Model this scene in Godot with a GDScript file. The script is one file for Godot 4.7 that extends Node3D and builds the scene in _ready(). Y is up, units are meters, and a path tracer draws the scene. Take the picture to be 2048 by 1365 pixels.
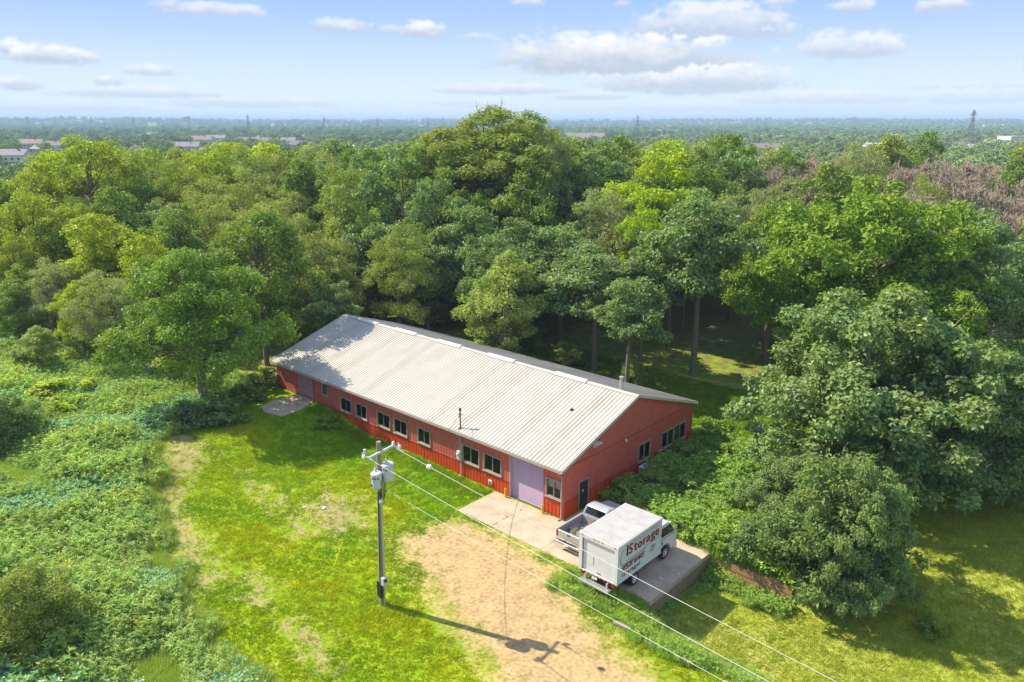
extends Node3D

# ------------------------------------------------------------------ helpers
var M := {}
var taken := {}
var ico_cache := {}

func lin(r: float, g: float, b: float, a := 1.0) -> Color:
	var c := Color(r, g, b).linear_to_srgb()
	c.a = a
	return c

func mat(called: String, c: Color, rough := 0.8, metal := 0.0, spec := 0.5) -> StandardMaterial3D:
	var m := StandardMaterial3D.new()
	m.resource_name = called
	m.albedo_color = c
	m.roughness = rough
	m.metallic = metal
	m.metallic_specular = spec
	M[called] = m
	return m

func textured(called: String, tex: Texture2D, scale: float, rough := 0.9, metal := 0.0) -> StandardMaterial3D:
	var m := mat(called, Color.WHITE, rough, metal, 0.4)
	m.albedo_texture = tex
	m.uv1_triplanar = true
	m.uv1_world_triplanar = true
	m.uv1_scale = Vector3.ONE * scale
	return m

# seamless two-scale noise mapped between colours (linear values)
func noise_tex(seed_: int, cols: Array, f1 := 0.02, f2 := 0.12, mixf := 0.45, size := 256, stretch := Vector2.ONE) -> ImageTexture:
	var n := FastNoiseLite.new()
	n.seed = seed_
	n.frequency = f1
	n.fractal_octaves = 4
	var a := n.get_seamless_image(size, size)
	n.seed = seed_ + 7
	n.frequency = f2
	n.fractal_octaves = 3
	var b := n.get_seamless_image(size, size)
	if stretch != Vector2.ONE:
		b.resize(maxi(4, int(size / stretch.x)), maxi(4, int(size / stretch.y)))
		b.resize(size, size)
	var da := a.get_data()
	var db := b.get_data()
	var out := PackedByteArray()
	out.resize(size * size * 3)
	var lut := []
	for i in 256:
		var t := float(i) / 255.0 * (cols.size() - 1)
		var k := mini(int(t), cols.size() - 2)
		var c: Color = cols[k].lerp(cols[k + 1], t - k)
		lut.append(c.linear_to_srgb())
	for i in size * size:
		var v := clampi(int(da[i] * (1.0 - mixf) + db[i] * mixf), 0, 255)
		var c: Color = lut[v]
		out[i * 3] = int(clampf(c.r, 0, 1) * 255)
		out[i * 3 + 1] = int(clampf(c.g, 0, 1) * 255)
		out[i * 3 + 2] = int(clampf(c.b, 0, 1) * 255)
	return ImageTexture.create_from_image(Image.create_from_data(size, size, false, Image.FORMAT_RGB8, out))

func numbered(called: String) -> String:
	var n: int = taken.get(called, 0)
	taken[called] = n + 1
	return called if n == 0 else "%s_%03d" % [called, n]

func tag(o: Node, label: String, category: String, group := "") -> Node:
	o.set_meta("label", label)
	o.set_meta("category", category)
	if group != "":
		o.set_meta("group", group)
	return o

func thing(called: String, label: String, category: String, at := Vector3.ZERO, turn := 0.0, group := "") -> Node3D:
	var o := Node3D.new()
	o.name = numbered(called)
	add_child(o, true)
	o.position = at
	o.rotation.y = turn
	tag(o, label, category, group)
	return o

func begin() -> SurfaceTool:
	var st := SurfaceTool.new()
	st.begin(Mesh.PRIMITIVE_TRIANGLES)
	st.set_smooth_group(-1)
	return st

func finish(st: SurfaceTool) -> ArrayMesh:
	st.index()
	st.generate_normals()
	return st.commit()

func put(called: String, mesh: Mesh, m: Material, parent: Node = null) -> MeshInstance3D:
	var o := MeshInstance3D.new()
	o.mesh = mesh
	o.material_override = m
	if parent == null:
		o.name = numbered(called)
		add_child(o, true)
	else:
		o.name = called
		parent.add_child(o, true)
	return o

func obj(called: String, st: SurfaceTool, m: Material, parent: Node = null) -> MeshInstance3D:
	return put(called, finish(st), m, parent)

func box(called: String, c: Vector3, s: Vector3, m: Material, parent: Node = null) -> MeshInstance3D:
	var st := begin()
	bx(st, c, s)
	return obj(called, st, m, parent)

func quad(st: SurfaceTool, a: Vector3, b: Vector3, c: Vector3, d: Vector3) -> void:
	# a b c d clockwise seen from the front
	st.add_vertex(a); st.add_vertex(b); st.add_vertex(c)
	st.add_vertex(a); st.add_vertex(c); st.add_vertex(d)

func bx(st: SurfaceTool, c: Vector3, s: Vector3, b := Basis()) -> void:
	var h := s * 0.5
	var p := []
	for i in 8:
		p.append(c + b * Vector3(h.x if i & 1 else -h.x, h.y if i & 2 else -h.y, h.z if i & 4 else -h.z))
	quad(st, p[4], p[6], p[7], p[5])
	quad(st, p[1], p[3], p[2], p[0])
	quad(st, p[5], p[7], p[3], p[1])
	quad(st, p[0], p[2], p[6], p[4])
	quad(st, p[6], p[2], p[3], p[7])
	quad(st, p[0], p[4], p[5], p[1])

# box with rounded (chamfered) vertical cross-section, used on vehicles
func cbx(st: SurfaceTool, c: Vector3, s: Vector3, ch: float) -> void:
	var h := s * 0.5
	var lv := [[-h.y, ch], [-h.y + ch, 0.0], [h.y - ch, 0.0], [h.y, ch]]
	var rings := []
	for l in lv:
		var i: float = l[1]
		var x := h.x - i
		var z := h.z - i
		var k := ch * 0.9
		rings.append([Vector3(-x + k, l[0], z), Vector3(x - k, l[0], z), Vector3(x, l[0], z - k), Vector3(x, l[0], -z + k), Vector3(x - k, l[0], -z), Vector3(-x + k, l[0], -z), Vector3(-x, l[0], -z + k), Vector3(-x, l[0], z - k)])
	for r in 3:
		for j in 8:
			var j2 := (j + 1) % 8
			quad(st, c + rings[r][j], c + rings[r + 1][j], c + rings[r + 1][j2], c + rings[r][j2])
	for j in range(1, 7):
		st.add_vertex(c + rings[3][0]); st.add_vertex(c + rings[3][j + 1]); st.add_vertex(c + rings[3][j])
		st.add_vertex(c + rings[0][0]); st.add_vertex(c + rings[0][j]); st.add_vertex(c + rings[0][j + 1])

func frame_of(d: Vector3) -> Array:
	var u := d.cross(Vector3.UP if absf(d.y) < 0.95 else Vector3.RIGHT).normalized()
	return [u, u.cross(d).normalized()]

func tube(st: SurfaceTool, a: Vector3, b: Vector3, r0: float, r1: float, n := 8, caps := true) -> void:
	pipe(st, [a, b], [r0, r1], n, caps)

func pipe(st: SurfaceTool, pts: Array, rad: Array, n := 8, caps := true) -> void:
	st.set_smooth_group(1)
	var rings := []
	var u := Vector3.ZERO
	for i in pts.size():
		var d: Vector3 = (pts[mini(i + 1, pts.size() - 1)] - pts[maxi(i - 1, 0)]).normalized()
		if i == 0:
			u = frame_of(d)[0]
		else:
			u = (u - d * u.dot(d)).normalized()
		var v := u.cross(d)
		var ring := []
		for k in n:
			var t := TAU * k / n
			ring.append(pts[i] + (u * cos(t) + v * sin(t)) * rad[i])
		rings.append(ring)
	for i in pts.size() - 1:
		for k in n:
			var k2 := (k + 1) % n
			quad(st, rings[i][k], rings[i][k2], rings[i + 1][k2], rings[i + 1][k])
	st.set_smooth_group(-1)
	if caps:
		for k in range(1, n - 1):
			st.add_vertex(rings[0][0]); st.add_vertex(rings[0][k + 1]); st.add_vertex(rings[0][k])
			var e: Array = rings[-1]
			st.add_vertex(e[0]); st.add_vertex(e[k]); st.add_vertex(e[k + 1])

# profile of (radius, height), turned round the y axis through o
func lathe(st: SurfaceTool, prof: Array, n := 20, o := Vector3.ZERO, b := Basis()) -> void:
	for i in prof.size() - 1:
		st.set_smooth_group(i + 2)
		for k in n:
			var t0 := TAU * k / n
			var t1 := TAU * (k + 1) / n
			var p0: Vector2 = prof[i]
			var p1: Vector2 = prof[i + 1]
			var a := o + b * Vector3(cos(t0) * p0.x, p0.y, sin(t0) * p0.x)
			var c := o + b * Vector3(cos(t1) * p0.x, p0.y, sin(t1) * p0.x)
			var d := o + b * Vector3(cos(t1) * p1.x, p1.y, sin(t1) * p1.x)
			var e := o + b * Vector3(cos(t0) * p1.x, p1.y, sin(t0) * p1.x)
			if p0.x > 1e-5:
				st.add_vertex(a); st.add_vertex(d); st.add_vertex(c)
			if p1.x > 1e-5:
				st.add_vertex(a); st.add_vertex(e); st.add_vertex(d)
	st.set_smooth_group(-1)

# polygon given in (z, y), pushed from x0 to x1
func extrude_x(st: SurfaceTool, poly: PackedVector2Array, x0: float, x1: float) -> void:
	var p := poly
	if Geometry2D.is_polygon_clockwise(p):
		p.reverse()
	var n := p.size()
	for i in n:
		var a := p[i]
		var b := p[(i + 1) % n]
		quad(st, Vector3(x0, a.y, a.x), Vector3(x1, a.y, a.x), Vector3(x1, b.y, b.x), Vector3(x0, b.y, b.x))
	var t := Geometry2D.triangulate_polygon(p)
	for i in range(0, t.size(), 3):
		var q := [p[t[i]], p[t[i + 1]], p[t[i + 2]]]
		if (q[1] - q[0]).cross(q[2] - q[0]) < 0:
			q.reverse()
		for k in 3:
			st.add_vertex(Vector3(x1, q[k].y, q[k].x))
		for k in [2, 1, 0]:
			st.add_vertex(Vector3(x0, q[k].y, q[k].x))

func words(s: String, size: float, m: Material, parent: Node, at: Vector3, turn: float, depth := 0.006, font := "Droid Sans", wide := 1.0, bold := false) -> MeshInstance3D:
	var t := TextMesh.new()
	var f := SystemFont.new()
	f.font_names = PackedStringArray([font])
	if bold:
		f.font_weight = 700
	t.font = f
	t.text = s
	t.font_size = 32
	t.pixel_size = size / 24.0
	t.depth = depth
	t.curve_step = 2.0
	t.horizontal_alignment = HORIZONTAL_ALIGNMENT_LEFT
	t.vertical_alignment = VERTICAL_ALIGNMENT_BOTTOM
	var o := put("lettering", t, m, parent)
	o.position = at
	o.rotation.y = turn
	o.scale.x = wide
	return o

func sm(a: float, b: float, x: float) -> float:
	return smoothstep(a, b, x) if a < b else 1.0 - smoothstep(b, a, x)

# ------------------------------------------------------------------ terrain
var bump := FastNoiseLite.new()

func ground_y(x: float, z: float) -> float:
	var y := 0.9 * sm(-19.5, -25.5, x) + 0.12 * sm(-8.0, -14.0, x)
	y *= 1.0 - 0.6 * sm(16.0, 34.0, z)
	var front := 1.0 - sm(3.7, 6.6, z)
	var mx := sm(8.4, 8.68, x) if z < 3.4 else lerpf(sm(8.4, 8.68, x), sm(7.6, 11.0, x), sm(3.4, 4.2, z))
	var back := lerpf(sm(-3.0, -2.7, z), sm(-12.0, -3.0, z), sm(13.2, 15.5, x))
	y -= 1.15 * front * mx * back * (1.0 - sm(30.0, 60.0, x))
	var away := maxf(absf(x + 15.0) - 22.0, absf(z + 6.0) - 12.0)
	y += bump.get_noise_2d(x, z) * (0.05 + 0.25 * sm(2.0, 30.0, away)) * (sm(0.3, 3.0, maxf(maxf(-33.5 - x, x - 9.5), maxf(-16.5 - z, z - 4.5))))
	# hills far off
	var d := Vector2(x - 26.6, z - 33.8).length()
	if d > 2600.0:
		y += sm(2600.0, 5200.0, d) * (30.0 + 16.0 * bump.get_noise_2d(x * 0.006, z * 0.006) + 9.0 * bump.get_noise_2d(x * 0.03 + 400.0, z * 0.03))
	return y

func axis(lo: float, hi: float, step: float, reach: float, grow: float) -> PackedFloat32Array:
	var a := []
	var v := lo
	while v <= hi + 1e-3:
		a.append(v)
		v += step
	var s := step
	v = hi
	while v < reach:
		s *= grow
		v += s
		a.append(v)
	s = step
	v = lo
	while v > -reach:
		s *= grow
		v -= s
		a.push_front(v)
	return PackedFloat32Array(a)

const GX0 := -55.0
const GZ0 := -45.0
const GS := 80.0    # side of the near ground texture, metres

# what grows or lies where: polygons in (x, z)
var DRIVE := PackedVector2Array([Vector2(-6.0, 8.6), Vector2(-5.6, 6.2), Vector2(-4.6, 4.5), Vector2(-1.7, 4.1), Vector2(2, 4.3), Vector2(4.4, 4.9), Vector2(6.6, 6.6), Vector2(9.4, 7.9), Vector2(12.4, 8.6), Vector2(30, 11), Vector2(30, 24), Vector2(12, 16.2), Vector2(8.1, 13.8), Vector2(6.1, 12.6), Vector2(3.8, 11.9), Vector2(0.6, 11), Vector2(-2.5, 10)])
var PATCH := PackedVector2Array([Vector2(-13.7, 10.2), Vector2(-14, 8.1), Vector2(-11.4, 7.1), Vector2(-9, 8.5), Vector2(-8.5, 10.4), Vector2(-10, 11.5)])
var DRY := PackedVector2Array([Vector2(-30, 11.9), Vector2(-27.4, 10), Vector2(-23.8, 11.2), Vector2(-22.7, 13.4), Vector2(-18.5, 15.5), Vector2(-13, 17), Vector2(-8, 18.6), Vector2(-9, 19.4), Vector2(-16, 18.2), Vector2(-24.3, 15)])
var MUD := [PackedVector2Array([Vector2(-9.4, 16.4), Vector2(-8.2, 15.9), Vector2(-6.2, 16.6), Vector2(-5.7, 17.9)]), PackedVector2Array([Vector2(-4.3, 17.8), Vector2(-3.3, 16.8), Vector2(-0.8, 17), Vector2(1.6, 17.6), Vector2(1.1, 18.6), Vector2(-1.8, 18)]), PackedVector2Array([Vector2(-20.7, 10.6), Vector2(-16, 10.3), Vector2(-10.5, 11.5), Vector2(-10, 12.6), Vector2(-14.6, 11.9)])]
var LOWTAN := PackedVector2Array([Vector2(10.4, 0.6), Vector2(13.3, 1.5), Vector2(16, 2.4), Vector2(15, 3.6), Vector2(11.6, 3.2)])
var WEEDS := PackedVector2Array([Vector2(-28.6, 12.9), Vector2(-20.2, 16.6), Vector2(-14.3, 18.4), Vector2(-5.2, 20.6), Vector2(0.3, 20.8), Vector2(6, 22), Vector2(6, 45), Vector2(-90, 45), Vector2(-90, 10), Vector2(-60, 5), Vector2(-45, 3), Vector2(-37, 1), Vector2(-33.6, 1.5), Vector2(-31.5, 5.5), Vector2(-30.6, 9.5)])

func poly_dist(p: Vector2, poly: PackedVector2Array) -> float:
	# positive inside, metres to the outline
	var best := 1e9
	var n := poly.size()
	for i in n:
		var q := Geometry2D.get_closest_point_to_segment(p, poly[i], poly[(i + 1) % n])
		best = minf(best, p.distance_squared_to(q))
	best = sqrt(best)
	return best if Geometry2D.is_point_in_polygon(p, poly) else -best

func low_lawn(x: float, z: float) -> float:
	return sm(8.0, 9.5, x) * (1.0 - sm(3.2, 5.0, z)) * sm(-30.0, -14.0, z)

func make_ground_texture() -> ImageTexture:
	const N := 1280
	const K := 160
	var masks := []
	for j in 6:
		masks.append(Image.create(K, K, false, Image.FORMAT_RF))
	for j in K:
		for i in K:
			var p := Vector2(GX0 + (i + 0.5) * GS / K, GZ0 + (j + 0.5) * GS / K)
			masks[0].set_pixel(i, j, Color(clampf(poly_dist(p, DRIVE), -3, 3), 0, 0))
			masks[1].set_pixel(i, j, Color(clampf(maxf(poly_dist(p, PATCH), poly_dist(p, DRY)), -3, 3), 0, 0))
			masks[2].set_pixel(i, j, Color(clampf(maxf(maxf(poly_dist(p, MUD[0]), poly_dist(p, MUD[1])), poly_dist(p, MUD[2])), -3, 3), 0, 0))
			masks[3].set_pixel(i, j, Color(clampf(poly_dist(p, WEEDS), -3, 3), 0, 0))
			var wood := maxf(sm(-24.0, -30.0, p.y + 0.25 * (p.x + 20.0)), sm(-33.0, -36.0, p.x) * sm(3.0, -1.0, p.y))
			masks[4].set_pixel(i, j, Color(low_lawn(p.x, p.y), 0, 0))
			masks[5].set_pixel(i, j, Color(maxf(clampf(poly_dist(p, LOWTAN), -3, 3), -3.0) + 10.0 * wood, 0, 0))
	var m := []
	for im in masks:
		im.resize(N, N, Image.INTERPOLATE_CUBIC)
		m.append(im.get_data().to_float32_array())
	var nz := FastNoiseLite.new()
	nz.fractal_octaves = 5
	nz.seed = 3
	nz.frequency = 0.012
	var n1 := nz.get_image(N, N).get_data()
	nz.seed = 9
	nz.frequency = 0.05
	var n2 := nz.get_image(N, N).get_data()
	nz.seed = 21
	nz.frequency = 0.22
	nz.fractal_octaves = 3
	var n3 := nz.get_image(N, N).get_data()
	var out := PackedByteArray()
	out.resize(N * N * 3)
	var lime := Color(0.29, 0.37, 0.009)
	var green := Color(0.20, 0.32, 0.010)
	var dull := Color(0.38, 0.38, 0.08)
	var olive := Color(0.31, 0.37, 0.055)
	var sand := Color(0.455, 0.325, 0.165)
	var sand2 := Color(0.40, 0.28, 0.135)
	var earth := Color(0.31, 0.25, 0.15)
	var straw := Color(0.40, 0.33, 0.16)
	var under := Color(0.20, 0.24, 0.07)
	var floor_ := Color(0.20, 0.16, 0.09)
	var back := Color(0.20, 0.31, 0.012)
	var lut := PackedByteArray()
	lut.resize(4096)
	for i in 4096:
		lut[i] = int(Color(i / 4095.0, 0, 0).linear_to_srgb().r * 255.0 + 0.5)
	for j in N:
		var z := GZ0 + (j + 0.5) * GS / N
		for i in N:
			var k := j * N + i
			var a := n1[k] / 255.0 - 0.5
			var b := n2[k] / 255.0 - 0.5
			var f := n3[k] / 255.0 - 0.5
			var x := GX0 + (i + 0.5) * GS / N
			var w := b * 1.6 + f * 1.2
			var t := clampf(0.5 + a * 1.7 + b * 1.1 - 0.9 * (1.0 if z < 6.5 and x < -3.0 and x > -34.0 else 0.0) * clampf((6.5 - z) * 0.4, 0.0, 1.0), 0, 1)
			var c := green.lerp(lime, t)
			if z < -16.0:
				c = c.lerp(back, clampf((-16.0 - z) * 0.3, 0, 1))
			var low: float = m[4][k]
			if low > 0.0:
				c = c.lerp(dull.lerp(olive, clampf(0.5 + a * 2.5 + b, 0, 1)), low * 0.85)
			# thin turf and bare soil
			var v: float = m[1][k] + w * 2.2
			if v > -0.9:
				c = c.lerp(straw.lerp(earth, clampf(0.5 + f * 2.0, 0, 1)), clampf((v + 0.9) * 0.45, 0, 0.85))
			v = m[2][k] + w * 2.6
			if v > -0.5:
				c = c.lerp(earth, clampf((v + 0.5) * 0.5, 0, 0.75))
			v = m[0][k] + w * 1.3 + 0.35
			if v > -1.2:
				c = c.lerp(sand2.lerp(sand, clampf(0.6 + m[0][k] * 0.25 + b * 1.1 + f * 0.9, 0, 1)), clampf((v + 1.2) * 0.4, 0, 1))
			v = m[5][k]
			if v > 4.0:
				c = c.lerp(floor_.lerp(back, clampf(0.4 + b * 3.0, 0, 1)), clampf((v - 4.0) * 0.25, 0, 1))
			elif v + w * 2.0 > -0.5:
				c = c.lerp(straw, clampf((v + w * 2.0 + 0.5) * 0.3, 0, 0.6))
			v = m[3][k] + w
			if v > 0.0:
				c = c.lerp(under, clampf(v * 0.8, 0, 1))
			var s := 1.0 + f * 0.7 + b * 0.35
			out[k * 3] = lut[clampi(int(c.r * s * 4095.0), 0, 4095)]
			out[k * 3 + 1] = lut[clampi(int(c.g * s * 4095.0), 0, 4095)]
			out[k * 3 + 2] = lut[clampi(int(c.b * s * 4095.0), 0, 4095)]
	return ImageTexture.create_from_image(Image.create_from_data(N, N, false, Image.FORMAT_RGB8, out))

func make_ground() -> void:
	var xs := axis(-40.0, 26.0, 0.55, 9000.0, 1.13)
	var zs := axis(-24.0, 30.0, 0.55, 9000.0, 1.13)
	for want in [8.4, 8.68]:
		var k := 0
		for i in xs.size():
			if absf(xs[i] - want) < absf(xs[k] - want):
				k = i
		xs[k] = want
	for want in [-3.0, -2.7]:
		var k := 0
		for i in zs.size():
			if absf(zs[i] - want) < absf(zs[k] - want):
				k = i
		zs[k] = want
	var nx := xs.size()
	var nz := zs.size()
	var v := PackedVector3Array()
	var uv := PackedVector2Array()
	var nr := PackedVector3Array()
	for j in nz:
		for i in nx:
			v.append(Vector3(xs[i], ground_y(xs[i], zs[j]), zs[j]))
			uv.append(Vector2((xs[i] - GX0) / GS, (zs[j] - GZ0) / GS))
	for j in nz:
		for i in nx:
			var dx := v[j * nx + mini(i + 1, nx - 1)] - v[j * nx + maxi(i - 1, 0)]
			var dz := v[mini(j + 1, nz - 1) * nx + i] - v[maxi(j - 1, 0) * nx + i]
			nr.append(dz.cross(dx).normalized())
	var near := PackedInt32Array()
	var far := PackedInt32Array()
	for j in nz - 1:
		for i in nx - 1:
			var a := j * nx + i
			var inside := xs[i] >= GX0 and xs[i + 1] <= GX0 + GS and zs[j] >= GZ0 and zs[j + 1] <= GZ0 + GS
			var t := [a, a + 1, a + nx + 1, a, a + nx + 1, a + nx]
			if inside:
				near.append_array(t)
			else:
				far.append_array(t)
	var mesh := ArrayMesh.new()
	for idx in [near, far]:
		var arr := []
		arr.resize(Mesh.ARRAY_MAX)
		arr[Mesh.ARRAY_VERTEX] = v
		arr[Mesh.ARRAY_NORMAL] = nr
		arr[Mesh.ARRAY_TEX_UV] = uv
		arr[Mesh.ARRAY_INDEX] = idx
		mesh.add_surface_from_arrays(Mesh.PRIMITIVE_TRIANGLES, arr)
	var gm := mat("turf_and_gravel", Color.WHITE, 1.0, 0.0, 0.2)
	gm.albedo_texture = make_ground_texture()
	gm.texture_repeat = false
	var nt := FastNoiseLite.new()
	nt.frequency = 0.09
	nt.fractal_octaves = 4
	gm.detail_enabled = true
	gm.detail_albedo = noise_tex(77, [Color(0.74, 0.74, 0.74), Color(0.92, 0.92, 0.91), Color(1.0, 1.0, 1.0)], 0.03, 0.25, 0.6, 512)
	gm.detail_blend_mode = BaseMaterial3D.BLEND_MODE_MUL
	gm.detail_uv_layer = BaseMaterial3D.DETAIL_UV_2
	gm.uv2_triplanar = true
	gm.uv2_world_triplanar = true
	gm.uv2_scale = Vector3.ONE * 0.21
	var fm := textured("far_fields", noise_tex(12, [Color(0.12, 0.17, 0.05), Color(0.18, 0.22, 0.06), Color(0.3, 0.3, 0.15)], 0.02, 0.08, 0.4), 0.004, 1.0)
	mesh.surface_set_material(0, gm)
	mesh.surface_set_material(1, fm)
	var o := MeshInstance3D.new()
	o.name = "ground"
	o.mesh = mesh
	o.set_meta("kind", "structure")
	add_child(o)

# ------------------------------------------------------------------ sky
func make_sky() -> PanoramaSkyMaterial:
	const WID := 4096
	const RPD := WID / 360.0
	var rng := RandomNumberGenerator.new()
	rng.seed = 5
	# clouds as [azimuth, elevation, half width, half height (degrees), thickness]; the first ones stand in view
	var clouds := CLOUDS.duplicate()
	var k := 0
	while k < 150:
		var el := pow(rng.randf(), 1.5) * 62.0 + 0.8
		var az := rng.randf_range(-180, 180)
		var da := wrapf(az - AHEAD, -180, 180)
		var hw := rng.randf_range(2.0, 6.5) * (0.7 + el * 0.05)
		if absf(da) < 34.5 + hw and el < 10.5 + hw * 0.3:
			continue
		clouds.append([az, el, hw, hw * rng.randf_range(0.12, 0.2) * (1.0 + el * 0.02), rng.randf_range(0.5, 1.0)])
		k += 1
	var im := Image.create(WID, WID / 2, false, Image.FORMAT_RGB8)
	im.fill(lin(0.12, 0.14, 0.09))
	var n := FastNoiseLite.new()
	n.fractal_octaves = 5
	n.frequency = 0.03
	n.seed = 4
	for band in [[0.0, 12.0, 1], [12.0, 90.0, 4]]:
		var step: int = band[2]
		var w: int = WID / step
		var h := int((band[1] - band[0]) * RPD / step)
		var thick := PackedFloat32Array()
		thick.resize(w * h)
		var shade := PackedFloat32Array()
		shade.resize(w * h)
		for c in clouds:
			var e0: float = c[1] - c[3] * 2.2
			var e1: float = c[1] + c[3] * 2.2
			if e1 < band[0] or e0 > band[1]:
				continue
			for j in range(maxi(0, int((band[1] - e1) * RPD / step)), mini(h, int((band[1] - e0) * RPD / step) + 1)):
				var el: float = band[1] - (j + 0.5) * step / RPD
				var i0 := int((c[0] - c[2] * 1.5) * RPD / step)
				var i1 := int((c[0] + c[2] * 1.5) * RPD / step)
				for ii in range(i0, i1 + 1):
					var i := posmod(ii, w)
					var u: float = ((ii + 0.5) * step / RPD - c[0]) / c[2]
					var v: float = (el - c[1]) / c[3]
					var q := u * u + (v * v * (0.55 if v > 0.0 else 2.2))
					if q > 2.2:
						continue
					var az := ((ii + 0.5) * step / RPD)
					var s: float = 1.0 / (0.35 + c[3] * 0.75)
					var nn := n.get_noise_3d(az * 15.0 * s, el * 38.0 * s, c[2] * 10.0) * 0.75 + n.get_noise_3d(az * 55.0 * s, el * 110.0 * s, c[2] * 10.0 + 50.0) * 0.4
					var d := clampf((1.0 - q * 0.72 + nn * 1.0) * 1.9, 0.0, 1.0) * float(c[4])
					if d > thick[j * w + i]:
						thick[j * w + i] = d
						shade[j * w + i] = clampf(0.18 + v * 0.8 + nn * 0.6, 0.0, 1.0)
		var out := PackedByteArray()
		out.resize(w * h * 3)
		for j in h:
			var el: float = band[1] - (j + 0.5) * step / RPD
			var t := clampf(el / 90.0, 0, 1)
			var base := Color(0.80, 0.90, 0.98).lerp(Color(0.36, 0.54, 0.92), sm(0.0, 9.0, el))
			base = base.lerp(Color(0.27, 0.45, 0.86), sm(8.0, 60.0, el))
			for i in w:
				var p := j * w + i
				var c := base
				if thick[p] > 0.004:
					var cc := Color(0.52, 0.58, 0.68).lerp(Color(0.93, 0.925, 0.93), shade[p])
					c = base.lerp(cc, thick[p] * (0.62 + 0.36 * sm(0.0, 4.0, el)))
				c = c.linear_to_srgb()
				out[p * 3] = int(c.r * 255.0 + 0.5)
				out[p * 3 + 1] = int(c.g * 255.0 + 0.5)
				out[p * 3 + 2] = int(c.b * 255.0 + 0.5)
		var part := Image.create_from_data(w, h, false, Image.FORMAT_RGB8, out)
		var top := int((90.0 - band[1]) * RPD)
		if step > 1:
			part.resize(WID, int((90.0 - band[0]) * RPD) - top + 2, Image.INTERPOLATE_CUBIC)
		else:
			part.resize(WID, WID / 4 - top, Image.INTERPOLATE_BILINEAR)
		im.blit_rect(part, Rect2i(0, 0, WID, part.get_height()), Vector2i(0, top))
	# the low band last so that it wins
	var p := PanoramaSkyMaterial.new()
	p.panorama = ImageTexture.create_from_image(im)
	return p

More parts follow.
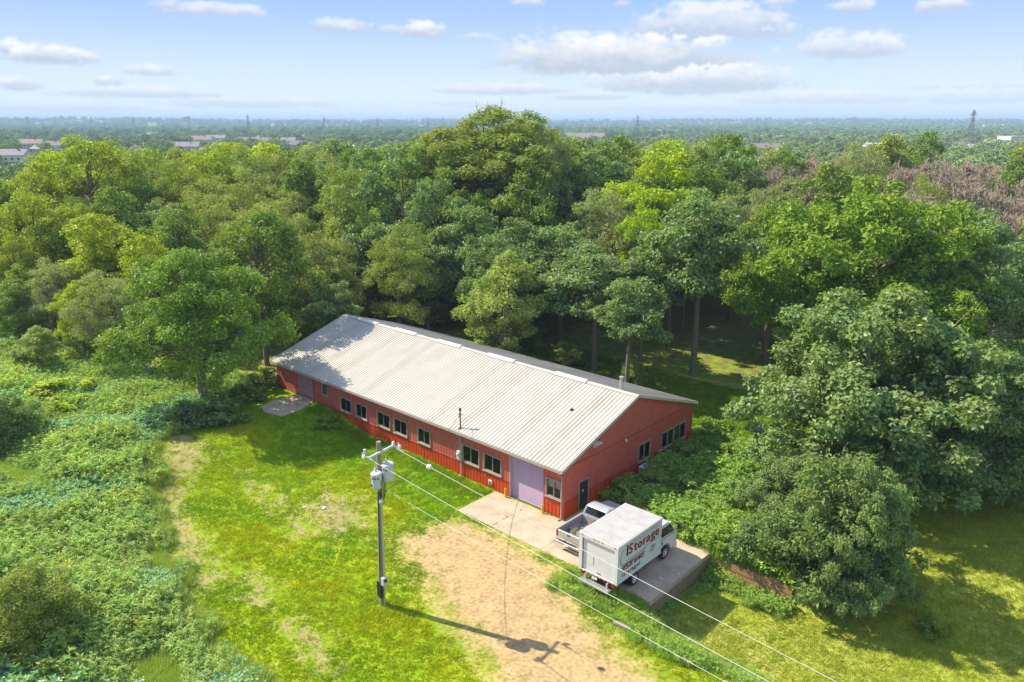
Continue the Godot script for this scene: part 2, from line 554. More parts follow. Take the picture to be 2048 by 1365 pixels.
# ------------------------------------------------------------------ materials
func make_materials() -> void:
	textured("roof_metal", noise_tex(31, [Color(0.377, 0.351, 0.302), Color(0.453, 0.429, 0.378), Color(0.499, 0.476, 0.433)], 0.015, 0.1, 0.35), 0.12, 0.55, 0.0)
	textured("roof_metal_b", noise_tex(33, [Color(0.326, 0.303, 0.259), Color(0.413, 0.39, 0.339), Color(0.464, 0.441, 0.392)], 0.015, 0.1, 0.35), 0.12, 0.55, 0.0)
	textured("faded_red", noise_tex(41, [Color(0.41, 0.085, 0.06), Color(0.5, 0.115, 0.08), Color(0.56, 0.15, 0.105)], 0.015, 0.08, 0.5), 0.25, 0.7)
	textured("bright_red", noise_tex(42, [Color(0.42, 0.048, 0.009), Color(0.53, 0.066, 0.01), Color(0.6, 0.09, 0.014)], 0.02, 0.08, 0.5), 0.3, 0.6)
	textured("lilac", noise_tex(44, [Color(0.4, 0.27, 0.41), Color(0.47, 0.34, 0.48), Color(0.51, 0.38, 0.52)], 0.02, 0.1, 0.5), 0.25, 0.5)
	textured("dusty_rose", noise_tex(45, [Color(0.33, 0.16, 0.2), Color(0.4, 0.2, 0.24), Color(0.42, 0.23, 0.26)], 0.02, 0.1, 0.5), 0.25, 0.6)
	textured("concrete", noise_tex(46, [Color(0.305, 0.243, 0.176), Color(0.449, 0.366, 0.267), Color(0.55, 0.459, 0.343)], 0.012, 0.09, 0.4, 512), 0.11, 0.95)
	textured("old_concrete", noise_tex(47, [Color(0.17, 0.12, 0.075), Color(0.25, 0.185, 0.12), Color(0.34, 0.27, 0.19)], 0.02, 0.1, 0.5), 0.3, 0.95)
	textured("weathered_wood", noise_tex(48, [Color(0.17, 0.145, 0.115), Color(0.27, 0.235, 0.19), Color(0.35, 0.31, 0.26)], 0.03, 0.2, 0.5, 256, Vector2(1, 6)), 0.8, 0.9)
	textured("timber", noise_tex(49, [Color(0.22, 0.12, 0.055), Color(0.34, 0.2, 0.1), Color(0.42, 0.27, 0.15)], 0.03, 0.2, 0.5, 256, Vector2(4, 1)), 0.6, 0.9)
	textured("bark", noise_tex(50, [Color(0.096, 0.0775, 0.06), Color(0.192, 0.155, 0.12), Color(0.304, 0.256, 0.21)], 0.05, 0.2, 0.5, 256, Vector2(1, 5)), 0.7, 0.95)
	textured("dead_wood", noise_tex(51, [Color(0.29, 0.235, 0.165), Color(0.39, 0.325, 0.235), Color(0.48, 0.41, 0.31)], 0.05, 0.2, 0.5), 0.5, 0.95)
	textured("truck_white", noise_tex(52, [Color(0.547, 0.554, 0.572), Color(0.629, 0.637, 0.647), Color(0.663, 0.663, 0.663)], 0.012, 0.06, 0.35), 0.3, 0.4)
	textured("truck_roof", noise_tex(53, [Color(0.328, 0.32, 0.313), Color(0.402, 0.395, 0.387), Color(0.462, 0.454, 0.447)], 0.012, 0.04, 0.35), 0.35, 0.6)
	mat("trim_beige", lin(0.33, 0.285, 0.225), 0.6)
	mat("trim_red", lin(0.33, 0.07, 0.045), 0.6)
	mat("trim_white", lin(0.72, 0.71, 0.69), 0.5)
	mat("gutter", lin(0.42, 0.37, 0.32), 0.5)
	mat("fascia_grey", lin(0.5, 0.47, 0.43), 0.5)
	mat("vent_white", lin(0.6, 0.58, 0.55), 0.5)
	mat("black_door", lin(0.03, 0.032, 0.03), 0.4)
	mat("interior", lin(0.06, 0.057, 0.05), 0.9)
	mat("blind", lin(0.62, 0.6, 0.55), 0.8)
	var gl := mat("glass", Color(0.05, 0.07, 0.07, 0.16), 0.03)
	gl.transparency = BaseMaterial3D.TRANSPARENCY_ALPHA
	gl.metallic_specular = 0.32
	var tg := mat("tinted_glass", Color(0.06, 0.08, 0.08, 0.55), 0.03)
	tg.transparency = BaseMaterial3D.TRANSPARENCY_ALPHA
	mat("galvanised", lin(0.45, 0.46, 0.47), 0.45, 0.6)
	mat("light_grey_paint", lin(0.5, 0.53, 0.56), 0.45)
	mat("porcelain", lin(0.62, 0.65, 0.7), 0.25)
	mat("dark_metal", lin(0.05, 0.05, 0.05), 0.5, 0.3)
	mat("black_plastic", lin(0.018, 0.018, 0.02), 0.5)
	mat("rubber", lin(0.022, 0.022, 0.023), 0.85)
	mat("steel_rim", lin(0.62, 0.62, 0.63), 0.4, 0.2)
	mat("chrome", lin(0.55, 0.55, 0.56), 0.25, 0.9)
	mat("silver_paint", lin(0.50, 0.515, 0.55), 0.3, 0.35)
	mat("silver_tailgate", lin(0.46, 0.44, 0.41), 0.4, 0.25)
	mat("bed_liner", lin(0.2, 0.2, 0.23), 0.6)
	mat("tail_red", lin(0.35, 0.012, 0.012), 0.25)
	mat("amber", lin(0.6, 0.25, 0.02), 0.25)
	mat("yellow_paint", lin(0.62, 0.4, 0.03), 0.5)
	mat("yellow_plastic", lin(0.75, 0.72, 0.02), 0.5)
	mat("wire_white", lin(0.55, 0.53, 0.47), 0.5)
	mat("wire_black", lin(0.03, 0.03, 0.03), 0.6)
	mat("sign_red", lin(0.33, 0.012, 0.03), 0.5)
	mat("sign_maroon", lin(0.22, 0.014, 0.025), 0.5)
	mat("sign_black", lin(0.015, 0.02, 0.028), 0.5)
	mat("sign_teal", lin(0.045, 0.12, 0.14), 0.5)
	mat("sign_grey", lin(0.2, 0.25, 0.29), 0.5)
	mat("terracotta", lin(0.4, 0.16, 0.09), 0.8)
	mat("bucket_white", lin(0.68, 0.68, 0.66), 0.5)
	mat("stone", lin(0.55, 0.42, 0.34), 0.9)

# ------------------------------------------------------------------ the red building
const BL := -33.1   # left end of the walls
const BD := -15.6   # back wall
const EAVE := 3.5
const RIDGE := 6.25
const OVER := 0.42
const ROOF0 := -33.4
const ROOF1 := 0.2

func roof_y(z: float) -> float:
	return RIDGE - absf(z - BD * 0.5) * (RIDGE - EAVE) / (-BD * 0.5 + OVER)

# ribbed sheet between u0 and u1 along a wall, from y0 to top(u), leaving out openings [u0,u1,y0,y1]; at(u, y, out) places points
func sheet(st: SurfaceTool, u0: float, u1: float, y0: float, y1: float, pitch: float, holes: Array, at: Callable, top: Variant = null) -> void:
	var cut := [u0, u1]
	var k := int(floor(u0 / pitch)) - 1
	while k * pitch < u1 + pitch:
		for d in [-0.03, -0.018, 0.018, 0.03]:
			var u: float = k * pitch + d
			if u > u0 + 1e-3 and u < u1 - 1e-3:
				cut.append(u)
		k += 1
	for h in holes:
		for e in [h[0], h[1]]:
			if e > u0 + 1e-3 and e < u1 - 1e-3:
				cut.append(e)
	cut.sort()
	var out_of := func(u: float) -> float:
		var q: float = absf(u - round(u / pitch) * pitch)
		return 0.022 * clampf((0.03 - q) / 0.012, 0, 1)
	for i in cut.size() - 1:
		var a: float = cut[i]
		var b: float = cut[i + 1]
		if b - a < 1e-4:
			continue
		var mid := (a + b) * 0.5
		var spans := [[y0, y1]]
		for h in holes:
			if mid > h[0] and mid < h[1]:
				var next := []
				for s in spans:
					if h[3] <= s[0] or h[2] >= s[1]:
						next.append(s)
					else:
						if h[2] > s[0]: next.append([s[0], h[2]])
						if h[3] < s[1]: next.append([h[3], s[1]])
				spans = next
		var oa: float = out_of.call(a + 1e-4)
		var ob: float = out_of.call(b - 1e-4)
		for s in spans:
			var ta: float = s[1]
			var tb: float = s[1]
			if top != null and s[1] == y1:
				ta = top.call(a); tb = top.call(b)
			quad(st, at.call(a, s[0], oa), at.call(a, ta, oa), at.call(b, tb, ob), at.call(b, s[0], ob))

# a panel that an opening cuts right across is two pieces
func bands(u0: float, u1: float, y0: float, y1: float, holes: Array) -> Array:
	for h in holes:
		if h[0] <= u0 + 0.001 and h[1] >= u1 - 0.001 and h[3] < y1:
			return [[y0, h[2]], [h[3], y1]] if h[2] > y0 else [[h[3], y1]]
	return [[y0, y1]]

func window_unit(parent: Node, w: float, h: float, place: Transform3D, blind := 0.0) -> void:
	# local: x right, y up, z out of the wall; origin at the opening's lower left corner
	var root := Node3D.new()
	root.name = "window"
	parent.add_child(root, true)
	root.transform = place
	var st := begin()
	bx(st, Vector3(-0.035, h / 2, 0.0), Vector3(0.07, h + 0.14, 0.12))
	bx(st, Vector3(w + 0.035, h / 2, 0.0), Vector3(0.07, h + 0.14, 0.12))
	bx(st, Vector3(w / 2, h + 0.035, 0.0), Vector3(w, 0.07, 0.12))
	bx(st, Vector3(w / 2, -0.035, 0.0), Vector3(w, 0.07, 0.12))
	obj("frame", st, M.trim_beige, root)
	st = begin()
	bx(st, Vector3(w / 2, -0.085, 0.035), Vector3(w + 0.2, 0.04, 0.16))
	obj("sill", st, M.trim_beige, root)
	for s in 2:
		var x0 := 0.0 if s == 0 else w / 2
		var z := -0.02 if s == 0 else 0.012
		st = begin()
		for e in [[x0 + 0.02, h / 2, 0.04, h], [x0 + w / 2 - 0.02, h / 2, 0.04, h]]:
			bx(st, Vector3(e[0], e[1], z), Vector3(e[2], e[3], 0.03))
		for y in [0.02, h - 0.02]:
			bx(st, Vector3(x0 + w / 4, y, z), Vector3(w / 2 - 0.08, 0.04, 0.03))
		obj("sash", st, M.trim_beige, root)
		st = begin()
		bx(st, Vector3(x0 + w / 4, h / 2, z), Vector3(w / 2 - 0.08, h - 0.08, 0.008))
		obj("pane", st, M.glass, root)
		if blind > 0.0:
			st = begin()
			for k in int(h * blind / 0.05):
				bx(st, Vector3(x0 + w / 4, h - 0.04 - k * 0.05, -0.11), Vector3(w / 2 - 0.06, 0.046, 0.01), Basis(Vector3.RIGHT, 0.4))
			obj("blind", st, M.blind, root)

func make_building() -> void:
	var b := thing("red_metal_building", "long red metal building with cream ribbed gable roof and lilac roll-up door", "building", Vector3.ZERO)
	var WY0 := 1.12
	# openings on the front wall [x0, x1, y0, y1]
	var wins := [[-23.4, -22.02, 1.33, 2.4, 0.0], [-21.34, -19.95, 1.33, 2.4, 0.0], [-18.56, -17.05, 1.33, 2.42, 0.0], [-16.5, -15.02, 1.33, 2.42, 0.0], [-13.74, -12.42, 1.33, 2.42, 0.0], [-8.98, -7.4, 1.3, 2.47, 0.0], [-6.88, -5.32, 1.3, 2.45, 0.0], [-1.34, -0.16, 1.32, 2.47, 0.5], [-25.98, -25.32, 2.05, 3.0, 0.0]]
	var door := [-4.5, -1.6, -0.2, 3.14]
	var door2 := [-29.4, -27.4, -0.2, 3.1]
	var holes := []
	for w in wins:
		holes.append([w[0], w[1], w[2], w[3]])
	holes.append(door)
	holes.append(door2)
	var fr := func(u: float, y: float, o: float) -> Vector3: return Vector3(u, y, o)
	var n := 36
	for i in n:
		var u0 := BL + (0.0 - BL) * i / n
		var u1 := BL + (0.0 - BL) * (i + 1) / n
		var st: SurfaceTool
		for y in bands(u0, u1, WY0, roof_y(0.0) - 0.02, holes):
			st = begin()
			sheet(st, u0, u1, y[0], y[1], 0.306, holes, fr)
			obj("wall_panel", st, M.faded_red, b)
		if u0 > door[0] and u1 < door[1] or u0 > door2[0] and u1 < door2[1]:
			continue
		st = begin()
		sheet(st, u0, u1, -0.25, WY0 - 0.03, 0.306, holes, func(u: float, y: float, o: float) -> Vector3: return Vector3(u, y, o + 0.012))
		obj("wainscot_panel", st, M.bright_red, b)
	# gable wall facing +x; u runs to the back
	var gdoor := [1.58, 2.54, -0.1, 1.97]
	var gw := [[8.4, 9.8, 1.1, 2.32], [11.4, 12.98, 1.1, 2.28], [13.12, 14.7, 1.1, 2.28]]
	var gh := [gdoor]
	for w in gw:
		gh.append([w[0], w[1], w[2], w[3]])
	var gr := func(u: float, y: float, o: float) -> Vector3: return Vector3(o, y, -u)
	n = 17
	for i in n:
		var u0 := -BD * i / n
		var u1 := -BD * (i + 1) / n
		var st: SurfaceTool
		for y in bands(u0, u1, WY0, 3.42, gh):
			st = begin()
			sheet(st, u0, u1, y[0], y[1], 0.23, gh, gr)
			obj("wall_panel", st, M.faded_red, b)
		st = begin()
		sheet(st, u0, u1, -0.25, WY0 - 0.03, 0.306, gh, func(u: float, y: float, o: float) -> Vector3: return Vector3(o + 0.012, y, -u))
		obj("wainscot_panel", st, M.bright_red, b)
	# lap courses of the gable triangle, too fine to be told apart
	var st := begin()
	var y := 3.46
	while y < RIDGE - 0.2:
		var ya := y
		var yb := minf(y + 0.115, RIDGE - 0.1)
		var half := func(h: float) -> float: return clampf((RIDGE - 0.1 - h) / (RIDGE - EAVE) * (-BD * 0.5 + OVER), 0.0, -BD * 0.5)
		var ha: float = half.call(ya)
		var hb: float = half.call(yb)
		var c := BD * 0.5
		quad(st, Vector3(0.03, ya, c + ha), Vector3(0.008, yb, c + hb), Vector3(0.008, yb, c - hb), Vector3(0.03, ya, c - ha))
		quad(st, Vector3(0.0, ya, c + ha), Vector3(0.03, ya, c + ha), Vector3(0.03, ya, c - ha), Vector3(0.0, ya, c - ha))
		y += 0.115
	var lap := obj("gable_siding", st, M.faded_red, b)
	lap.set_meta("kind", "stuff")
	# unseen walls: plain sheets
	st = begin()
	sheet(st, 0.0, -BD, -0.25, 3.5, 0.306, [], func(u: float, yy: float, o: float) -> Vector3: return Vector3(BL - o, yy, BD + u), func(u: float) -> float: return roof_y(BD + u) - 0.03)
	obj("wall_panel", st, M.faded_red, b)
	st = begin()
	sheet(st, BL, 0.0, -0.25, roof_y(BD) - 0.02, 0.306, [], func(u: float, yy: float, o: float) -> Vector3: return Vector3(BL - u, yy, BD - o))
	obj("wall_panel", st, M.faded_red, b)
	box("floor_slab", Vector3(BL / 2, -0.06, BD / 2), Vector3(-BL - 0.1, 0.12, -BD - 0.1), M.interior, b)
	box("partition", Vector3(BL / 2, 1.6, -5.0), Vector3(-BL - 0.2, 3.2, 0.1), M.interior, b)
	# trims
	st = begin()
	var cuts := [[BL, door2[0] - 0.06], [door2[1] + 0.06, door[0] - 0.1], [door[1] + 0.1, 0.06]]
	for c in cuts:
		bx(st, Vector3((c[0] + c[1]) / 2, WY0 - 0.015, 0.03), Vector3(c[1] - c[0], 0.05, 0.05))
	obj("belt_trim", st, M.trim_red, b)
	st = begin()
	bx(st, Vector3(0.03, WY0 - 0.015, -0.77), Vector3(0.05, 0.05, 1.5))
	bx(st, Vector3(0.03, WY0 - 0.015, (BD - 2.6) / 2), Vector3(0.05, 0.05, -BD - 2.6))
	obj("belt_trim", st, M.trim_red, b)
	box("gable_trim", Vector3(0.035, 3.44, BD / 2), Vector3(0.05, 0.05, -BD), M.trim_red, b)
	for c in [Vector3(0.0, 1.6, 0.0), Vector3(0.0, 1.6, BD), Vector3(BL, 1.6, 0.0), Vector3(BL, 1.6, BD)]:
		box("corner_trim", c, Vector3(0.14, 3.7, 0.14), M.faded_red, b)
	# windows
	for w in wins:
		window_unit(b, w[1] - w[0], w[3] - w[2], Transform3D(Basis(), Vector3(w[0], w[2], 0.02)), w[4])
	for w in gw:
		window_unit(b, w[1] - w[0], w[3] - w[2], Transform3D(Basis(Vector3.UP, PI / 2), Vector3(0.02, w[2], -w[0])), 0.0)
	# lilac roll-up door, set back
	var rd := Node3D.new()
	rd.name = "roll_up_door"
	b.add_child(rd, true)
	st = begin()
	var k := 0
	while k < 40:
		var ya := 0.02 + k * 0.079
		for p in [[0.0, 0.0, 0.3, 0.018], [0.3, 0.018, 0.7, 0.018], [0.7, 0.018, 1.0, 0.0]]:
			quad(st, Vector3(door[0], ya + p[0] * 0.079, -0.2 + p[1]), Vector3(door[0], ya + p[2] * 0.079, -0.2 + p[3]), Vector3(door[1], ya + p[2] * 0.079, -0.2 + p[3]), Vector3(door[1], ya + p[0] * 0.079, -0.2 + p[1]))
		k += 1
	var cu := obj("door_curtain", st, M.lilac, rd)
	cu.set_meta("kind", "stuff")
	box("bottom_bar", Vector3(-3.05, 0.03, -0.17), Vector3(2.88, 0.07, 0.05), M.lilac, rd)
	box("jamb", Vector3(-4.54, 1.5, -0.1), Vector3(0.1, 3.3, 0.24), M.gutter, rd)
	box("jamb", Vector3(-1.56, 1.5, -0.1), Vector3(0.1, 3.3, 0.24), M.trim_red, rd)
	box("head", Vector3(-3.05, 3.2, -0.1), Vector3(3.08, 0.12, 0.24), M.trim_red, rd)
	rd = Node3D.new()
	rd.name = "rear_door"
	rd.set_meta("label", "faded rose sectional door at the far end of the front wall")
	b.add_child(rd, true)
	for i in 5:
		st = begin()
		bx(st, Vector3(-28.4, 1.02 + 0.42 * i + 0.2, -0.08), Vector3(1.98, 0.4, 0.05))
		obj("door_section", st, M.dusty_rose, rd)
	box("jamb", Vector3(-29.45, 1.6, -0.02), Vector3(0.1, 3.3, 0.16), M.trim_beige, rd)
	box("jamb", Vector3(-27.35, 1.6, -0.02), Vector3(0.1, 3.3, 0.16), M.trim_red, rd)
	# entry door
	rd = Node3D.new()
	rd.name = "entry_door"
	rd.set_meta("label", "black entry door in the gable wall")
	b.add_child(rd, true)
	box("leaf", Vector3(-0.01, 0.98, -2.06), Vector3(0.06, 1.96, 0.92), M.black_door, rd)
	for z in [-1.56, -2.56]:
		box("jamb", Vector3(0.0, 0.98, z), Vector3(0.14, 2.02, 0.06), M.trim_beige, rd)
	box("head", Vector3(0.0, 2.0, -2.06), Vector3(0.14, 0.06, 0.94), M.trim_beige, rd)
	box("notice", Vector3(0.024, 1.28, -1.98), Vector3(0.006, 0.16, 0.12), M.trim_white, rd)
	st = begin()
	lathe(st, [Vector2(0.0, 0.06), Vector2(0.03, 0.05), Vector2(0.03, 0.02), Vector2(0.015, 0.0)], 10, Vector3(0.02, 0.95, -1.72), Basis(Vector3.FORWARD, PI / 2))
	obj("handle", st, M.chrome, rd)
	box("light_switch", Vector3(0.04, 1.15, -1.36), Vector3(0.05, 0.14, 0.08), M.dark_metal, b)
	# roof: ribbed sheets on both slopes
	var roof := Node3D.new()
	roof.name = "roof"
	b.add_child(roof, true)
	var run := -BD * 0.5 + OVER
	var slope := sqrt(run * run + (RIDGE - EAVE) * (RIDGE - EAVE))
	var ang := atan2(RIDGE - EAVE, run)
	var np := 37
	var pw := (ROOF1 - ROOF0) / np
	st = begin()
	var prof := []
	for r in 3:
		var c := pw * (r + 0.5) / 3.0
		prof.append_array([Vector2(c - 0.04, 0), Vector2(c - 0.022, 0.03), Vector2(c + 0.022, 0.03), Vector2(c + 0.04, 0)])
	prof.push_front(Vector2(0, 0))
	prof.append(Vector2(pw, 0))
	for i in prof.size() - 1:
		var p: Vector2 = prof[i]
		var q: Vector2 = prof[i + 1]
		quad(st, Vector3(p.x, p.y, slope), Vector3(p.x, p.y, 0), Vector3(q.x, q.y, 0), Vector3(q.x, q.y, slope))
		quad(st, Vector3(p.x, -0.012, slope), Vector3(p.x, p.y, slope), Vector3(q.x, q.y, slope), Vector3(q.x, -0.012, slope))
	var sheet_mesh := finish(st)
	var rng := RandomNumberGenerator.new()
	rng.seed = 8
	for side in 2:
		for i in np:
			var o := put("roof_panel", sheet_mesh, M.roof_metal if rng.randf() < 0.6 else M.roof_metal_b, roof)
			var bs := Basis(Vector3.UP, 0.0 if side == 0 else PI) * Basis(Vector3.RIGHT, ang)
			o.transform = Transform3D(bs, Vector3(ROOF0 + pw * i if side == 0 else ROOF0 + pw * (i + 1), RIDGE + rng.randf_range(-0.003, 0.003), BD * 0.5))
	st = begin()
	var cz := BD * 0.5
	var rx0 := ROOF0 - 0.02
	var rx1 := ROOF1 + 0.02
	var dy := 0.24 * tan(ang)
	quad(st, Vector3(rx0, RIDGE + 0.045 - dy, cz + 0.24), Vector3(rx0, RIDGE + 0.05, cz), Vector3(rx1, RIDGE + 0.05, cz), Vector3(rx1, RIDGE + 0.045 - dy, cz + 0.24))
	quad(st, Vector3(rx0, RIDGE + 0.05, cz), Vector3(rx0, RIDGE + 0.045 - dy, cz - 0.24), Vector3(rx1, RIDGE + 0.045 - dy, cz - 0.24), Vector3(rx1, RIDGE + 0.05, cz))
	obj("ridge_cap", st, M.roof_metal, roof)
	for x in [-29.6, -24.2, -18.6, -12.6, -5.6]:
		st = begin()
		extrude_x(st, PackedVector2Array([Vector2(cz - 0.3, RIDGE - 0.06), Vector2(cz - 0.3, RIDGE + 0.0), Vector2(cz - 0.1, RIDGE + 0.11), Vector2(cz + 0.1, RIDGE + 0.11), Vector2(cz + 0.3, RIDGE + 0.0), Vector2(cz + 0.3, RIDGE - 0.06)]), x - 1.45, x + 1.45)
		obj("ridge_vent", st, M.vent_white, roof)
	# barge boards along both gables, fascia and gutter along the eaves
	for x in [ROOF1, ROOF0]:
		for s in [1, -1]:
			st = begin()
			var e0 := Vector3(x, RIDGE - 0.07, cz)
			var e1 := Vector3(x, EAVE - 0.07, cz + s * run)
			var mid := (e0 + e1) / 2
			bx(st, mid + Vector3(0.0, 0.03, 0), Vector3(0.05, 0.2, slope), Basis(Vector3.RIGHT, ang * s))
			obj("barge_board", st, M.fascia_grey, roof)
	for s in [1, -1]:
		st = begin()
		bx(st, Vector3((ROOF0 + ROOF1) / 2, EAVE - 0.1, cz + s * (run - 0.02)), Vector3(ROOF1 - ROOF0 - 0.06, 0.16, 0.03))
		obj("fascia", st, M.fascia_grey, roof)
		st = begin()
		var z0: float = cz + s * (run + 0.0)
		var zz: float = s * 0.13
		for q in [[z0, -0.13, z0 + zz, -0.13], [z0 + zz, -0.13, z0 + zz, 0.0]]:
			quad(st, Vector3(ROOF0, EAVE + q[1], q[0]), Vector3(ROOF1, EAVE + q[1], q[0]), Vector3(ROOF1, EAVE + q[3], q[2]), Vector3(ROOF0, EAVE + q[3], q[2]))
		bx(st, Vector3((ROOF0 + ROOF1) / 2, EAVE, z0 + zz), Vector3(ROOF1 - ROOF0, 0.025, 0.02))
		obj("gutter", st, M.gutter, roof)
	for x in [-0.06, -9.1]:
		st = begin()
		var top := EAVE - 0.13
		pipe(st, [Vector3(x, top, OVER + 0.06), Vector3(x, top - 0.12, OVER + 0.02), Vector3(x, top - 0.4, 0.1), Vector3(x, 0.25, 0.1), Vector3(x, 0.1, 0.22), Vector3(x, 0.08, 0.42)], [0.045, 0.045, 0.045, 0.045, 0.045, 0.045], 8)
		obj("downspout", st, M.trim_beige if x > -1 else M.gutter, b)
	# plumbing stack behind the ridge, small vent and the service mast on the front slope
	st = begin()
	lathe(st, [Vector2(0.13, -0.25), Vector2(0.13, 0.85), Vector2(0.17, 0.86), Vector2(0.17, 0.95), Vector2(0.0, 1.0)], 14, Vector3(-2.0, roof_y(-8.9), -8.9))
	obj("flue", st, M.galvanised, roof)
	st = begin()
	lathe(st, [Vector2(0.16, -0.1), Vector2(0.12, 0.05), Vector2(0.09, 0.12), Vector2(0.0, 0.15)], 10, Vector3(-3.1, roof_y(-4.7), -4.7))
	obj("roof_jack", st, M.dark_metal, roof)
	var mast := Node3D.new()
	mast.name = "service_mast"
	roof.add_child(mast, true)
	mast.position = Vector3(-9.15, roof_y(0.05), 0.05)
	st = begin()
	tube(st, Vector3(0, -0.3, 0), Vector3(0, 1.35, 0), 0.045, 0.045, 8)
	obj("pipe", st, M.dark_metal, mast)
	st = begin()
	lathe(st, [Vector2(0.05, 1.3), Vector2(0.1, 1.36), Vector2(0.09, 1.5), Vector2(0.0, 1.55)], 10)
	obj("weather_head", st, M.dark_metal, mast)
	for yy in [0.95, 1.12]:
		st = begin()
		lathe(st, [Vector2(0.0, -0.05), Vector2(0.05, -0.04), Vector2(0.035, 0.0), Vector2(0.05, 0.04), Vector2(0.0, 0.05)], 10, Vector3(0, yy, 0.09))
		obj("insulator", st, M.dark_metal, mast)
	st = begin()
	bx(st, Vector3(0.18, 1.08, 0), Vector3(0.3, 0.03, 0.03))
	obj("bracket", st, M.dark_metal, mast)
	st = begin()
	bx(st, Vector3(0, 0.0, 0), Vector3(0.3, 0.03, 0.3), Basis(Vector3.RIGHT, ang))
	obj("flashing", st, M.dark_metal, mast)
	# electric meter, gas riser, lamps
	var e := Node3D.new()
	e.name = "electric_meter"
	b.add_child(e, true)
	box("cabinet", Vector3(-9.28, 1.62, 0.13), Vector3(0.32, 0.6, 0.2), M.light_grey_paint, e)
	st = begin()
	lathe(st, [Vector2(0.1, 0.0), Vector2(0.1, 0.07), Vector2(0.07, 0.12), Vector2(0.0, 0.13)], 16, Vector3(-9.28, 1.72, 0.23), Basis(Vector3.RIGHT, PI / 2))
	obj("dial", st, M.porcelain, e)
	st = begin()
	tube(st, Vector3(-9.28, 1.9, 0.1), Vector3(-9.28, 3.4, 0.1), 0.035, 0.035, 8)
	obj("conduit", st, M.galvanised, e)
	e = Node3D.new()
	e.name = "hose_box"
	b.add_child(e, true)
	box("plate", Vector3(-6.3, 0.5, 0.06), Vector3(0.3, 0.3, 0.06), M.trim_white, e)
	box("outlet", Vector3(-6.3, 0.48, 0.1), Vector3(0.12, 0.14, 0.06), M.sign_black, e)
	e = Node3D.new()
	e.name = "flood_light"
	b.add_child(e, true)
	box("back_box", Vector3(0.1, 4.15, -3.16), Vector3(0.16, 0.4, 0.42), M.light_grey_paint, e)
	st = begin()
	bx(st, Vector3(0.26, 4.25, -3.16), Vector3(0.36, 0.1, 0.46), Basis(Vector3.FORWARD, -0.25))
	obj("hood", st, M.light_grey_paint, e)
	box("lens", Vector3(0.2, 4.0, -3.16), Vector3(0.08, 0.1, 0.3), M.amber, e)
	e = Node3D.new()
	e.name = "small_lamp"
	b.add_child(e, true)
	st = begin()
	lathe(st, [Vector2(0.0, 0.09), Vector2(0.07, 0.06), Vector2(0.08, -0.02), Vector2(0.05, -0.1), Vector2(0.0, -0.11)], 12, Vector3(0.12, 3.3, -6.63))
	obj("globe", st, M.trim_white, e)
	box("base", Vector3(0.05, 3.36, -6.63), Vector3(0.08, 0.08, 0.08), M.trim_white, e)

func make_slabs() -> void:
	var spec := [[-5.74, -2.75, 0.15, 3.68], [-2.73, 1.25, 0.15, 3.68], [1.27, 4.98, -3.4, 3.68], [5.0, 8.75, -3.45, 3.66]]
	var root := Node3D.new()
	root.name = "concrete_apron"
	root.set_meta("kind", "structure")
	add_child(root)
	for s in spec:
		var st := begin()
		bx(st, Vector3((s[0] + s[1]) / 2, -0.1 + 0.0, (s[2] + s[3]) / 2), Vector3(s[1] - s[0], 0.28, s[3] - s[2]))
		obj("slab", st, M.concrete, root)
	box("slab", Vector3(0.72, -0.1, -1.7), Vector3(1.06, 0.278, 3.4), M.concrete, root)
	var st := begin()
	bx(st, Vector3(8.68, -0.76, 0.1), Vector3(0.2, 1.04, 7.0))
	bx(st, Vector3(8.0, -0.76, 3.55), Vector3(1.16, 1.04, 0.16))
	obj("retaining_face", st, M.old_concrete, root)
	# pad at the far door, a little higher
	st = begin()
	var pad := PackedVector2Array([Vector2(-29.6, 0.1), Vector2(-27.3, 0.1), Vector2(-26.4, 1.8), Vector2(-26.2, 3.9), Vector2(-28, 4.4), Vector2(-29.4, 3.9), Vector2(-30.2, 2.2)])
	var t := Geometry2D.triangulate_polygon(pad)
	for i in range(0, t.size(), 3):
		var q := [pad[t[i]], pad[t[i + 1]], pad[t[i + 2]]]
		if (q[1] - q[0]).cross(q[2] - q[0]) < 0:
			q.reverse()
		for k in 3:
			st.add_vertex(Vector3(q[k].x, 1.1, q[k].y))
	for i in pad.size():
		var a := pad[i]
		var c := pad[(i + 1) % pad.size()]
		quad(st, Vector3(a.x, 0.7, a.y), Vector3(a.x, 1.1, a.y), Vector3(c.x, 1.1, c.y), Vector3(c.x, 0.7, c.y))
	var o := obj("concrete_pad", st, M.concrete, null)
	o.set_meta("kind", "structure")
	# timber wall right of the slab, plank by plank
	var w := thing("timber_retaining_wall", "low retaining wall of brown timbers right of the concrete slab", "retaining wall", Vector3(11.9, -1.15, -2.75), 0.0)
	for i in 5:
		for s in 2:
			box("timber", Vector3(-0.9 + s * 1.8, 0.12 + i * 0.215, 0.02 * (i % 2) + 0.012 * s), Vector3(1.78, 0.2, 0.18), M.timber, w)
	# weathered edging timbers on the bank
	var labels := [["pale weathered timber lying in the weeds nearest the gravel drive", 8.9, 6.35, 1.0], ["long weathered timber along the weedy bank beside the gravel", 11.6, 6.45, 2.6], ["pale board lying where the weeds meet the lower lawn", 14.1, 4.15, 1.9], ["short weathered timber at the bank's near end", 15.2, 6.5, 1.6]]
	for l in labels:
		st = begin()
		cbx(st, Vector3.ZERO, Vector3(l[3], 0.2, 0.2), 0.03)
		var lo := obj("landscape_timber", st, M.weathered_wood, null)
		lo.position = Vector3(l[1], ground_y(l[1], l[2]) + 0.12, l[2])
		lo.rotation = Vector3(0, 0.06, 0.02)
		tag(lo, l[0], "timber", "edging timbers on the bank")

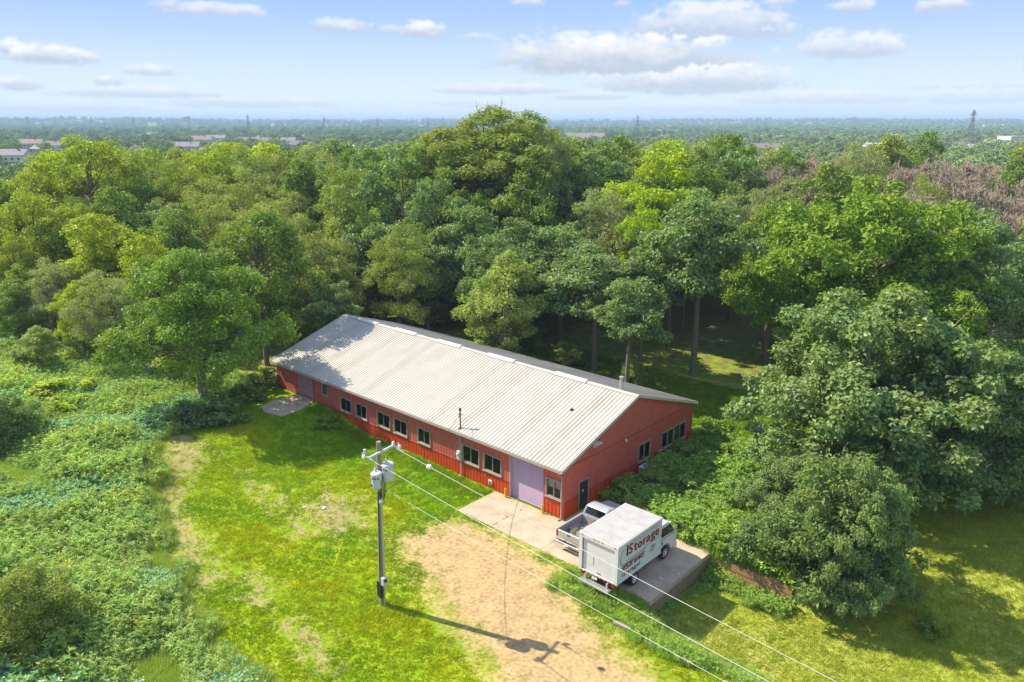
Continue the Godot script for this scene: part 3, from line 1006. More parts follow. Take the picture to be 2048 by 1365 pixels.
# ------------------------------------------------------------------ vehicles (nose towards -z)
func wheel(parent: Node, at: Vector3, r: float, w: float, side: float, dual := false, rim_mat: Material = null) -> void:
	var root := Node3D.new()
	root.name = "wheel"
	parent.add_child(root, true)
	root.position = at
	var b := Basis(Vector3.FORWARD, PI / 2 * side)
	var st := begin()
	for d in ([0.0, -w - 0.03] if dual else [0.0]):
		lathe(st, [Vector2(r * 0.62, d - w / 2), Vector2(r * 0.9, d - w / 2), Vector2(r, d - w / 2 + 0.04), Vector2(r, d + w / 2 - 0.04), Vector2(r * 0.9, d + w / 2), Vector2(r * 0.62, d + w / 2), Vector2(r * 0.6, d)], 24, Vector3.ZERO, b)
	obj("tyre", st, M.rubber, root)
	st = begin()
	var dish := -0.07 if dual else 0.02
	lathe(st, [Vector2(r * 0.62, w / 2 - 0.01), Vector2(r * 0.55, w / 2 - 0.02), Vector2(r * 0.5, w / 2 + dish - 0.03), Vector2(r * 0.26, w / 2 + dish - 0.01), Vector2(r * 0.22, w / 2 + dish + 0.04), Vector2(0.0, w / 2 + dish + 0.05)], 20, Vector3.ZERO, b)
	obj("rim", st, rim_mat if rim_mat else M.steel_rim, root)
	st = begin()
	for k in 6:
		var t := TAU * k / 6
		lathe(st, [Vector2(0.035, -0.01), Vector2(0.03, 0.025), Vector2(0.0, 0.027)], 8, b * Vector3(cos(t) * r * 0.38, w / 2 + dish - 0.02, sin(t) * r * 0.38), b)
	obj("hand_holes", st, M.black_plastic, root)

func bar(st: SurfaceTool, a: Vector3, b: Vector3, w: float, d: float) -> void:
	var y := (b - a).normalized()
	var x := y.cross(Vector3.FORWARD if absf(y.z) < 0.9 else Vector3.RIGHT).normalized()
	bx(st, (a + b) / 2, Vector3(w, (b - a).length(), d), Basis(x, y, x.cross(y)))

func pane4(called: String, a: Vector3, b: Vector3, c: Vector3, d: Vector3, m: Material, parent: Node) -> void:
	# a four-cornered pane 8 mm thick
	var n := (b - a).cross(c - a).normalized() * 0.004
	var st := begin()
	quad(st, a + n, b + n, c + n, d + n)
	quad(st, d - n, c - n, b - n, a - n)
	var p := [a, b, c, d]
	for i in 4:
		var q: Vector3 = p[i]
		var r: Vector3 = p[(i + 1) % 4]
		quad(st, q - n, r - n, r + n, q + n)
	obj(called, st, m, parent)

# thick lettering: the same word set three times, a little apart
func heavy(s: String, size: float, m: Material, parent: Node, at: Vector3, wide: float) -> void:
	for d in [Vector3.ZERO, Vector3(0.001, 0.012, -0.016), Vector3(0.002, -0.004, -0.032)]:
		words(s, size, m, parent, at + d * (minf(size, 0.4) / 0.34), PI / 2, 0.004, "Droid Sans", wide, true)

func make_box_truck() -> void:
	var t := thing("box_truck", "white cab-over box truck with red and black lettering on its side", "truck", Vector3(6.15, 0.045, 0.0))
	# box: x -1.25..1.25, z 0.5..4.7, y 0.88..3.08
	var bx0 := -1.22
	var bx1 := 1.22
	var zf := 0.5
	var zr := 4.72
	var y0 := 0.86
	var y1 := 3.05
	var body := Node3D.new()
	body.name = "cargo_box"
	t.add_child(body, true)
	box("side_panel", Vector3(bx1 - 0.02, (y0 + y1) / 2, (zf + zr) / 2), Vector3(0.04, y1 - y0, zr - zf), M.truck_white, body)
	box("side_panel", Vector3(bx0 + 0.02, (y0 + y1) / 2, (zf + zr) / 2), Vector3(0.04, y1 - y0, zr - zf), M.truck_white, body)
	box("front_panel", Vector3(0, (y0 + y1) / 2, zf + 0.02), Vector3(bx1 - bx0 - 0.08, y1 - y0, 0.04), M.truck_white, body)
	box("floor", Vector3(0, y0 + 0.05, (zf + zr) / 2 + 0.02), Vector3(bx1 - bx0 - 0.08, 0.1, zr - zf - 0.08), M.dark_metal, body)
	var st := begin()
	cbx(st, Vector3(0, y1 + 0.02, (zf + zr) / 2), Vector3(bx1 - bx0 + 0.012, 0.06, zr - zf + 0.012), 0.02)
	obj("roof", st, M.truck_roof, body)
	st = begin()
	for s in [bx0 + 0.0, bx1 - 0.0]:
		bx(st, Vector3(s, y1 - 0.01, (zf + zr) / 2), Vector3(0.05, 0.09, zr - zf + 0.03))
		bx(st, Vector3(s, y0 + 0.05, (zf + zr) / 2), Vector3(0.05, 0.1, zr - zf + 0.03))
	obj("rail", st, M.truck_white, body)
	# rear frame and roll-up door, set in
	st = begin()
	bx(st, Vector3(bx0 + 0.07, (y0 + y1) / 2, zr), Vector3(0.2, y1 - y0, 0.1))
	bx(st, Vector3(bx1 - 0.07, (y0 + y1) / 2, zr), Vector3(0.2, y1 - y0, 0.1))
	bx(st, Vector3(0, y1 - 0.11, zr), Vector3(bx1 - bx0 - 0.34, 0.22, 0.1))
	bx(st, Vector3(0, y0 + 0.04, zr), Vector3(bx1 - bx0 - 0.34, 0.1, 0.1))
	obj("rear_frame", st, M.truck_white, body)
	var rd := Node3D.new()
	rd.name = "rear_door"
	t.add_child(rd, true)
	for i in 6:
		box("door_section", Vector3(0, y0 + 0.25 + i * 0.308, zr - 0.06), Vector3(2.02, 0.303, 0.04), M.truck_white, rd)
	box("strap", Vector3(-0.35, 1.65, zr - 0.03), Vector3(0.02, 0.5, 0.015), M.stone, rd)
	box("latch", Vector3(0.0, y0 + 0.2, zr - 0.02), Vector3(0.16, 0.1, 0.05), M.galvanised, rd)
	for x in [-0.25, 0.0, 0.25, -1.05, 1.05]:
		box("marker_light", Vector3(x, y1 - 0.05, zr + 0.06), Vector3(0.09, 0.035, 0.03), M.tail_red, t)
	st = begin()
	for k in 9:
		bx(st, Vector3(-1.08 + k * 0.27, y0 + 0.0, zr + 0.06), Vector3(0.13, 0.06, 0.015))
	obj("reflective_tape", st, M.tail_red, t)
	for k in 4:
		for s in [bx0 - 0.001, bx1 + 0.001]:
			box("panel_seam", Vector3(s, (y0 + y1) / 2, zf + 0.85 * (k + 1)), Vector3(0.004, y1 - y0 - 0.2, 0.018), M.truck_white, body)
		box("roof_seam", Vector3(0, y1 + 0.052, zf + 0.85 * (k + 1)), Vector3(bx1 - bx0 - 0.1, 0.008, 0.03), M.truck_roof, body)
	# chassis
	st = begin()
	for x in [-0.38, 0.38]:
		bx(st, Vector3(x, 0.7, 1.7), Vector3(0.08, 0.2, 6.0))
	for z in [-1.0, 1.0, 2.2, 3.6, 4.5]:
		bx(st, Vector3(0, 0.7, z), Vector3(0.68, 0.12, 0.1))
	obj("chassis", st, M.dark_metal, t)
	st = begin()
	bx(st, Vector3(0, 0.48, 5.0), Vector3(1.9, 0.12, 0.34))
	for k in 12:
		bx(st, Vector3(-0.88 + k * 0.16, 0.55, 5.0), Vector3(0.03, 0.02, 0.3))
	bx(st, Vector3(-0.7, 0.66, 4.85), Vector3(0.1, 0.3, 0.1))
	bx(st, Vector3(0.7, 0.66, 4.85), Vector3(0.1, 0.3, 0.1))
	obj("step_bumper", st, M.galvanised, t)
	for x in [-0.95, 0.95]:
		box("tail_light", Vector3(x, 0.7, 4.72), Vector3(0.28, 0.12, 0.06), M.tail_red, t)
	for x in [-0.85, 0.85]:
		box("mud_flap", Vector3(x, 0.52, 3.55), Vector3(0.5, 0.5, 0.02), M.rubber, t)
	st = begin()
	cbx(st, Vector3(0.75, 0.62, 1.5), Vector3(0.5, 0.4, 0.9), 0.06)
	obj("fuel_tank", st, M.dark_metal, t)
	box("licence_plate", Vector3(-0.2, 0.7, 4.74), Vector3(0.32, 0.16, 0.02), M.trim_white, t)
	# wheels
	for s in [1.0, -1.0]:
		wheel(t, Vector3(1.07 * s, 0.4, 2.97), 0.4, 0.24, s, true)
		wheel(t, Vector3(0.9 * s, 0.4, -0.38), 0.4, 0.24, s, false)
	st = begin()
	for z in [2.97, -0.38]:
		tube(st, Vector3(-0.8, 0.4, z), Vector3(0.8, 0.4, z), 0.07, 0.07, 8)
	obj("axle", st, M.dark_metal, t)
	# cab: lower shell with wheel arch, roof, pillars and panes
	var cab := Node3D.new()
	cab.name = "cab"
	t.add_child(cab, true)
	var hw := 0.98
	var low := PackedVector2Array([Vector2(0.4, 0.9), Vector2(0.4, 1.5), Vector2(-1.38, 1.42), Vector2(-1.52, 1.3), Vector2(-1.58, 0.55), Vector2(-1.5, 0.42), Vector2(-0.98, 0.42), Vector2(-0.94, 0.6), Vector2(-0.78, 0.82), Vector2(-0.55, 0.92), Vector2(-0.2, 0.92), Vector2(0.02, 0.82), Vector2(0.12, 0.7), Vector2(0.4, 0.7)])
	st = begin()
	extrude_x(st, low, -hw, hw)
	obj("lower_shell", st, M.truck_white, cab)
	var rp := PackedVector2Array([Vector2(0.4, 2.12), Vector2(0.38, 2.2), Vector2(0.1, 2.25), Vector2(-0.6, 2.22), Vector2(-0.9, 2.12), Vector2(-0.92, 2.08), Vector2(-0.6, 2.1), Vector2(0.3, 2.12)])
	st = begin()
	extrude_x(st, rp, -hw + 0.06, hw - 0.06)
	bx(st, Vector3(hw - 0.05, 2.1, -0.2), Vector3(0.07, 0.09, 1.2))
	bx(st, Vector3(-hw + 0.05, 2.1, -0.2), Vector3(0.07, 0.09, 1.2))
	obj("roof", st, M.truck_white, cab)
	st = begin()
	bx(st, Vector3(0, 1.8, 0.37), Vector3(2 * hw - 0.1, 0.64, 0.06))
	for s in [-1.0, 1.0]:
		bar(st, Vector3(s * (hw - 0.04), 1.4, -1.38), Vector3(s * (hw - 0.08), 2.12, -0.88), 0.08, 0.08)
		bar(st, Vector3(s * (hw - 0.03), 1.48, 0.3), Vector3(s * (hw - 0.06), 2.1, 0.3), 0.06, 0.2)
	obj("pillar", st, M.truck_white, cab)
	for s in [-1.0, 1.0]:
		var x0: float = s * (hw - 0.02)
		var x1: float = s * (hw - 0.06)
		pane4("side_window", Vector3(x0, 1.44, 0.2), Vector3(x0, 1.43, -1.32), Vector3(x1, 2.08, -0.88), Vector3(x1, 2.08, 0.2), M.tinted_glass, cab)
		st = begin()
		bx(st, Vector3(s * (hw + 0.004), 1.36, -0.6), Vector3(0.012, 0.03, 1.5))
		obj("window_seal", st, M.black_plastic, cab)
		box("door_handle", Vector3(s * (hw + 0.012), 1.22, 0.05), Vector3(0.03, 0.05, 0.14), M.black_plastic, cab)
		box("badge", Vector3(s * (hw + 0.006), 1.08, -0.05), Vector3(0.01, 0.09, 0.16), M.sign_teal, cab)
		st = begin()
		tube(st, Vector3(s * hw, 1.5, -1.3), Vector3(s * (hw + 0.2), 1.62, -1.42), 0.015, 0.015, 6)
		tube(st, Vector3(s * hw, 2.0, -1.0), Vector3(s * (hw + 0.2), 1.9, -1.42), 0.015, 0.015, 6)
		cbx(st, Vector3(s * (hw + 0.22), 1.76, -1.42), Vector3(0.2, 0.42, 0.08), 0.02)
		obj("mirror", st, M.black_plastic, cab)
		box("headlight", Vector3(s * 0.75, 0.72, -1.585), Vector3(0.3, 0.16, 0.03), M.porcelain, cab)
		box("turn_signal", Vector3(s * 0.965, 0.72, -1.5), Vector3(0.04, 0.12, 0.1), M.amber, cab)
	pane4("windshield", Vector3(-hw + 0.1, 1.43, -1.4), Vector3(hw - 0.1, 1.43, -1.4), Vector3(hw - 0.14, 2.08, -0.92), Vector3(-hw + 0.14, 2.08, -0.92), M.tinted_glass, cab)
	box("seat", Vector3(0, 1.55, 0.05), Vector3(1.7, 0.5, 0.2), M.interior, cab)
	box("bumper", Vector3(0, 0.45, -1.6), Vector3(2.0, 0.22, 0.14), M.truck_white, cab)
	for x in [-0.6, 0.0, 0.6]:
		box("clearance_light", Vector3(x, 2.25, -0.45), Vector3(0.08, 0.04, 0.05), M.amber, cab)
	# writing on the right side; the panel faces +x, words run from the rear to the front
	var L := zr - zf
	var Hh := y1 - y0
	var P := func(s: float, h: float) -> Vector3: return Vector3(bx1 + 0.004, y0 + Hh * h, zr - L * s)
	var q := PI / 2
	words("SELF STORAGE - WITH SERVICE", 0.125, M.sign_grey, t, P.call(0.165, 0.865), q, 0.004, "Droid Serif", 1.18)
	heavy("i", 0.6, M.sign_black, t, P.call(0.165, 0.535), 1.0)
	heavy("S", 0.6, M.sign_red, t, P.call(0.225, 0.535), 1.0)
	heavy("torage", 0.5, M.sign_maroon, t, P.call(0.34, 0.535), 1.2)
	heavy("952", 0.3, M.sign_red, t, P.call(0.09, 0.235), 1.45)
	heavy("-", 0.3, M.sign_black, t, P.call(0.29, 0.235), 1.3)
	heavy("440", 0.3, M.sign_red, t, P.call(0.345, 0.235), 1.5)
	var at := 0.1
	for ch in ["i", "S", "t", "o", "r", "a", "g", "e", "l"]:
		heavy(ch, 0.21, M.sign_black, t, P.call(at, 0.09), 1.1)
		at += 0.036 if ch in ["i", "t", "r"] else 0.054
	# swoosh, rules and the strips of small print that cannot be read
	st = begin()
	var pts := [P.call(0.985, 0.845), P.call(0.12, 0.845), P.call(0.085, 0.81), P.call(0.06, 0.72), P.call(0.06, 0.6), P.call(0.075, 0.5), P.call(0.105, 0.455), P.call(0.14, 0.445), P.call(0.6, 0.475)]
	for i in pts.size() - 1:
		bar(st, pts[i], pts[i + 1], 0.006, 0.02 if i == 0 else 0.045)
	bar(st, P.call(0.6, 0.475), P.call(0.68, 0.56), 0.006, 0.04)
	bar(st, P.call(0.72, 0.535), P.call(0.99, 0.535), 0.006, 0.035)
	obj("swoosh", st, M.sign_teal, t)
	st = begin()
	bar(st, P.call(0.1, 0.41), P.call(0.6, 0.41), 0.006, 0.1)
	bar(st, P.call(0.74, 0.41), P.call(0.84, 0.41), 0.006, 0.09)
	bar(st, P.call(0.72, 0.35), P.call(0.86, 0.35), 0.006, 0.03)
	obj("dark_strip", st, M.sign_black, t)
	st = begin()
	var rng := RandomNumberGenerator.new()
	rng.seed = 2
	var s0 := 0.17
	while s0 < 0.64:
		var w := rng.randf_range(0.008, 0.03)
		bar(st, P.call(s0, 0.505), P.call(s0 + w, 0.505), 0.006, 0.05)
		s0 += w + 0.008
	obj("small_print", st, M.sign_grey, t)
	st = begin()
	s0 = 0.12
	while s0 < 0.58:
		var w := rng.randf_range(0.012, 0.035)
		bar(st, P.call(s0, 0.41) + Vector3(0.003, 0, 0), P.call(s0 + w, 0.41) + Vector3(0.003, 0, 0), 0.006, 0.05)
		s0 += w + 0.014
	obj("small_print", st, M.truck_white, t)
	st = begin()
	for c in [0.755, 0.82]:
		for k in 6:
			var a0 := PI * k / 6.0
			var a1 := PI * (k + 1) / 6.0
			if c > 0.8 and k < 1:
				continue
			bar(st, P.call(c, 0.25) + Vector3(0, sin(a0) * 0.13, -cos(a0) * 0.1), P.call(c, 0.25) + Vector3(0, sin(a1) * 0.13, -cos(a1) * 0.1), 0.006, 0.05)
	obj("broken_numerals", st, M.sign_maroon, t)

func make_pickup() -> void:
	var t := thing("pickup_truck", "silver pickup truck with open bed parked between building and box truck", "pickup", Vector3(2.65, 0.045, 0.0))
	var hw := 0.92
	# bed
	var bed := Node3D.new()
	bed.name = "bed"
	t.add_child(bed, true)
	for s in [-1.0, 1.0]:
		var st := begin()
		extrude_x(st, PackedVector2Array([Vector2(2.72, 0.55), Vector2(2.74, 1.17), Vector2(0.3, 1.19), Vector2(0.3, 0.5), Vector2(1.05, 0.5), Vector2(1.1, 0.7), Vector2(1.3, 0.86), Vector2(1.6, 0.86), Vector2(1.8, 0.7), Vector2(1.85, 0.5)]), s * hw - 0.05, s * hw + 0.03)
		obj("bed_side", st, M.silver_paint, bed)
		st = begin()
		cbx(st, Vector3(s * (hw - 0.02), 1.19, 1.52), Vector3(0.13, 0.05, 2.44), 0.015)
		obj("bed_rail", st, M.silver_paint, bed)
		box("inner_wall", Vector3(s * (hw - 0.09), 0.93, 1.5), Vector3(0.05, 0.48, 2.36), M.bed_liner, bed)
		box("wheel_tub", Vector3(s * (hw - 0.24), 0.8, 1.45), Vector3(0.24, 0.24, 0.85), M.bed_liner, bed)
	box("bed_floor", Vector3(0, 0.66, 1.5), Vector3(1.7, 0.06, 2.4), M.bed_liner, bed)
	box("bed_front", Vector3(0, 0.93, 0.34), Vector3(1.72, 0.5, 0.06), M.silver_paint, bed)
	var tg := Node3D.new()
	tg.name = "tailgate"
	t.add_child(tg, true)
	var st := begin()
	cbx(st, Vector3(0, 0.91, 2.74), Vector3(1.6, 0.54, 0.09), 0.02)
	obj("panel", st, M.silver_tailgate, tg)
	for y in [1.02, 0.8]:
		box("crease", Vector3(0, y, 2.79), Vector3(1.5, 0.02, 0.012), M.silver_tailgate, tg)
	box("handle", Vector3(0, 1.06, 2.79), Vector3(0.2, 0.07, 0.02), M.black_plastic, tg)
	for s in [-1.0, 1.0]:
		box("tail_light", Vector3(s * 0.87, 0.9, 2.74), Vector3(0.12, 0.4, 0.08), M.tail_red, t)
	st = begin()
	cbx(st, Vector3(0, 0.52, 2.88), Vector3(1.8, 0.17, 0.2), 0.03)
	obj("rear_bumper", st, M.chrome, t)
	box("licence_plate", Vector3(0, 0.52, 2.99), Vector3(0.3, 0.14, 0.01), M.trim_white, t)
	box("step_pad", Vector3(0, 0.61, 2.88), Vector3(1.3, 0.012, 0.16), M.black_plastic, t)
	# cab
	var cab := Node3D.new()
	cab.name = "cab"
	t.add_child(cab, true)
	st = begin()
	extrude_x(st, PackedVector2Array([Vector2(0.28, 0.4), Vector2(0.28, 1.2), Vector2(-1.05, 1.16), Vector2(-1.1, 0.4)]), -hw, hw)
	obj("lower_shell", st, M.silver_paint, cab)
	st = begin()
	extrude_x(st, PackedVector2Array([Vector2(0.12, 1.7), Vector2(0.05, 1.75), Vector2(-0.3, 1.78), Vector2(-0.62, 1.73), Vector2(-0.66, 1.69), Vector2(-0.3, 1.72), Vector2(0.08, 1.69)]), -0.68, 0.68)
	for s in [-1.0, 1.0]:
		bar(st, Vector3(s * 0.7, 1.7, 0.08), Vector3(s * 0.7, 1.7, -0.64), 0.1, 0.07)
	obj("roof", st, M.silver_paint, cab)
	st = begin()
	for s in [-1.0, 1.0]:
		bar(st, Vector3(s * 0.86, 1.17, 0.24), Vector3(s * 0.7, 1.72, 0.08), 0.1, 0.1)
		bar(st, Vector3(s * 0.86, 1.15, -1.02), Vector3(s * 0.7, 1.72, -0.62), 0.07, 0.07)
	bx(st, Vector3(0, 1.21, 0.24), Vector3(1.7, 0.06, 0.08))
	obj("pillar", st, M.silver_paint, cab)
	pane4("rear_window", Vector3(-0.8, 1.22, 0.25), Vector3(0.8, 1.22, 0.25), Vector3(0.66, 1.7, 0.09), Vector3(-0.66, 1.7, 0.09), M.tinted_glass, cab)
	pane4("windshield", Vector3(0.8, 1.17, -1.04), Vector3(-0.8, 1.17, -1.04), Vector3(-0.66, 1.7, -0.64), Vector3(0.66, 1.7, -0.64), M.tinted_glass, cab)
	for s in [-1.0, 1.0]:
		pane4("side_window", Vector3(s * 0.86, 1.19, 0.2), Vector3(s * 0.86, 1.17, -0.98), Vector3(s * 0.71, 1.69, -0.6), Vector3(s * 0.71, 1.69, 0.06), M.tinted_glass, cab)
		st = begin()
		cbx(st, Vector3(s * 1.02, 1.22, -0.86), Vector3(0.18, 0.14, 0.08), 0.02)
		obj("mirror", st, M.black_plastic, cab)
		box("door_handle", Vector3(s * 0.93, 1.02, 0.05), Vector3(0.03, 0.04, 0.14), M.black_plastic, cab)
	box("seat", Vector3(0, 1.1, -0.05), Vector3(1.5, 0.5, 0.18), M.interior, cab)
	# nose
	st = begin()
	extrude_x(st, PackedVector2Array([Vector2(-1.04, 0.45), Vector2(-1.04, 1.16), Vector2(-1.2, 1.17), Vector2(-1.9, 1.1), Vector2(-2.4, 1.0), Vector2(-2.5, 0.9), Vector2(-2.52, 0.45), Vector2(-2.2, 0.45), Vector2(-2.14, 0.7), Vector2(-1.95, 0.84), Vector2(-1.65, 0.84), Vector2(-1.46, 0.7), Vector2(-1.4, 0.45)]), -hw, hw)
	obj("hood", st, M.silver_paint, t)
	st = begin()
	cbx(st, Vector3(0, 0.5, -2.58), Vector3(1.84, 0.2, 0.16), 0.03)
	obj("front_bumper", st, M.chrome, t)
	box("grille", Vector3(0, 0.8, -2.53), Vector3(1.1, 0.22, 0.03), M.black_plastic, t)
	for s in [-1.0, 1.0]:
		box("headlight", Vector3(s * 0.73, 0.8, -2.53), Vector3(0.32, 0.2, 0.03), M.porcelain, t)
		wheel(t, Vector3(s * 0.8, 0.36, 1.45), 0.36, 0.22, s)
		wheel(t, Vector3(s * 0.8, 0.36, -1.8), 0.36, 0.22, s)
	st = begin()
	for x in [-0.4, 0.4]:
		bx(st, Vector3(x, 0.52, 0.2), Vector3(0.1, 0.14, 4.9))
	for z in [1.45, -1.8]:
		tube(st, Vector3(-0.75, 0.36, z), Vector3(0.75, 0.36, z), 0.05, 0.05, 8)
	obj("chassis", st, M.dark_metal, t)
	# load in the bed: each a thing of its own
	var floor_y := 0.735
	var bucket := [["white plastic bucket of dry plants near the pickup tailgate", 2.62, 2.28, 0.19, 0.36], ["white bucket behind the first one in the pickup bed", 2.95, 1.72, 0.15, 0.3]]
	for c in bucket:
		var o := thing("bucket", c[0], "bucket", Vector3(c[1], floor_y, c[2]), 0.0, "buckets in the pickup bed")
		st = begin()
		lathe(st, [Vector2(0.0, 0.0), Vector2(c[3] * 0.85, 0.0), Vector2(c[3], c[4]), Vector2(c[3] * 1.06, c[4]), Vector2(c[3] * 0.96, c[4] - 0.01), Vector2(c[3] * 0.86, 0.06)], 16)
		obj("body", st, M.bucket_white, o)
		st = begin()
		lathe(st, [Vector2(c[3] * 0.95, c[4] - 0.06), Vector2(0.0, c[4] - 0.05)], 12)
		obj("soil", st, M.bark, o)
		dry_sprigs(o, Vector3(0, c[4] - 0.06, 0), c[3] * 0.8, 22, 0.35)
	var planters := [["terracotta coloured planter box of dry plants in the pickup bed", 2.98, 1.05, 0.35], ["second planter box of dry plants nearest the pickup cab", 2.75, 0.72, 0.3]]
	for c in planters:
		var o := thing("planter_box", c[0], "planter", Vector3(c[1], floor_y, c[2]), 0.5, "planter boxes in the pickup bed")
		st = begin()
		bx(st, Vector3(0, 0.02, 0), Vector3(0.3, 0.03, 0.8))
		for s in [-1.0, 1.0]:
			bx(st, Vector3(s * 0.16, 0.14, 0), Vector3(0.03, 0.28, 0.86))
			bx(st, Vector3(0, 0.14, s * 0.415), Vector3(0.29, 0.28, 0.03))
		obj("trough", st, M.terracotta, o)
		box("soil", Vector3(0, 0.13, 0), Vector3(0.288, 0.19, 0.79), M.bark, o)
		dry_sprigs(o, Vector3(0, 0.22, 0), 0.3, 30, 0.35)

func dry_sprigs(parent: Node, at: Vector3, r: float, n: int, h: float) -> void:
	var rng := RandomNumberGenerator.new()
	rng.seed = n + int(r * 100)
	var st := begin()
	for i in n:
		var p := at + Vector3(rng.randf_range(-r, r) * 0.6, 0, rng.randf_range(-r, r))
		var q := p + Vector3(rng.randf_range(-0.15, 0.15), h * rng.randf_range(0.5, 1.2), rng.randf_range(-0.15, 0.15))
		tube(st, p, q, 0.008, 0.004, 3, false)
		for k in 3:
			var c := p.lerp(q, rng.randf_range(0.4, 1.0))
			bx(st, c, Vector3(0.1, 0.004, 0.03), Basis(Vector3(rng.randf() - 0.5, rng.randf() - 0.5, rng.randf() - 0.5).normalized(), rng.randf() * TAU))
	obj("dry_plants", st, M.dry_plant, parent)

# ------------------------------------------------------------------ utility pole, wires and small things
func insulator_string(st: SurfaceTool, a: Vector3, b: Vector3, n: int) -> void:
	var d := (b - a).normalized()
	var f := frame_of(d)
	var bs := Basis(f[0], d, f[0].cross(d))
	for i in n:
		lathe(st, [Vector2(0.015, -0.05), Vector2(0.055, -0.015), Vector2(0.05, 0.01), Vector2(0.018, 0.05)], 10, a.lerp(b, (i + 0.5) / n), bs)

const ARM_Y := 8.75

func make_pole() -> void:
	var t := thing("utility_pole", "weathered wooden utility pole with two grey transformers on the front lawn", "utility pole", Vector3(-1.37, ground_y(-1.37, 13.18), 13.18))
	var top := Vector3(0.14, 9.1, -0.18)
	var st := begin()
	pipe(st, [Vector3(0, -0.4, 0), Vector3(0.03, 2.5, -0.04), Vector3(0.08, 5.5, -0.11), top], [0.16, 0.15, 0.13, 0.115], 12)
	obj("pole", st, M.weathered_wood, t)
	var ax := Vector3(0.12, ARM_Y - 0.25, -0.17)
	# crossarm lies mostly along z
	var dir := Vector3(0.17, 0.0, -1.0).normalized()
	st = begin()
	bx(st, ax + Vector3(0.17, 0.1, 0), Vector3(0.085, 0.1, 1.75), Basis(Vector3.UP, 0.17))
	obj("crossarm", st, M.light_grey_paint, t)
	for s in [-1.0, 1.0]:
		var e: Vector3 = ax + Vector3(0.17, 0.1, 0) + dir * 0.82 * s
		st = begin()
		tube(st, e + Vector3(-0.05, 0.05, 0), e + Vector3(-0.12, 0.26, 0), 0.03, 0.03, 8)
		lathe(st, [Vector2(0.03, 0.0), Vector2(0.075, 0.04), Vector2(0.03, 0.08), Vector2(0.075, 0.12), Vector2(0.03, 0.16), Vector2(0.07, 0.2), Vector2(0.0, 0.24)], 10, e + Vector3(-0.12, 0.1, 0.05 * s))
		obj("cutout", st, M.porcelain, t)
		st = begin()
		var o: Vector3 = e + dir * 0.16 * s
		bar(st, e, o, 0.045, 0.045)
		bx(st, o + Vector3(0, 0.08, 0), Vector3(0.045, 0.26, 0.045))
		lathe(st, [Vector2(0.03, 0.0), Vector2(0.07, 0.05), Vector2(0.03, 0.1), Vector2(0.07, 0.15), Vector2(0.0, 0.22)], 10, o + Vector3(0.1, -0.05, 0))
		obj("surge_arrester", st, M.porcelain, t)
		st = begin()
		insulator_string(st, e + Vector3(0.06, 0.0, 0), e + Vector3(0.62, -0.06, 0.0), 5)
		obj("insulator_string", st, M.porcelain, t)
	# transformers
	for c in [[Vector3(0.3, 6.85, 0.17), 0.27, 0.78], [Vector3(0.46, 7.1, -0.4), 0.3, 0.88]]:
		var tr := Node3D.new()
		tr.name = "transformer"
		t.add_child(tr, true)
		tr.position = c[0]
		var r: float = c[1]
		var h: float = c[2]
		st = begin()
		lathe(st, [Vector2(0.0, 0.0), Vector2(r * 0.92, 0.0), Vector2(r * 0.97, 0.03), Vector2(r * 0.97, h - 0.1), Vector2(r * 1.05, h - 0.09), Vector2(r * 1.05, h - 0.04), Vector2(r * 0.9, h), Vector2(0.0, h + 0.05)], 22)
		obj("tank", st, M.light_grey_paint, tr)
		st = begin()
		lathe(st, [Vector2(0.06, 0.0), Vector2(0.075, 0.05), Vector2(0.045, 0.08), Vector2(0.07, 0.12), Vector2(0.035, 0.17), Vector2(0.0, 0.26)], 10, Vector3(-r * 0.35, h, 0.0))
		obj("bushing", st, M.porcelain, tr)
		for k in 3:
			st = begin()
			lathe(st, [Vector2(0.04, 0.0), Vector2(0.035, 0.06), Vector2(0.0, 0.08)], 8, Vector3(cos(0.4 + k * 0.5) * r * 0.95, h * 0.72, sin(0.4 + k * 0.5) * r * 0.95), Basis(Vector3(-sin(0.4 + k * 0.5), 0, cos(0.4 + k * 0.5)), -PI / 2))
			obj("terminal", st, M.black_plastic, tr)
		st = begin()
		bx(st, Vector3(-r * 0.3, h * 0.2, r * 0.9), Vector3(0.1, 0.09, 0.06))
		obj("name_plate", st, M.sign_black, tr)
		st = begin()
		var back: Vector3 = Vector3(0.1, 0, -0.15) - Vector3(c[0].x, 0, c[0].z)
		for y in [0.2, h - 0.22]:
			bar(st, Vector3(0, y, 0) + back.normalized() * r * 0.9, Vector3(0, y, 0) + back * 0.9, 0.08, 0.08)
		obj("bracket", st, M.galvanised, tr)
		st = begin()
		pipe(st, [Vector3(-r * 0.35, h + 0.24, 0.0), Vector3(-0.05, h + 0.7, 0.0), Vector3(0.05, ARM_Y - 0.2 - c[0].y, -0.3 * signf(-c[0].z) * 0.6)], [0.008, 0.008, 0.008], 5)
		obj("lead_wire", st, M.wire_white, tr)
	# loops of drop wire
	st = begin()
	for k in 5:
		var z := -0.35 + k * 0.14
		pipe(st, [Vector3(0.3, 7.7 - 0.06 * k, z), Vector3(0.46 + 0.04 * k, 7.2, z * 0.7), Vector3(0.5 + 0.05 * k, 6.5 - 0.12 * k, z * 0.5), Vector3(0.3, 6.2, z * 0.3), Vector3(0.17, 6.6, -0.1)], [0.014, 0.014, 0.014, 0.014, 0.014], 5)
	obj("drop_loop", st, M.wire_black, t)
	# conduit, meter can and guard
	st = begin()
	tube(st, Vector3(0.24, 0.0, 0.04), Vector3(0.27, 1.9, 0.0), 0.045, 0.045, 8)
	tube(st, Vector3(0.27, 1.9, 0.0), Vector3(0.26, 5.9, -0.05), 0.055, 0.055, 8)
	obj("conduit", st, M.galvanised, t)
	st = begin()
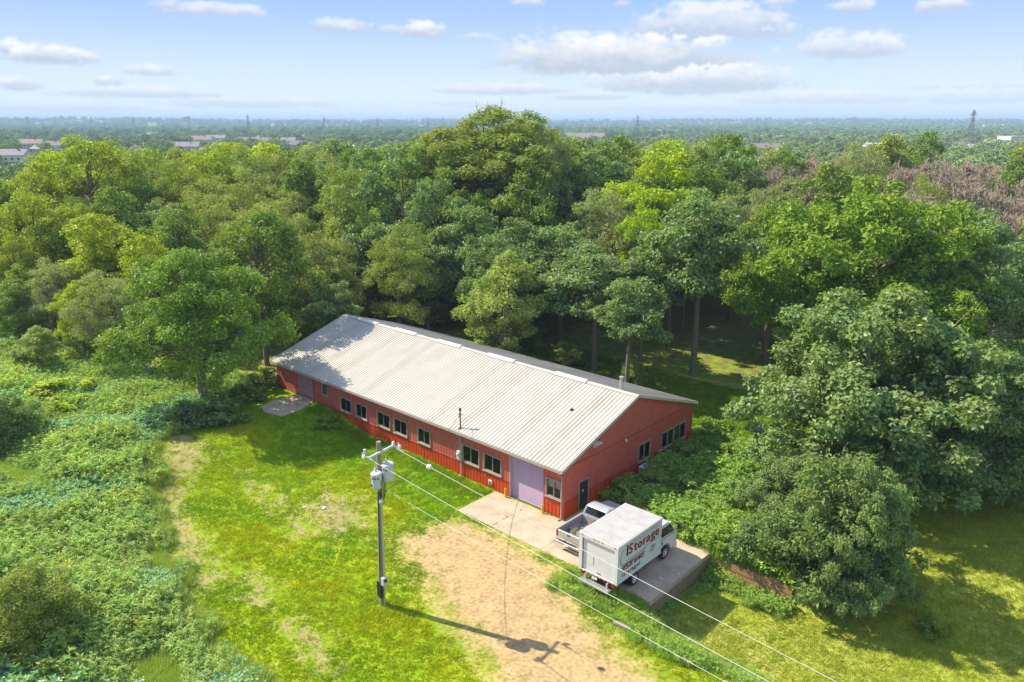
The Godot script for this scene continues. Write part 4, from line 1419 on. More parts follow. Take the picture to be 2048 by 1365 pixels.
	lathe(st, [Vector2(0.05, 0.0), Vector2(0.1, 0.04), Vector2(0.09, 0.14), Vector2(0.0, 0.18)], 10, Vector3(0.26, 5.88, -0.05))
	obj("conduit_cap", st, M.trim_white, t)
	st = begin()
	tube(st, Vector3(0.1, 0.9, 0.18), Vector3(0.15, 6.5, 0.03), 0.025, 0.025, 6)
	obj("ground_conduit", st, M.dark_metal, t)
	var mc := Node3D.new()
	mc.name = "meter_box"
	t.add_child(mc, true)
	box("cabinet", Vector3(0.33, 1.55, 0.06), Vector3(0.2, 0.42, 0.28), M.light_grey_paint, mc)
	st = begin()
	lathe(st, [Vector2(0.09, 0.0), Vector2(0.09, 0.06), Vector2(0.0, 0.1)], 14, Vector3(0.43, 1.6, 0.06), Basis(Vector3.FORWARD, PI / 2))
	obj("dial", st, M.dark_metal, mc)
	box("guard", Vector3(0.02, 0.95, 0.14), Vector3(0.34, 0.85, 0.1), M.black_plastic, t)
	# conductors to the next pole, outside the picture on the right
	var base := t.position
	var e1: Vector3 = base + ax + Vector3(0.17, 0.1, 0) + dir * 0.82 + Vector3(0.66, -0.08, 0)
	var e2: Vector3 = base + ax + Vector3(0.17, 0.1, 0) - dir * 0.82 + Vector3(0.66, -0.08, 0)
	wire("power_line", "upper white power line with a round marker, running over the box truck", [e1, Vector3(21.2, 8.0, 13.0)], 0.25, 0.011, M.wire_white, 1.9)
	wire("power_line", "middle white power line crossing in front of the truck's rear", [e2, Vector3(19.9, 8.45, 14.95)], 0.22, 0.011, M.wire_white, 0.0)
	wire("power_line", "lowest pale line leaving the pole below the transformers", [base + Vector3(0.3, 6.75, -0.1), Vector3(17.9, 7.3, 14.5)], 0.2, 0.009, M.wire_white, 0.0)
	wire("service_drop", "dark service cable from the transformers to the roof mast", [base + Vector3(0.3, 6.45, -0.2), Vector3(-9.15, roof_y(0.05) + 1.05, 0.1)], 0.55, 0.014, M.wire_black, 0.0)

func wire(called: String, label: String, ends: Array, sag: float, r: float, m: Material, marker: float) -> void:
	# runs past the last point given, on to the next pole
	var a: Vector3 = ends[0]
	var b: Vector3 = ends[1]
	var far := called == "power_line"
	var t := thing(called, label, "wire", a, 0.0, "wires at the pole" if far else "")
	var pts := []
	var rad := []
	var n := 40
	for i in n + 1:
		var s := float(i) / n * (1.6 if far else 1.0)
		var p := a.lerp(b, s)
		var k := float(i) / n
		p.y -= sag * 4.0 * k * (1.0 - k)
		pts.append(p - a)
		rad.append(r)
	var st := begin()
	pipe(st, pts, rad, 6)
	obj("cable", st, m, t)
	if marker > 0.0:
		var d := (b - a).normalized()
		var c := d * marker
		c.y -= 0.06
		st = begin()
		lathe(st, [Vector2(0.0, -0.14), Vector2(0.1, -0.11), Vector2(0.13, 0.0), Vector2(0.1, 0.11), Vector2(0.0, 0.14)], 14, c, Basis(Vector3.FORWARD, PI / 2))
		obj("marker", st, M.trim_white, t)

func make_small_things() -> void:
	for c in [[-4.66, "yellow bollard at the left jamb of the lilac door"], [-1.42, "yellow bollard at the right jamb of the lilac door"]]:
		var o := thing("bollard", c[1], "bollard", Vector3(c[0], 0.0, 0.3), 0.0, "bollards at the door")
		var st := begin()
		lathe(st, [Vector2(0.075, 0.0), Vector2(0.075, 0.62), Vector2(0.05, 0.68), Vector2(0.0, 0.7)], 14)
		obj("post", st, M.yellow_paint, o)
		st = begin()
		lathe(st, [Vector2(0.12, 0.03), Vector2(0.12, 0.06), Vector2(0.076, 0.07)], 14)
		obj("collar", st, M.yellow_paint, o)
	var ac := thing("air_conditioner", "dark air conditioning unit with pale top beside the gable wall", "air conditioner", Vector3(0.95, 0.12, -8.1))
	var st := begin()
	cbx(st, Vector3(0, 0.5, 0), Vector3(0.78, 0.86, 0.78), 0.05)
	obj("coil_body", st, M.black_plastic, ac)
	st = begin()
	cbx(st, Vector3(0, 0.98, 0), Vector3(0.86, 0.12, 0.86), 0.04)
	obj("top_cover", st, M.light_grey_paint, ac)
	for s in [[-1, -1], [-1, 1], [1, -1], [1, 1]]:
		box("corner_post", Vector3(s[0] * 0.385, 0.5, s[1] * 0.385), Vector3(0.06, 0.9, 0.06), M.light_grey_paint, ac)
	st = begin()
	lathe(st, [Vector2(0.3, 1.045), Vector2(0.3, 1.06), Vector2(0.26, 1.06), Vector2(0.26, 1.045)], 20)
	for k in 8:
		bx(st, Vector3(0, 1.052, 0), Vector3(0.54, 0.012, 0.012), Basis(Vector3.UP, PI * k / 8))
	obj("fan_grille", st, M.dark_metal, ac)
	box("base_pan", Vector3(0, 0.035, 0), Vector3(0.84, 0.07, 0.84), M.light_grey_paint, ac)
	box("pad", Vector3(0, -0.08, 0), Vector3(1.1, 0.16, 1.1), M.concrete, ac)
	var rod := thing("marker_stake", "slim bright yellow stake leaning in the front lawn", "stake", Vector3(-6.3, ground_y(-6.3, 12.75), 12.75))
	st = begin()
	tube(st, Vector3(0, -0.1, 0), Vector3(0.25, 1.35, -0.5), 0.035, 0.035, 6)
	obj("rod", st, M.yellow_plastic, rod)
	var rocks := [[8.05, -0.4 + 1.9, 0.16, "pale stone lying on the concrete slab beside the truck"], [8.55, 0.5, 0.11, "small pale stone at the slab's outer edge"], [-12.2, 9.4, 0.16, "white stone on the bare patch of lawn"], [-13.2, 10.2, 0.1, "smaller white stone on the bare patch of lawn"]]
	var i := 0
	for c in rocks:
		st = begin()
		var rr: float = c[2]
		lathe(st, [Vector2(0.0, -0.03), Vector2(rr, 0.0), Vector2(rr * 1.05, rr * 0.35), Vector2(rr * 0.7, rr * 0.7), Vector2(0.0, rr * 0.8)], 7)
		var o := obj("stone", st, M.stone if i < 2 else M.trim_white, null)
		o.position = Vector3(c[0], (0.045 if i < 2 else ground_y(c[0], c[1]) + 0.01), c[1])
		o.rotation.y = i * 1.3
		o.scale = Vector3(1.2, 0.8, 0.8)
		tag(o, c[3], "stone", "loose stones")
		i += 1

# ------------------------------------------------------------------ plants
class Leaves:
	var v := PackedVector3Array()
	var i := PackedInt32Array()
	var c := PackedColorArray()
	func leaf(p: Vector3, a: Vector3, s: Vector3, n: Vector3, l: float, w: float, col: Color) -> void:
		var k := v.size()
		v.append(p)
		v.append(p + a * (l * 0.45) + s * (w * 0.5) + n * (w * 0.14))
		v.append(p + a * l - n * (l * 0.12))
		v.append(p + a * (l * 0.45) - s * (w * 0.5) + n * (w * 0.14))
		for q in 4:
			c.append(col)
		i.append(k); i.append(k + 1); i.append(k + 2)
		i.append(k); i.append(k + 2); i.append(k + 3)
	func blade(p: Vector3, q: Vector3, s: Vector3, col: Color) -> void:
		var k := v.size()
		v.append(p - s); v.append(p + s); v.append(q)
		for j in 3:
			c.append(col)
		i.append(k); i.append(k + 1); i.append(k + 2)
	func mesh() -> ArrayMesh:
		var arr := []
		arr.resize(Mesh.ARRAY_MAX)
		arr[Mesh.ARRAY_VERTEX] = v
		arr[Mesh.ARRAY_COLOR] = c
		arr[Mesh.ARRAY_INDEX] = i
		var m := ArrayMesh.new()
		m.add_surface_from_arrays(Mesh.PRIMITIVE_TRIANGLES, arr)
		return m

func leaf_mat(called: String, c: Color, rough := 0.55, through := 0.95) -> void:
	var m := mat(called, c, rough, 0.0, 0.36)
	m.vertex_color_use_as_albedo = true
	m.backlight_enabled = true
	m.backlight = Color(0.86, 0.95, 0.5) * through
	m.cull_mode = BaseMaterial3D.CULL_DISABLED

func ball(rng: RandomNumberGenerator) -> Vector3:
	var y := rng.randf_range(-1, 1)
	var t := rng.randf() * TAU
	var r := sqrt(1.0 - y * y)
	return Vector3(cos(t) * r, y, sin(t) * r)

func tint(rng: RandomNumberGenerator, amount: float, warm: float) -> Color:
	var s := 1.0 + rng.randf_range(-amount, amount)
	var w := rng.randf_range(-warm, warm)
	return Color(s * (1.0 + w), s, s * (1.0 - w))

# p: h, r, base, clumps, size (clump radius / r), leaves, len, wid, droop, bulge, trunk
func make_tree(seed_: int, p: Dictionary) -> Dictionary:
	var rng := RandomNumberGenerator.new()
	rng.seed = seed_
	var lump := FastNoiseLite.new()
	lump.seed = seed_
	lump.frequency = 0.55
	var L := Leaves.new()
	var h: float = p.h
	var r: float = p.r
	var y0: float = h * p.base
	var centres := []
	var lobes := []
	for k in p.get("lobes", 12):
		var best := Vector3.ZERO
		var far := -1.0
		for q in 9:
			var t := rng.randf()
			var ang := rng.randf() * TAU
			var prof: float = pow(sin(PI * clampf(pow(t, p.bulge), 0.02, 0.98)), p.get("dome", 0.55))
			var out := pow(rng.randf(), 0.5) * 0.78 * (1.0 + 0.45 * lump.get_noise_3d(cos(ang) * 2.2, t * 3.0, sin(ang) * 2.2))
			var c := Vector3(cos(ang) * prof * r * out, y0 + (h - y0) * (0.1 + t * 0.78), sin(ang) * prof * r * out)
			var d := 1e9
			for o in lobes:
				d = minf(d, c.distance_squared_to(o[0]))
			if d > far:
				far = d
				best = c
		lobes.append([best, r * rng.randf_range(0.3, 0.5) * p.get("lobe", 1.0)])
	for k in p.clumps:
		var lb: Array = lobes[k % lobes.size()]
		var best := Vector3.ZERO
		var far := -1.0
		for q in 6:
			var dir := ball(rng)
			dir.y = absf(dir.y) * 1.1 - 0.35
			var c: Vector3 = lb[0] + dir.normalized() * lb[1] * pow(rng.randf(), 0.35) * Vector3(1, 0.8, 1)
			c.y = minf(c.y, h * 0.98)
			var d := 1e9
			for o in centres:
				d = minf(d, c.distance_squared_to(o[0]))
			if d > far:
				far = d
				best = c
		centres.append([best, r * p.size * rng.randf_range(0.6, 1.3)])
	var area := 0.0
	for c in centres:
		area += c[1] * c[1]
	var mid := Vector3(0, y0 + (h - y0) * 0.45, 0)
	for c in centres:
		var rc: float = c[1]
		var n := int(p.leaves * rc * rc / area)
		var ct := tint(rng, 0.2, 0.13)
		var outw: Vector3 = (c[0] - mid).normalized()
		for k in n:
			var d := ball(rng)
			if d.dot(outw) < -0.3 and rng.randf() < 0.55:
				d = -d
			var dist := pow(rng.randf(), 0.5) * rng.randf_range(0.85, 1.15)
			var pos: Vector3 = c[0] + d * rc * dist * Vector3(1, 0.72, 1)
			var nn := (d * 0.55 + Vector3.UP * 0.75 + ball(rng) * 0.85).normalized()
			var a := ball(rng)
			a.y -= p.droop
			a += d * 0.4
			a = (a - nn * a.dot(nn)).normalized()
			var s := a.cross(nn)
			var f := rng.randf_range(0.5, 1.5)
			L.leaf(pos, a, s, nn, p.len * f, p.wid * f, ct * tint(rng, 0.28, 0.1))
	# trunk, limbs and twigs
	var st := begin()
	var tr: float = p.trunk
	var fork := y0 + (h - y0) * 0.28
	var lean := Vector3(rng.randf_range(-0.3, 0.3), 0, rng.randf_range(-0.3, 0.3))
	var spine := [Vector3(0, -0.5, 0), Vector3(0, 0.4, 0), lean * 0.5 + Vector3(0, fork * 0.6, 0), lean + Vector3(0, fork, 0), lean * 1.6 + Vector3(0, y0 + (h - y0) * 0.82, 0)]
	pipe(st, spine, [tr * 1.35, tr, tr * 0.85, tr * 0.7, tr * 0.12], 8, false)
	centres.sort_custom(func(a, b): return a[1] > b[1])
	for k in mini(centres.size(), 34):
		var c: Vector3 = centres[k][0]
		var t := clampf((c.y - y0) / (h - y0) * 0.75, 0.03, 0.72)
		var from: Vector3 = lean + Vector3(0, lerpf(minf(fork, c.y * 0.8), y0 + (h - y0) * 0.8, t * 0.8), 0)
		if from.y > c.y:
			from.y = maxf(c.y * 0.75, y0 * 0.6)
		var bend := from.lerp(c, 0.5) + Vector3(0, rng.randf_range(-0.1, 0.25) * r * 0.3, 0) + ball(rng) * r * 0.06
		var rr := tr * lerpf(0.4, 0.16, clampf(k / 34.0, 0, 1))
		pipe(st, [from, bend, c, c + (c - bend) * 0.35], [rr, rr * 0.7, rr * 0.35, rr * 0.1], 5, false)
	# dead twigs that stick out of the leaves
	for k in mini(centres.size() / 6, 26):
		var c: Array = centres[rng.randi() % mini(centres.size(), 34)]
		var d: Vector3 = ((c[0] - mid).normalized() + ball(rng) * 0.7).normalized()
		var q: Vector3 = c[0] + d * c[1] * 1.15
		pipe(st, [c[0], q, q + (d + ball(rng) * 0.5) * c[1] * 0.5], [tr * 0.1, tr * 0.06, tr * 0.02], 4, false)
		pipe(st, [q, q + (d + ball(rng) * 0.9) * c[1] * 0.45], [tr * 0.05, tr * 0.015], 3, false)
	return {"crown": L.mesh(), "trunk": finish(st), "h": h, "r": r}

func make_bare(seed_: int) -> Dictionary:
	var rng := RandomNumberGenerator.new()
	rng.seed = seed_
	var trunk := begin()
	var twigs := begin()
	pipe(trunk, [Vector3(0, -0.5, 0), Vector3(0.1, 3.0, 0), Vector3(0.0, 6.5, 0.1), Vector3(0.1, 11.0, 0)], [0.32, 0.25, 0.2, 0.09], 7, false)
	var todo := []
	for k in 20:
		var t := rng.randf()
		var ang := rng.randf() * TAU
		todo.append([Vector3(0.05, 4.0 + t * 6.8, 0), Vector3(cos(ang), rng.randf_range(0.5, 1.3), sin(ang)).normalized(), 3.6 - t * 1.4, 0.1, 0])
	while todo.size():
		var b: Array = todo.pop_back()
		var p: Vector3 = b[0]
		var d: Vector3 = b[1]
		var mid: Vector3 = p + d * b[2] * 0.5 + ball(rng) * b[2] * 0.06
		var q: Vector3 = p + d * b[2] + ball(rng) * b[2] * 0.1
		pipe(trunk if b[4] == 0 else twigs, [p, mid, q], [b[3], b[3] * 0.75, b[3] * 0.4], 4 if b[4] == 0 else 3, false)
		if b[4] < 3:
			for k in ([6, 6, 5][b[4]] as int):
				var s := rng.randf_range(0.3, 1.0)
				var f: Vector3 = p.lerp(mid, s * 2.0) if s < 0.5 else mid.lerp(q, s * 2.0 - 1.0)
				todo.append([f, (d + ball(rng) * 0.85 + Vector3.UP * 0.25).normalized(), b[2] * rng.randf_range(0.4, 0.62), b[3] * 0.5 + 0.013, b[4] + 1])
	return {"crown": finish(twigs), "trunk": finish(trunk), "h": 15.0, "r": 4.8}

var kinds := {}

func make_kinds() -> void:
	leaf_mat("oak_leaf", lin(0.285, 0.385, 0.135), 0.42)
	leaf_mat("mid_leaf", lin(0.273, 0.374, 0.0688), 0.5)
	leaf_mat("bright_leaf", lin(0.278, 0.403, 0.0425), 0.5)
	leaf_mat("maple_leaf", lin(0.282, 0.401, 0.0619), 0.5)
	leaf_mat("lime_leaf", lin(0.494, 0.61, 0.0242), 0.5)
	leaf_mat("light_leaf", lin(0.41, 0.492, 0.124), 0.5)
	leaf_mat("yellow_leaf", lin(0.442, 0.5, 0.044), 0.5)
	leaf_mat("gold_leaf", lin(0.5, 0.56, 0.02), 0.5)
	leaf_mat("willow_leaf", lin(0.416, 0.451, 0.132), 0.55)
	leaf_mat("olive_leaf", lin(0.355, 0.416, 0.0894), 0.55)
	leaf_mat("grey_leaf", lin(0.429, 0.464, 0.209), 0.6)
	leaf_mat("cedar_leaf", lin(0.24, 0.335, 0.10), 0.6)
	mat("dry_plant", lin(0.34, 0.27, 0.12), 0.9)
	leaf_mat("weed_leaf", lin(0.528, 0.631, 0.283), 0.45)
	leaf_mat("grass_blade", lin(0.514, 0.565, 0.012), 0.7)
	var oak := {"h": 15.0, "r": 5.0, "base": 0.2, "clumps": 84, "size": 0.21, "leaves": 15000, "len": 0.34, "wid": 0.22, "droop": 0.1, "bulge": 0.72, "trunk": 0.3}
	var round_ := {"h": 15.0, "r": 5.0, "base": 0.16, "clumps": 95, "size": 0.2, "lobes": 14, "leaves": 16000, "len": 0.32, "wid": 0.2, "droop": 0.2, "bulge": 0.68, "trunk": 0.28}
	var airy := {"h": 15.0, "r": 5.0, "base": 0.22, "clumps": 80, "size": 0.21, "leaves": 13000, "len": 0.36, "wid": 0.17, "droop": 0.5, "bulge": 0.85, "trunk": 0.22}
	var soft := {"h": 15.0, "r": 5.0, "base": 0.12, "clumps": 120, "size": 0.19, "lobes": 18, "leaves": 19000, "len": 0.34, "wid": 0.11, "droop": 0.9, "bulge": 0.78, "dome": 0.42, "trunk": 0.25}
	kinds["oak"] = [make_tree(11, oak), make_tree(12, oak), make_tree(13, oak)]
	var grove := oak.duplicate()
	grove.base = 0.45
	grove.clumps = 64
	kinds["grove"] = [make_tree(15, grove), make_tree(16, grove)]
	kinds["mid"] = [make_tree(21, round_), make_tree(22, round_)]
	kinds["airy"] = [make_tree(31, airy), make_tree(32, airy)]
	kinds["soft"] = [make_tree(41, soft), make_tree(42, soft)]
	kinds["bright_hero"] = [make_tree(51, {"h": 19.0, "r": 9.4, "base": 0.16, "clumps": 200, "size": 0.13, "lobes": 26, "lobe": 0.9, "leaves": 50000, "len": 0.36, "wid": 0.22, "droop": 0.25, "bulge": 0.62, "trunk": 0.45})]
	kinds["oak_hero"] = [make_tree(64, {"h": 14.0, "r": 8.2, "base": 0.05, "clumps": 190, "size": 0.13, "lobes": 30, "lobe": 0.75, "leaves": 62000, "len": 0.3, "wid": 0.2, "droop": 0.1, "bulge": 0.74, "dome": 0.45, "trunk": 0.42})]
	kinds["maple_hero"] = [make_tree(71, {"h": 13.6, "r": 6.5, "base": 0.18, "clumps": 130, "size": 0.16, "lobes": 22, "lobe": 0.95, "leaves": 40000, "len": 0.26, "wid": 0.15, "droop": 0.3, "bulge": 0.66, "trunk": 0.38})]
	kinds["dome"] = [make_tree(57, {"h": 26.0, "r": 8.4, "base": 0.3, "clumps": 210, "size": 0.14, "lobes": 30, "lobe": 0.8, "leaves": 48000, "len": 0.4, "wid": 0.17, "droop": 0.7, "bulge": 0.95, "dome": 0.3, "trunk": 0.5})]
	kinds["cedar"] = [make_tree(81, {"h": 6.0, "r": 3.2, "base": 0.02, "clumps": 120, "size": 0.2, "lobes": 20, "leaves": 26000, "len": 0.2, "wid": 0.09, "droop": 0.2, "bulge": 0.5, "trunk": 0.2})]
	kinds["shrub"] = [make_tree(91, {"h": 2.0, "r": 1.2, "base": 0.03, "clumps": 30, "size": 0.34, "leaves": 3400, "len": 0.17, "wid": 0.1, "droop": 0.2, "bulge": 0.55, "trunk": 0.05}), make_tree(92, {"h": 2.0, "r": 1.2, "base": 0.05, "clumps": 24, "size": 0.3, "leaves": 2600, "len": 0.2, "wid": 0.11, "droop": 0.2, "bulge": 0.6, "trunk": 0.05})]
	kinds["bare"] = [make_bare(101), make_bare(102)]
	var lo := {"h": 15.0, "r": 5.0, "base": 0.2, "clumps": 60, "size": 0.27, "leaves": 7000, "len": 0.5, "wid": 0.32, "droop": 0.2, "bulge": 0.68, "trunk": 0.28}
	kinds["lo"] = [make_tree(111, lo), make_tree(112, lo), make_tree(113, lo)]
	var tiny := {"h": 10.0, "r": 4.5, "base": 0.1, "clumps": 26, "size": 0.34, "leaves": 1500, "len": 0.75, "wid": 0.55, "droop": 0.2, "bulge": 0.62, "trunk": 0.2}
	kinds["tiny"] = [make_tree(121, tiny), make_tree(122, tiny)]

const LOOK := {"oak": ["oak", "oak_leaf"], "mid": ["mid", "mid_leaf"], "bright": ["mid", "bright_leaf"], "bright_hero": ["bright_hero", "bright_leaf"], "lime": ["airy", "lime_leaf"], "light": ["mid", "light_leaf"], "yellow": ["airy", "yellow_leaf"], "gold": ["mid", "gold_leaf"], "willow": ["soft", "willow_leaf"], "olive": ["soft", "olive_leaf"], "grey": ["soft", "grey_leaf"], "grove": ["grove", "oak_leaf"], "dome": ["dome", "olive_leaf"], "cedar": ["cedar", "cedar_leaf"], "oak_hero": ["oak_hero", "oak_leaf"], "maple_hero": ["maple_hero", "maple_leaf"], "bare": ["bare", "dead_wood"]}
const CALLED := {"oak": "oak_tree", "grove": "oak_tree", "oak_hero": "oak_tree", "maple_hero": "maple_tree", "willow": "willow_tree", "cedar": "cedar_tree", "bare": "bare_tree"}

func plant_tree(sp: String, x: float, z: float, top: float, r: float, label: String, group: String, far := false) -> void:
	var look: Array = LOOK[sp]
	var set_: Array = kinds["lo" if far and sp != "bare" else look[0]]
	var key := int(absf(x * 7.3 + z * 3.1))
	var k: Dictionary = set_[key % set_.size()]
	var y := ground_y(x, z)
	var t := thing(CALLED.get(sp, "broadleaf_tree"), label, "tree", Vector3(x, y, z), fmod(key * 2.4, TAU), group)
	var s: float = r / k.r
	t.scale = Vector3(s, (top - y) / k.h, s)
	put("trunk", k.trunk, M.dead_wood if sp == "bare" else M.bark, t)
	put("crown", k.crown, M[look[1]], t)

func make_wood() -> void:
	for t in TREES:
		plant_tree(t[4], t[0], t[1], t[2], t[3], t[5], "trees of the wood" if t[2] > 9.0 else "")
	for t in FILL:
		plant_tree(t[4], t[0], t[1], t[2], t[3], t[6], "trees deep in the wood", t[5] > 0)

func scatter(called: String, label: String, mesh: Mesh, m: Material, spots: Array, kind_group := "") -> void:
	# spots: [position, scale, colour]
	if spots.is_empty():
		return
	var rng := RandomNumberGenerator.new()
	rng.seed = spots.size()
	var mm := MultiMesh.new()
	mm.transform_format = MultiMesh.TRANSFORM_3D
	mm.use_colors = true
	mm.mesh = mesh
	mm.instance_count = spots.size()
	for i in spots.size():
		var s: float = spots[i][1]
		var b := Basis(Vector3.UP, rng.randf() * TAU) * Basis(Vector3.RIGHT, rng.randf_range(-0.15, 0.15))
		mm.set_instance_transform(i, Transform3D(b.scaled(Vector3(s, s * rng.randf_range(0.8, 1.2), s)), spots[i][0]))
		mm.set_instance_color(i, spots[i][2])
	var o := MultiMeshInstance3D.new()
	o.name = numbered(called)
	o.multimesh = mm
	o.material_override = m
	o.set_meta("kind", "stuff")
	o.set_meta("label", label)
	add_child(o, true)

func weed_mesh(seed_: int, stems: int, h: float, ll: float, lw: float, per: int, spread: float) -> ArrayMesh:
	var rng := RandomNumberGenerator.new()
	rng.seed = seed_
	var L := Leaves.new()
	for s in stems:
		var ang := rng.randf() * TAU
		var foot := Vector3(cos(ang), 0, sin(ang)) * spread * rng.randf()
		var tip := foot + Vector3(cos(ang) * 0.3, rng.randf_range(0.75, 1.1), sin(ang) * 0.3) * h
		L.blade(foot, tip, Vector3(0.012, 0, 0), Color(0.8, 0.8, 0.6))
		for k in per:
			var t := sqrt(rng.randf()) * 0.85 + 0.15
			var p := foot.lerp(tip, t)
			var az := rng.randf() * TAU
			var a := Vector3(cos(az), rng.randf_range(-0.2, 0.8), sin(az)).normalized()
			var n := (Vector3.UP + ball(rng) * 0.6).normalized()
			n = (n - a * n.dot(a)).normalized()
			var f := rng.randf_range(0.7, 1.3) * (1.15 - 0.4 * t)
			L.leaf(p, a, a.cross(n), n, ll * f, lw * f, tint(rng, 0.3, 0.1))
	return L.mesh()

func tuft_mesh(seed_: int, blades: int, h: float, spread: float, w: float) -> ArrayMesh:
	var rng := RandomNumberGenerator.new()
	rng.seed = seed_
	var L := Leaves.new()
	for k in blades:
		var p := Vector3(rng.randf_range(-1, 1), 0, rng.randf_range(-1, 1)) * spread
		var az := rng.randf() * TAU
		var q := p + Vector3(cos(az) * 0.5, rng.randf_range(0.5, 1.1), sin(az) * 0.5) * h
		L.blade(p, q, Vector3(-sin(az), 0, cos(az)) * w, tint(rng, 0.3, 0.12))
	return L.mesh()

func seen(p: Vector3, margin: float) -> bool:
	# whether the photograph, or a view from a step aside, could show the spot
	var cam: Camera3D = get_node("camera")
	var q := cam.transform.affine_inverse() * p
	if q.z > -2.0:
		return false
	var ty := tan(deg_to_rad(cam.fov) / 2)
	return absf(q.y / q.z) < ty * margin and absf(q.x / q.z) < ty * 1.5 * margin

func make_weeds() -> void:
	var rng := RandomNumberGenerator.new()
	rng.seed = 17
	var hue := FastNoiseLite.new()
	hue.frequency = 0.09
	hue.fractal_octaves = 3
	hue.seed = 6
	var tall := weed_mesh(1, 5, 0.95, 0.24, 0.075, 18, 0.3)
	var broad := weed_mesh(2, 7, 0.75, 0.21, 0.15, 10, 0.4)
	var grassy := tuft_mesh(3, 60, 0.75, 0.32, 0.014)
	var spots := [[], [], []]
	var dry := []
	for k in 190000:
		var x := rng.randf_range(-80.0, 8.0)
		var z := rng.randf_range(0.0, 36.0)
		var d := poly_dist(Vector2(x, z), WEEDS) if x > -45.0 else 3.0
		if x <= -45.0 and z < 7.0 + (-45.0 - x) * 0.05:
			continue
		var edge := hue.get_noise_2d(x * 3.0, z * 3.0) * 1.6
		if d < edge * 0.8 or not seen(Vector3(x, 1, z), 1.08):
			continue
		var dist := Vector2(x - 26.6, z - 33.8).length()
		if rng.randf() > clampf(42.0 / dist, 0.35, 1.0) * 0.62:
			continue
		var n := hue.get_noise_2d(x, z)
		var n2 := hue.get_noise_2d(x + 200.0, z * 1.4)
		var pos := Vector3(x, ground_y(x, z) - 0.04, z)
		var size := rng.randf_range(0.45, 1.25) * (0.75 + 0.35 * clampf(d / 2.0, 0, 1)) * (1.0 + 0.7 * n2)
		if d < 0.9 and rng.randf() < 0.75 or n2 < -0.5 or rng.randf() < 0.16 + 0.5 * clampf(n2 - 0.1, 0.0, 1.0):
			for q in 3:
				spots[2].append([pos + Vector3(rng.randf_range(-0.4, 0.4), 0, rng.randf_range(-0.4, 0.4)), size, Color(1.0, 0.98, 0.55) * rng.randf_range(0.75, 1.15)])
		elif n > 0.16:
			spots[1].append([pos, size, Color(0.72, 0.98, 1.35).lerp(Color(0.8, 0.95, 0.9), rng.randf()) * rng.randf_range(0.75, 1.15)])
		else:
			if rng.randf() < 0.06:
				dry.append([pos, size * 1.15, Color(1.5, 1.15, 0.9) * rng.randf_range(0.6, 1.0)])
			elif rng.randf() < 0.025 and n2 > 0.1:
				dry.append([pos, size * 1.1, Color(2.2, 1.7, 0.1)])
			spots[0].append([pos, size, Color(0.82, 1.0, 0.75).lerp(Color(1.15, 1.06, 0.62), rng.randf()) * rng.randf_range(0.75, 1.2)])
	print("weeds ", spots[0].size(), " ", spots[1].size(), " ", spots[2].size())
	scatter("tall_weeds", "green leafy weeds filling the field at left", tall, M.weed_leaf, spots[0])
	scatter("brambles", "blue-green broad leaved brambles in patches of the left field", broad, M.weed_leaf, spots[1])
	scatter("long_grass", "long yellowish grass at the weed field's edge", grassy, M.weed_leaf, spots[2])
	scatter("dry_stems", "tan dry stems and yellow flower heads dotted among the weeds at left", weed_mesh(5, 6, 1.05, 0.13, 0.03, 9, 0.25), M.weed_leaf, dry)
	# right: weeds along the gable wall, behind the slab and on the bank
	var right := [[], [], []]
	for k in 16000:
		var x := rng.randf_range(0.2, 19.0)
		var z := rng.randf_range(-19.0, 7.0)
		var n := hue.get_noise_2d(x * 2.0, z * 2.0)
		var size := 0.0
		var bright := 0.5
		var blade := 0.12
		if x > 0.25 and x < 6.4 + n * 2.5 - 0.12 * (z + 4.0) * 0.6 and z < -3.7 and z > -17.5:
			size = 1.0 + n * 0.7
			if absf(x - 0.95) < 0.8 and absf(z + 8.1) < 0.8:
				continue
			if x < 2.5 and z > -5.2:
				size = 0.7
		elif x > 6.0 and x < 13.8 and z < -3.0 and z > -6.5 + n * 2.0:
			size = 1.15 + n * 0.5
			bright = 1.0
		elif x > 3.8 and x < 20.0 and z > 3.85 and z < 6.3 + n * 1.2 - 0.5 * sm(9.0, 4.0, x):
			size = 0.4 + n * 0.35 + 0.15 * sm(8.0, 12.0, x)
			blade = 0.6
			bright = 1.0
		elif x > 8.85 and x < 9.9 + n and z > -2.6 and z < 3.6:
			size = 0.55 + n * 0.5
		elif x > 9.9 and x < 13.8 and z > -2.6 and z < -1.3 + n * 0.8:
			size = 0.5 + n * 0.3
			bright = 1.0
		if size < 0.2 or rng.randf() > 0.75:
			continue
		var pos := Vector3(x, ground_y(x, z) - 0.04, z)
		var c := Color(0.72, 0.92, 0.42).lerp(Color(0.95, 1.02, 0.38), rng.randf() * bright) * rng.randf_range(0.65, 1.1)
		if rng.randf() < blade:
			for q in 3:
				right[2].append([pos + Vector3(rng.randf_range(-0.3, 0.3), 0, rng.randf_range(-0.3, 0.3)), size * rng.randf_range(0.8, 1.2), c * 1.1])
			continue
		right[0 if rng.randf() < 0.6 else 1].append([pos, size * rng.randf_range(0.7, 1.2), c])
	scatter("tall_weeds", "bright green weeds along the gable wall and around the concrete slab", tall, M.weed_leaf, right[0])
	scatter("long_grass", "tall grass on the bank beside the drive and below the slab", grassy, M.weed_leaf, right[2])
	scatter("brambles", "broad leaved weeds along the gable wall and around the concrete slab", broad, M.weed_leaf, right[1])

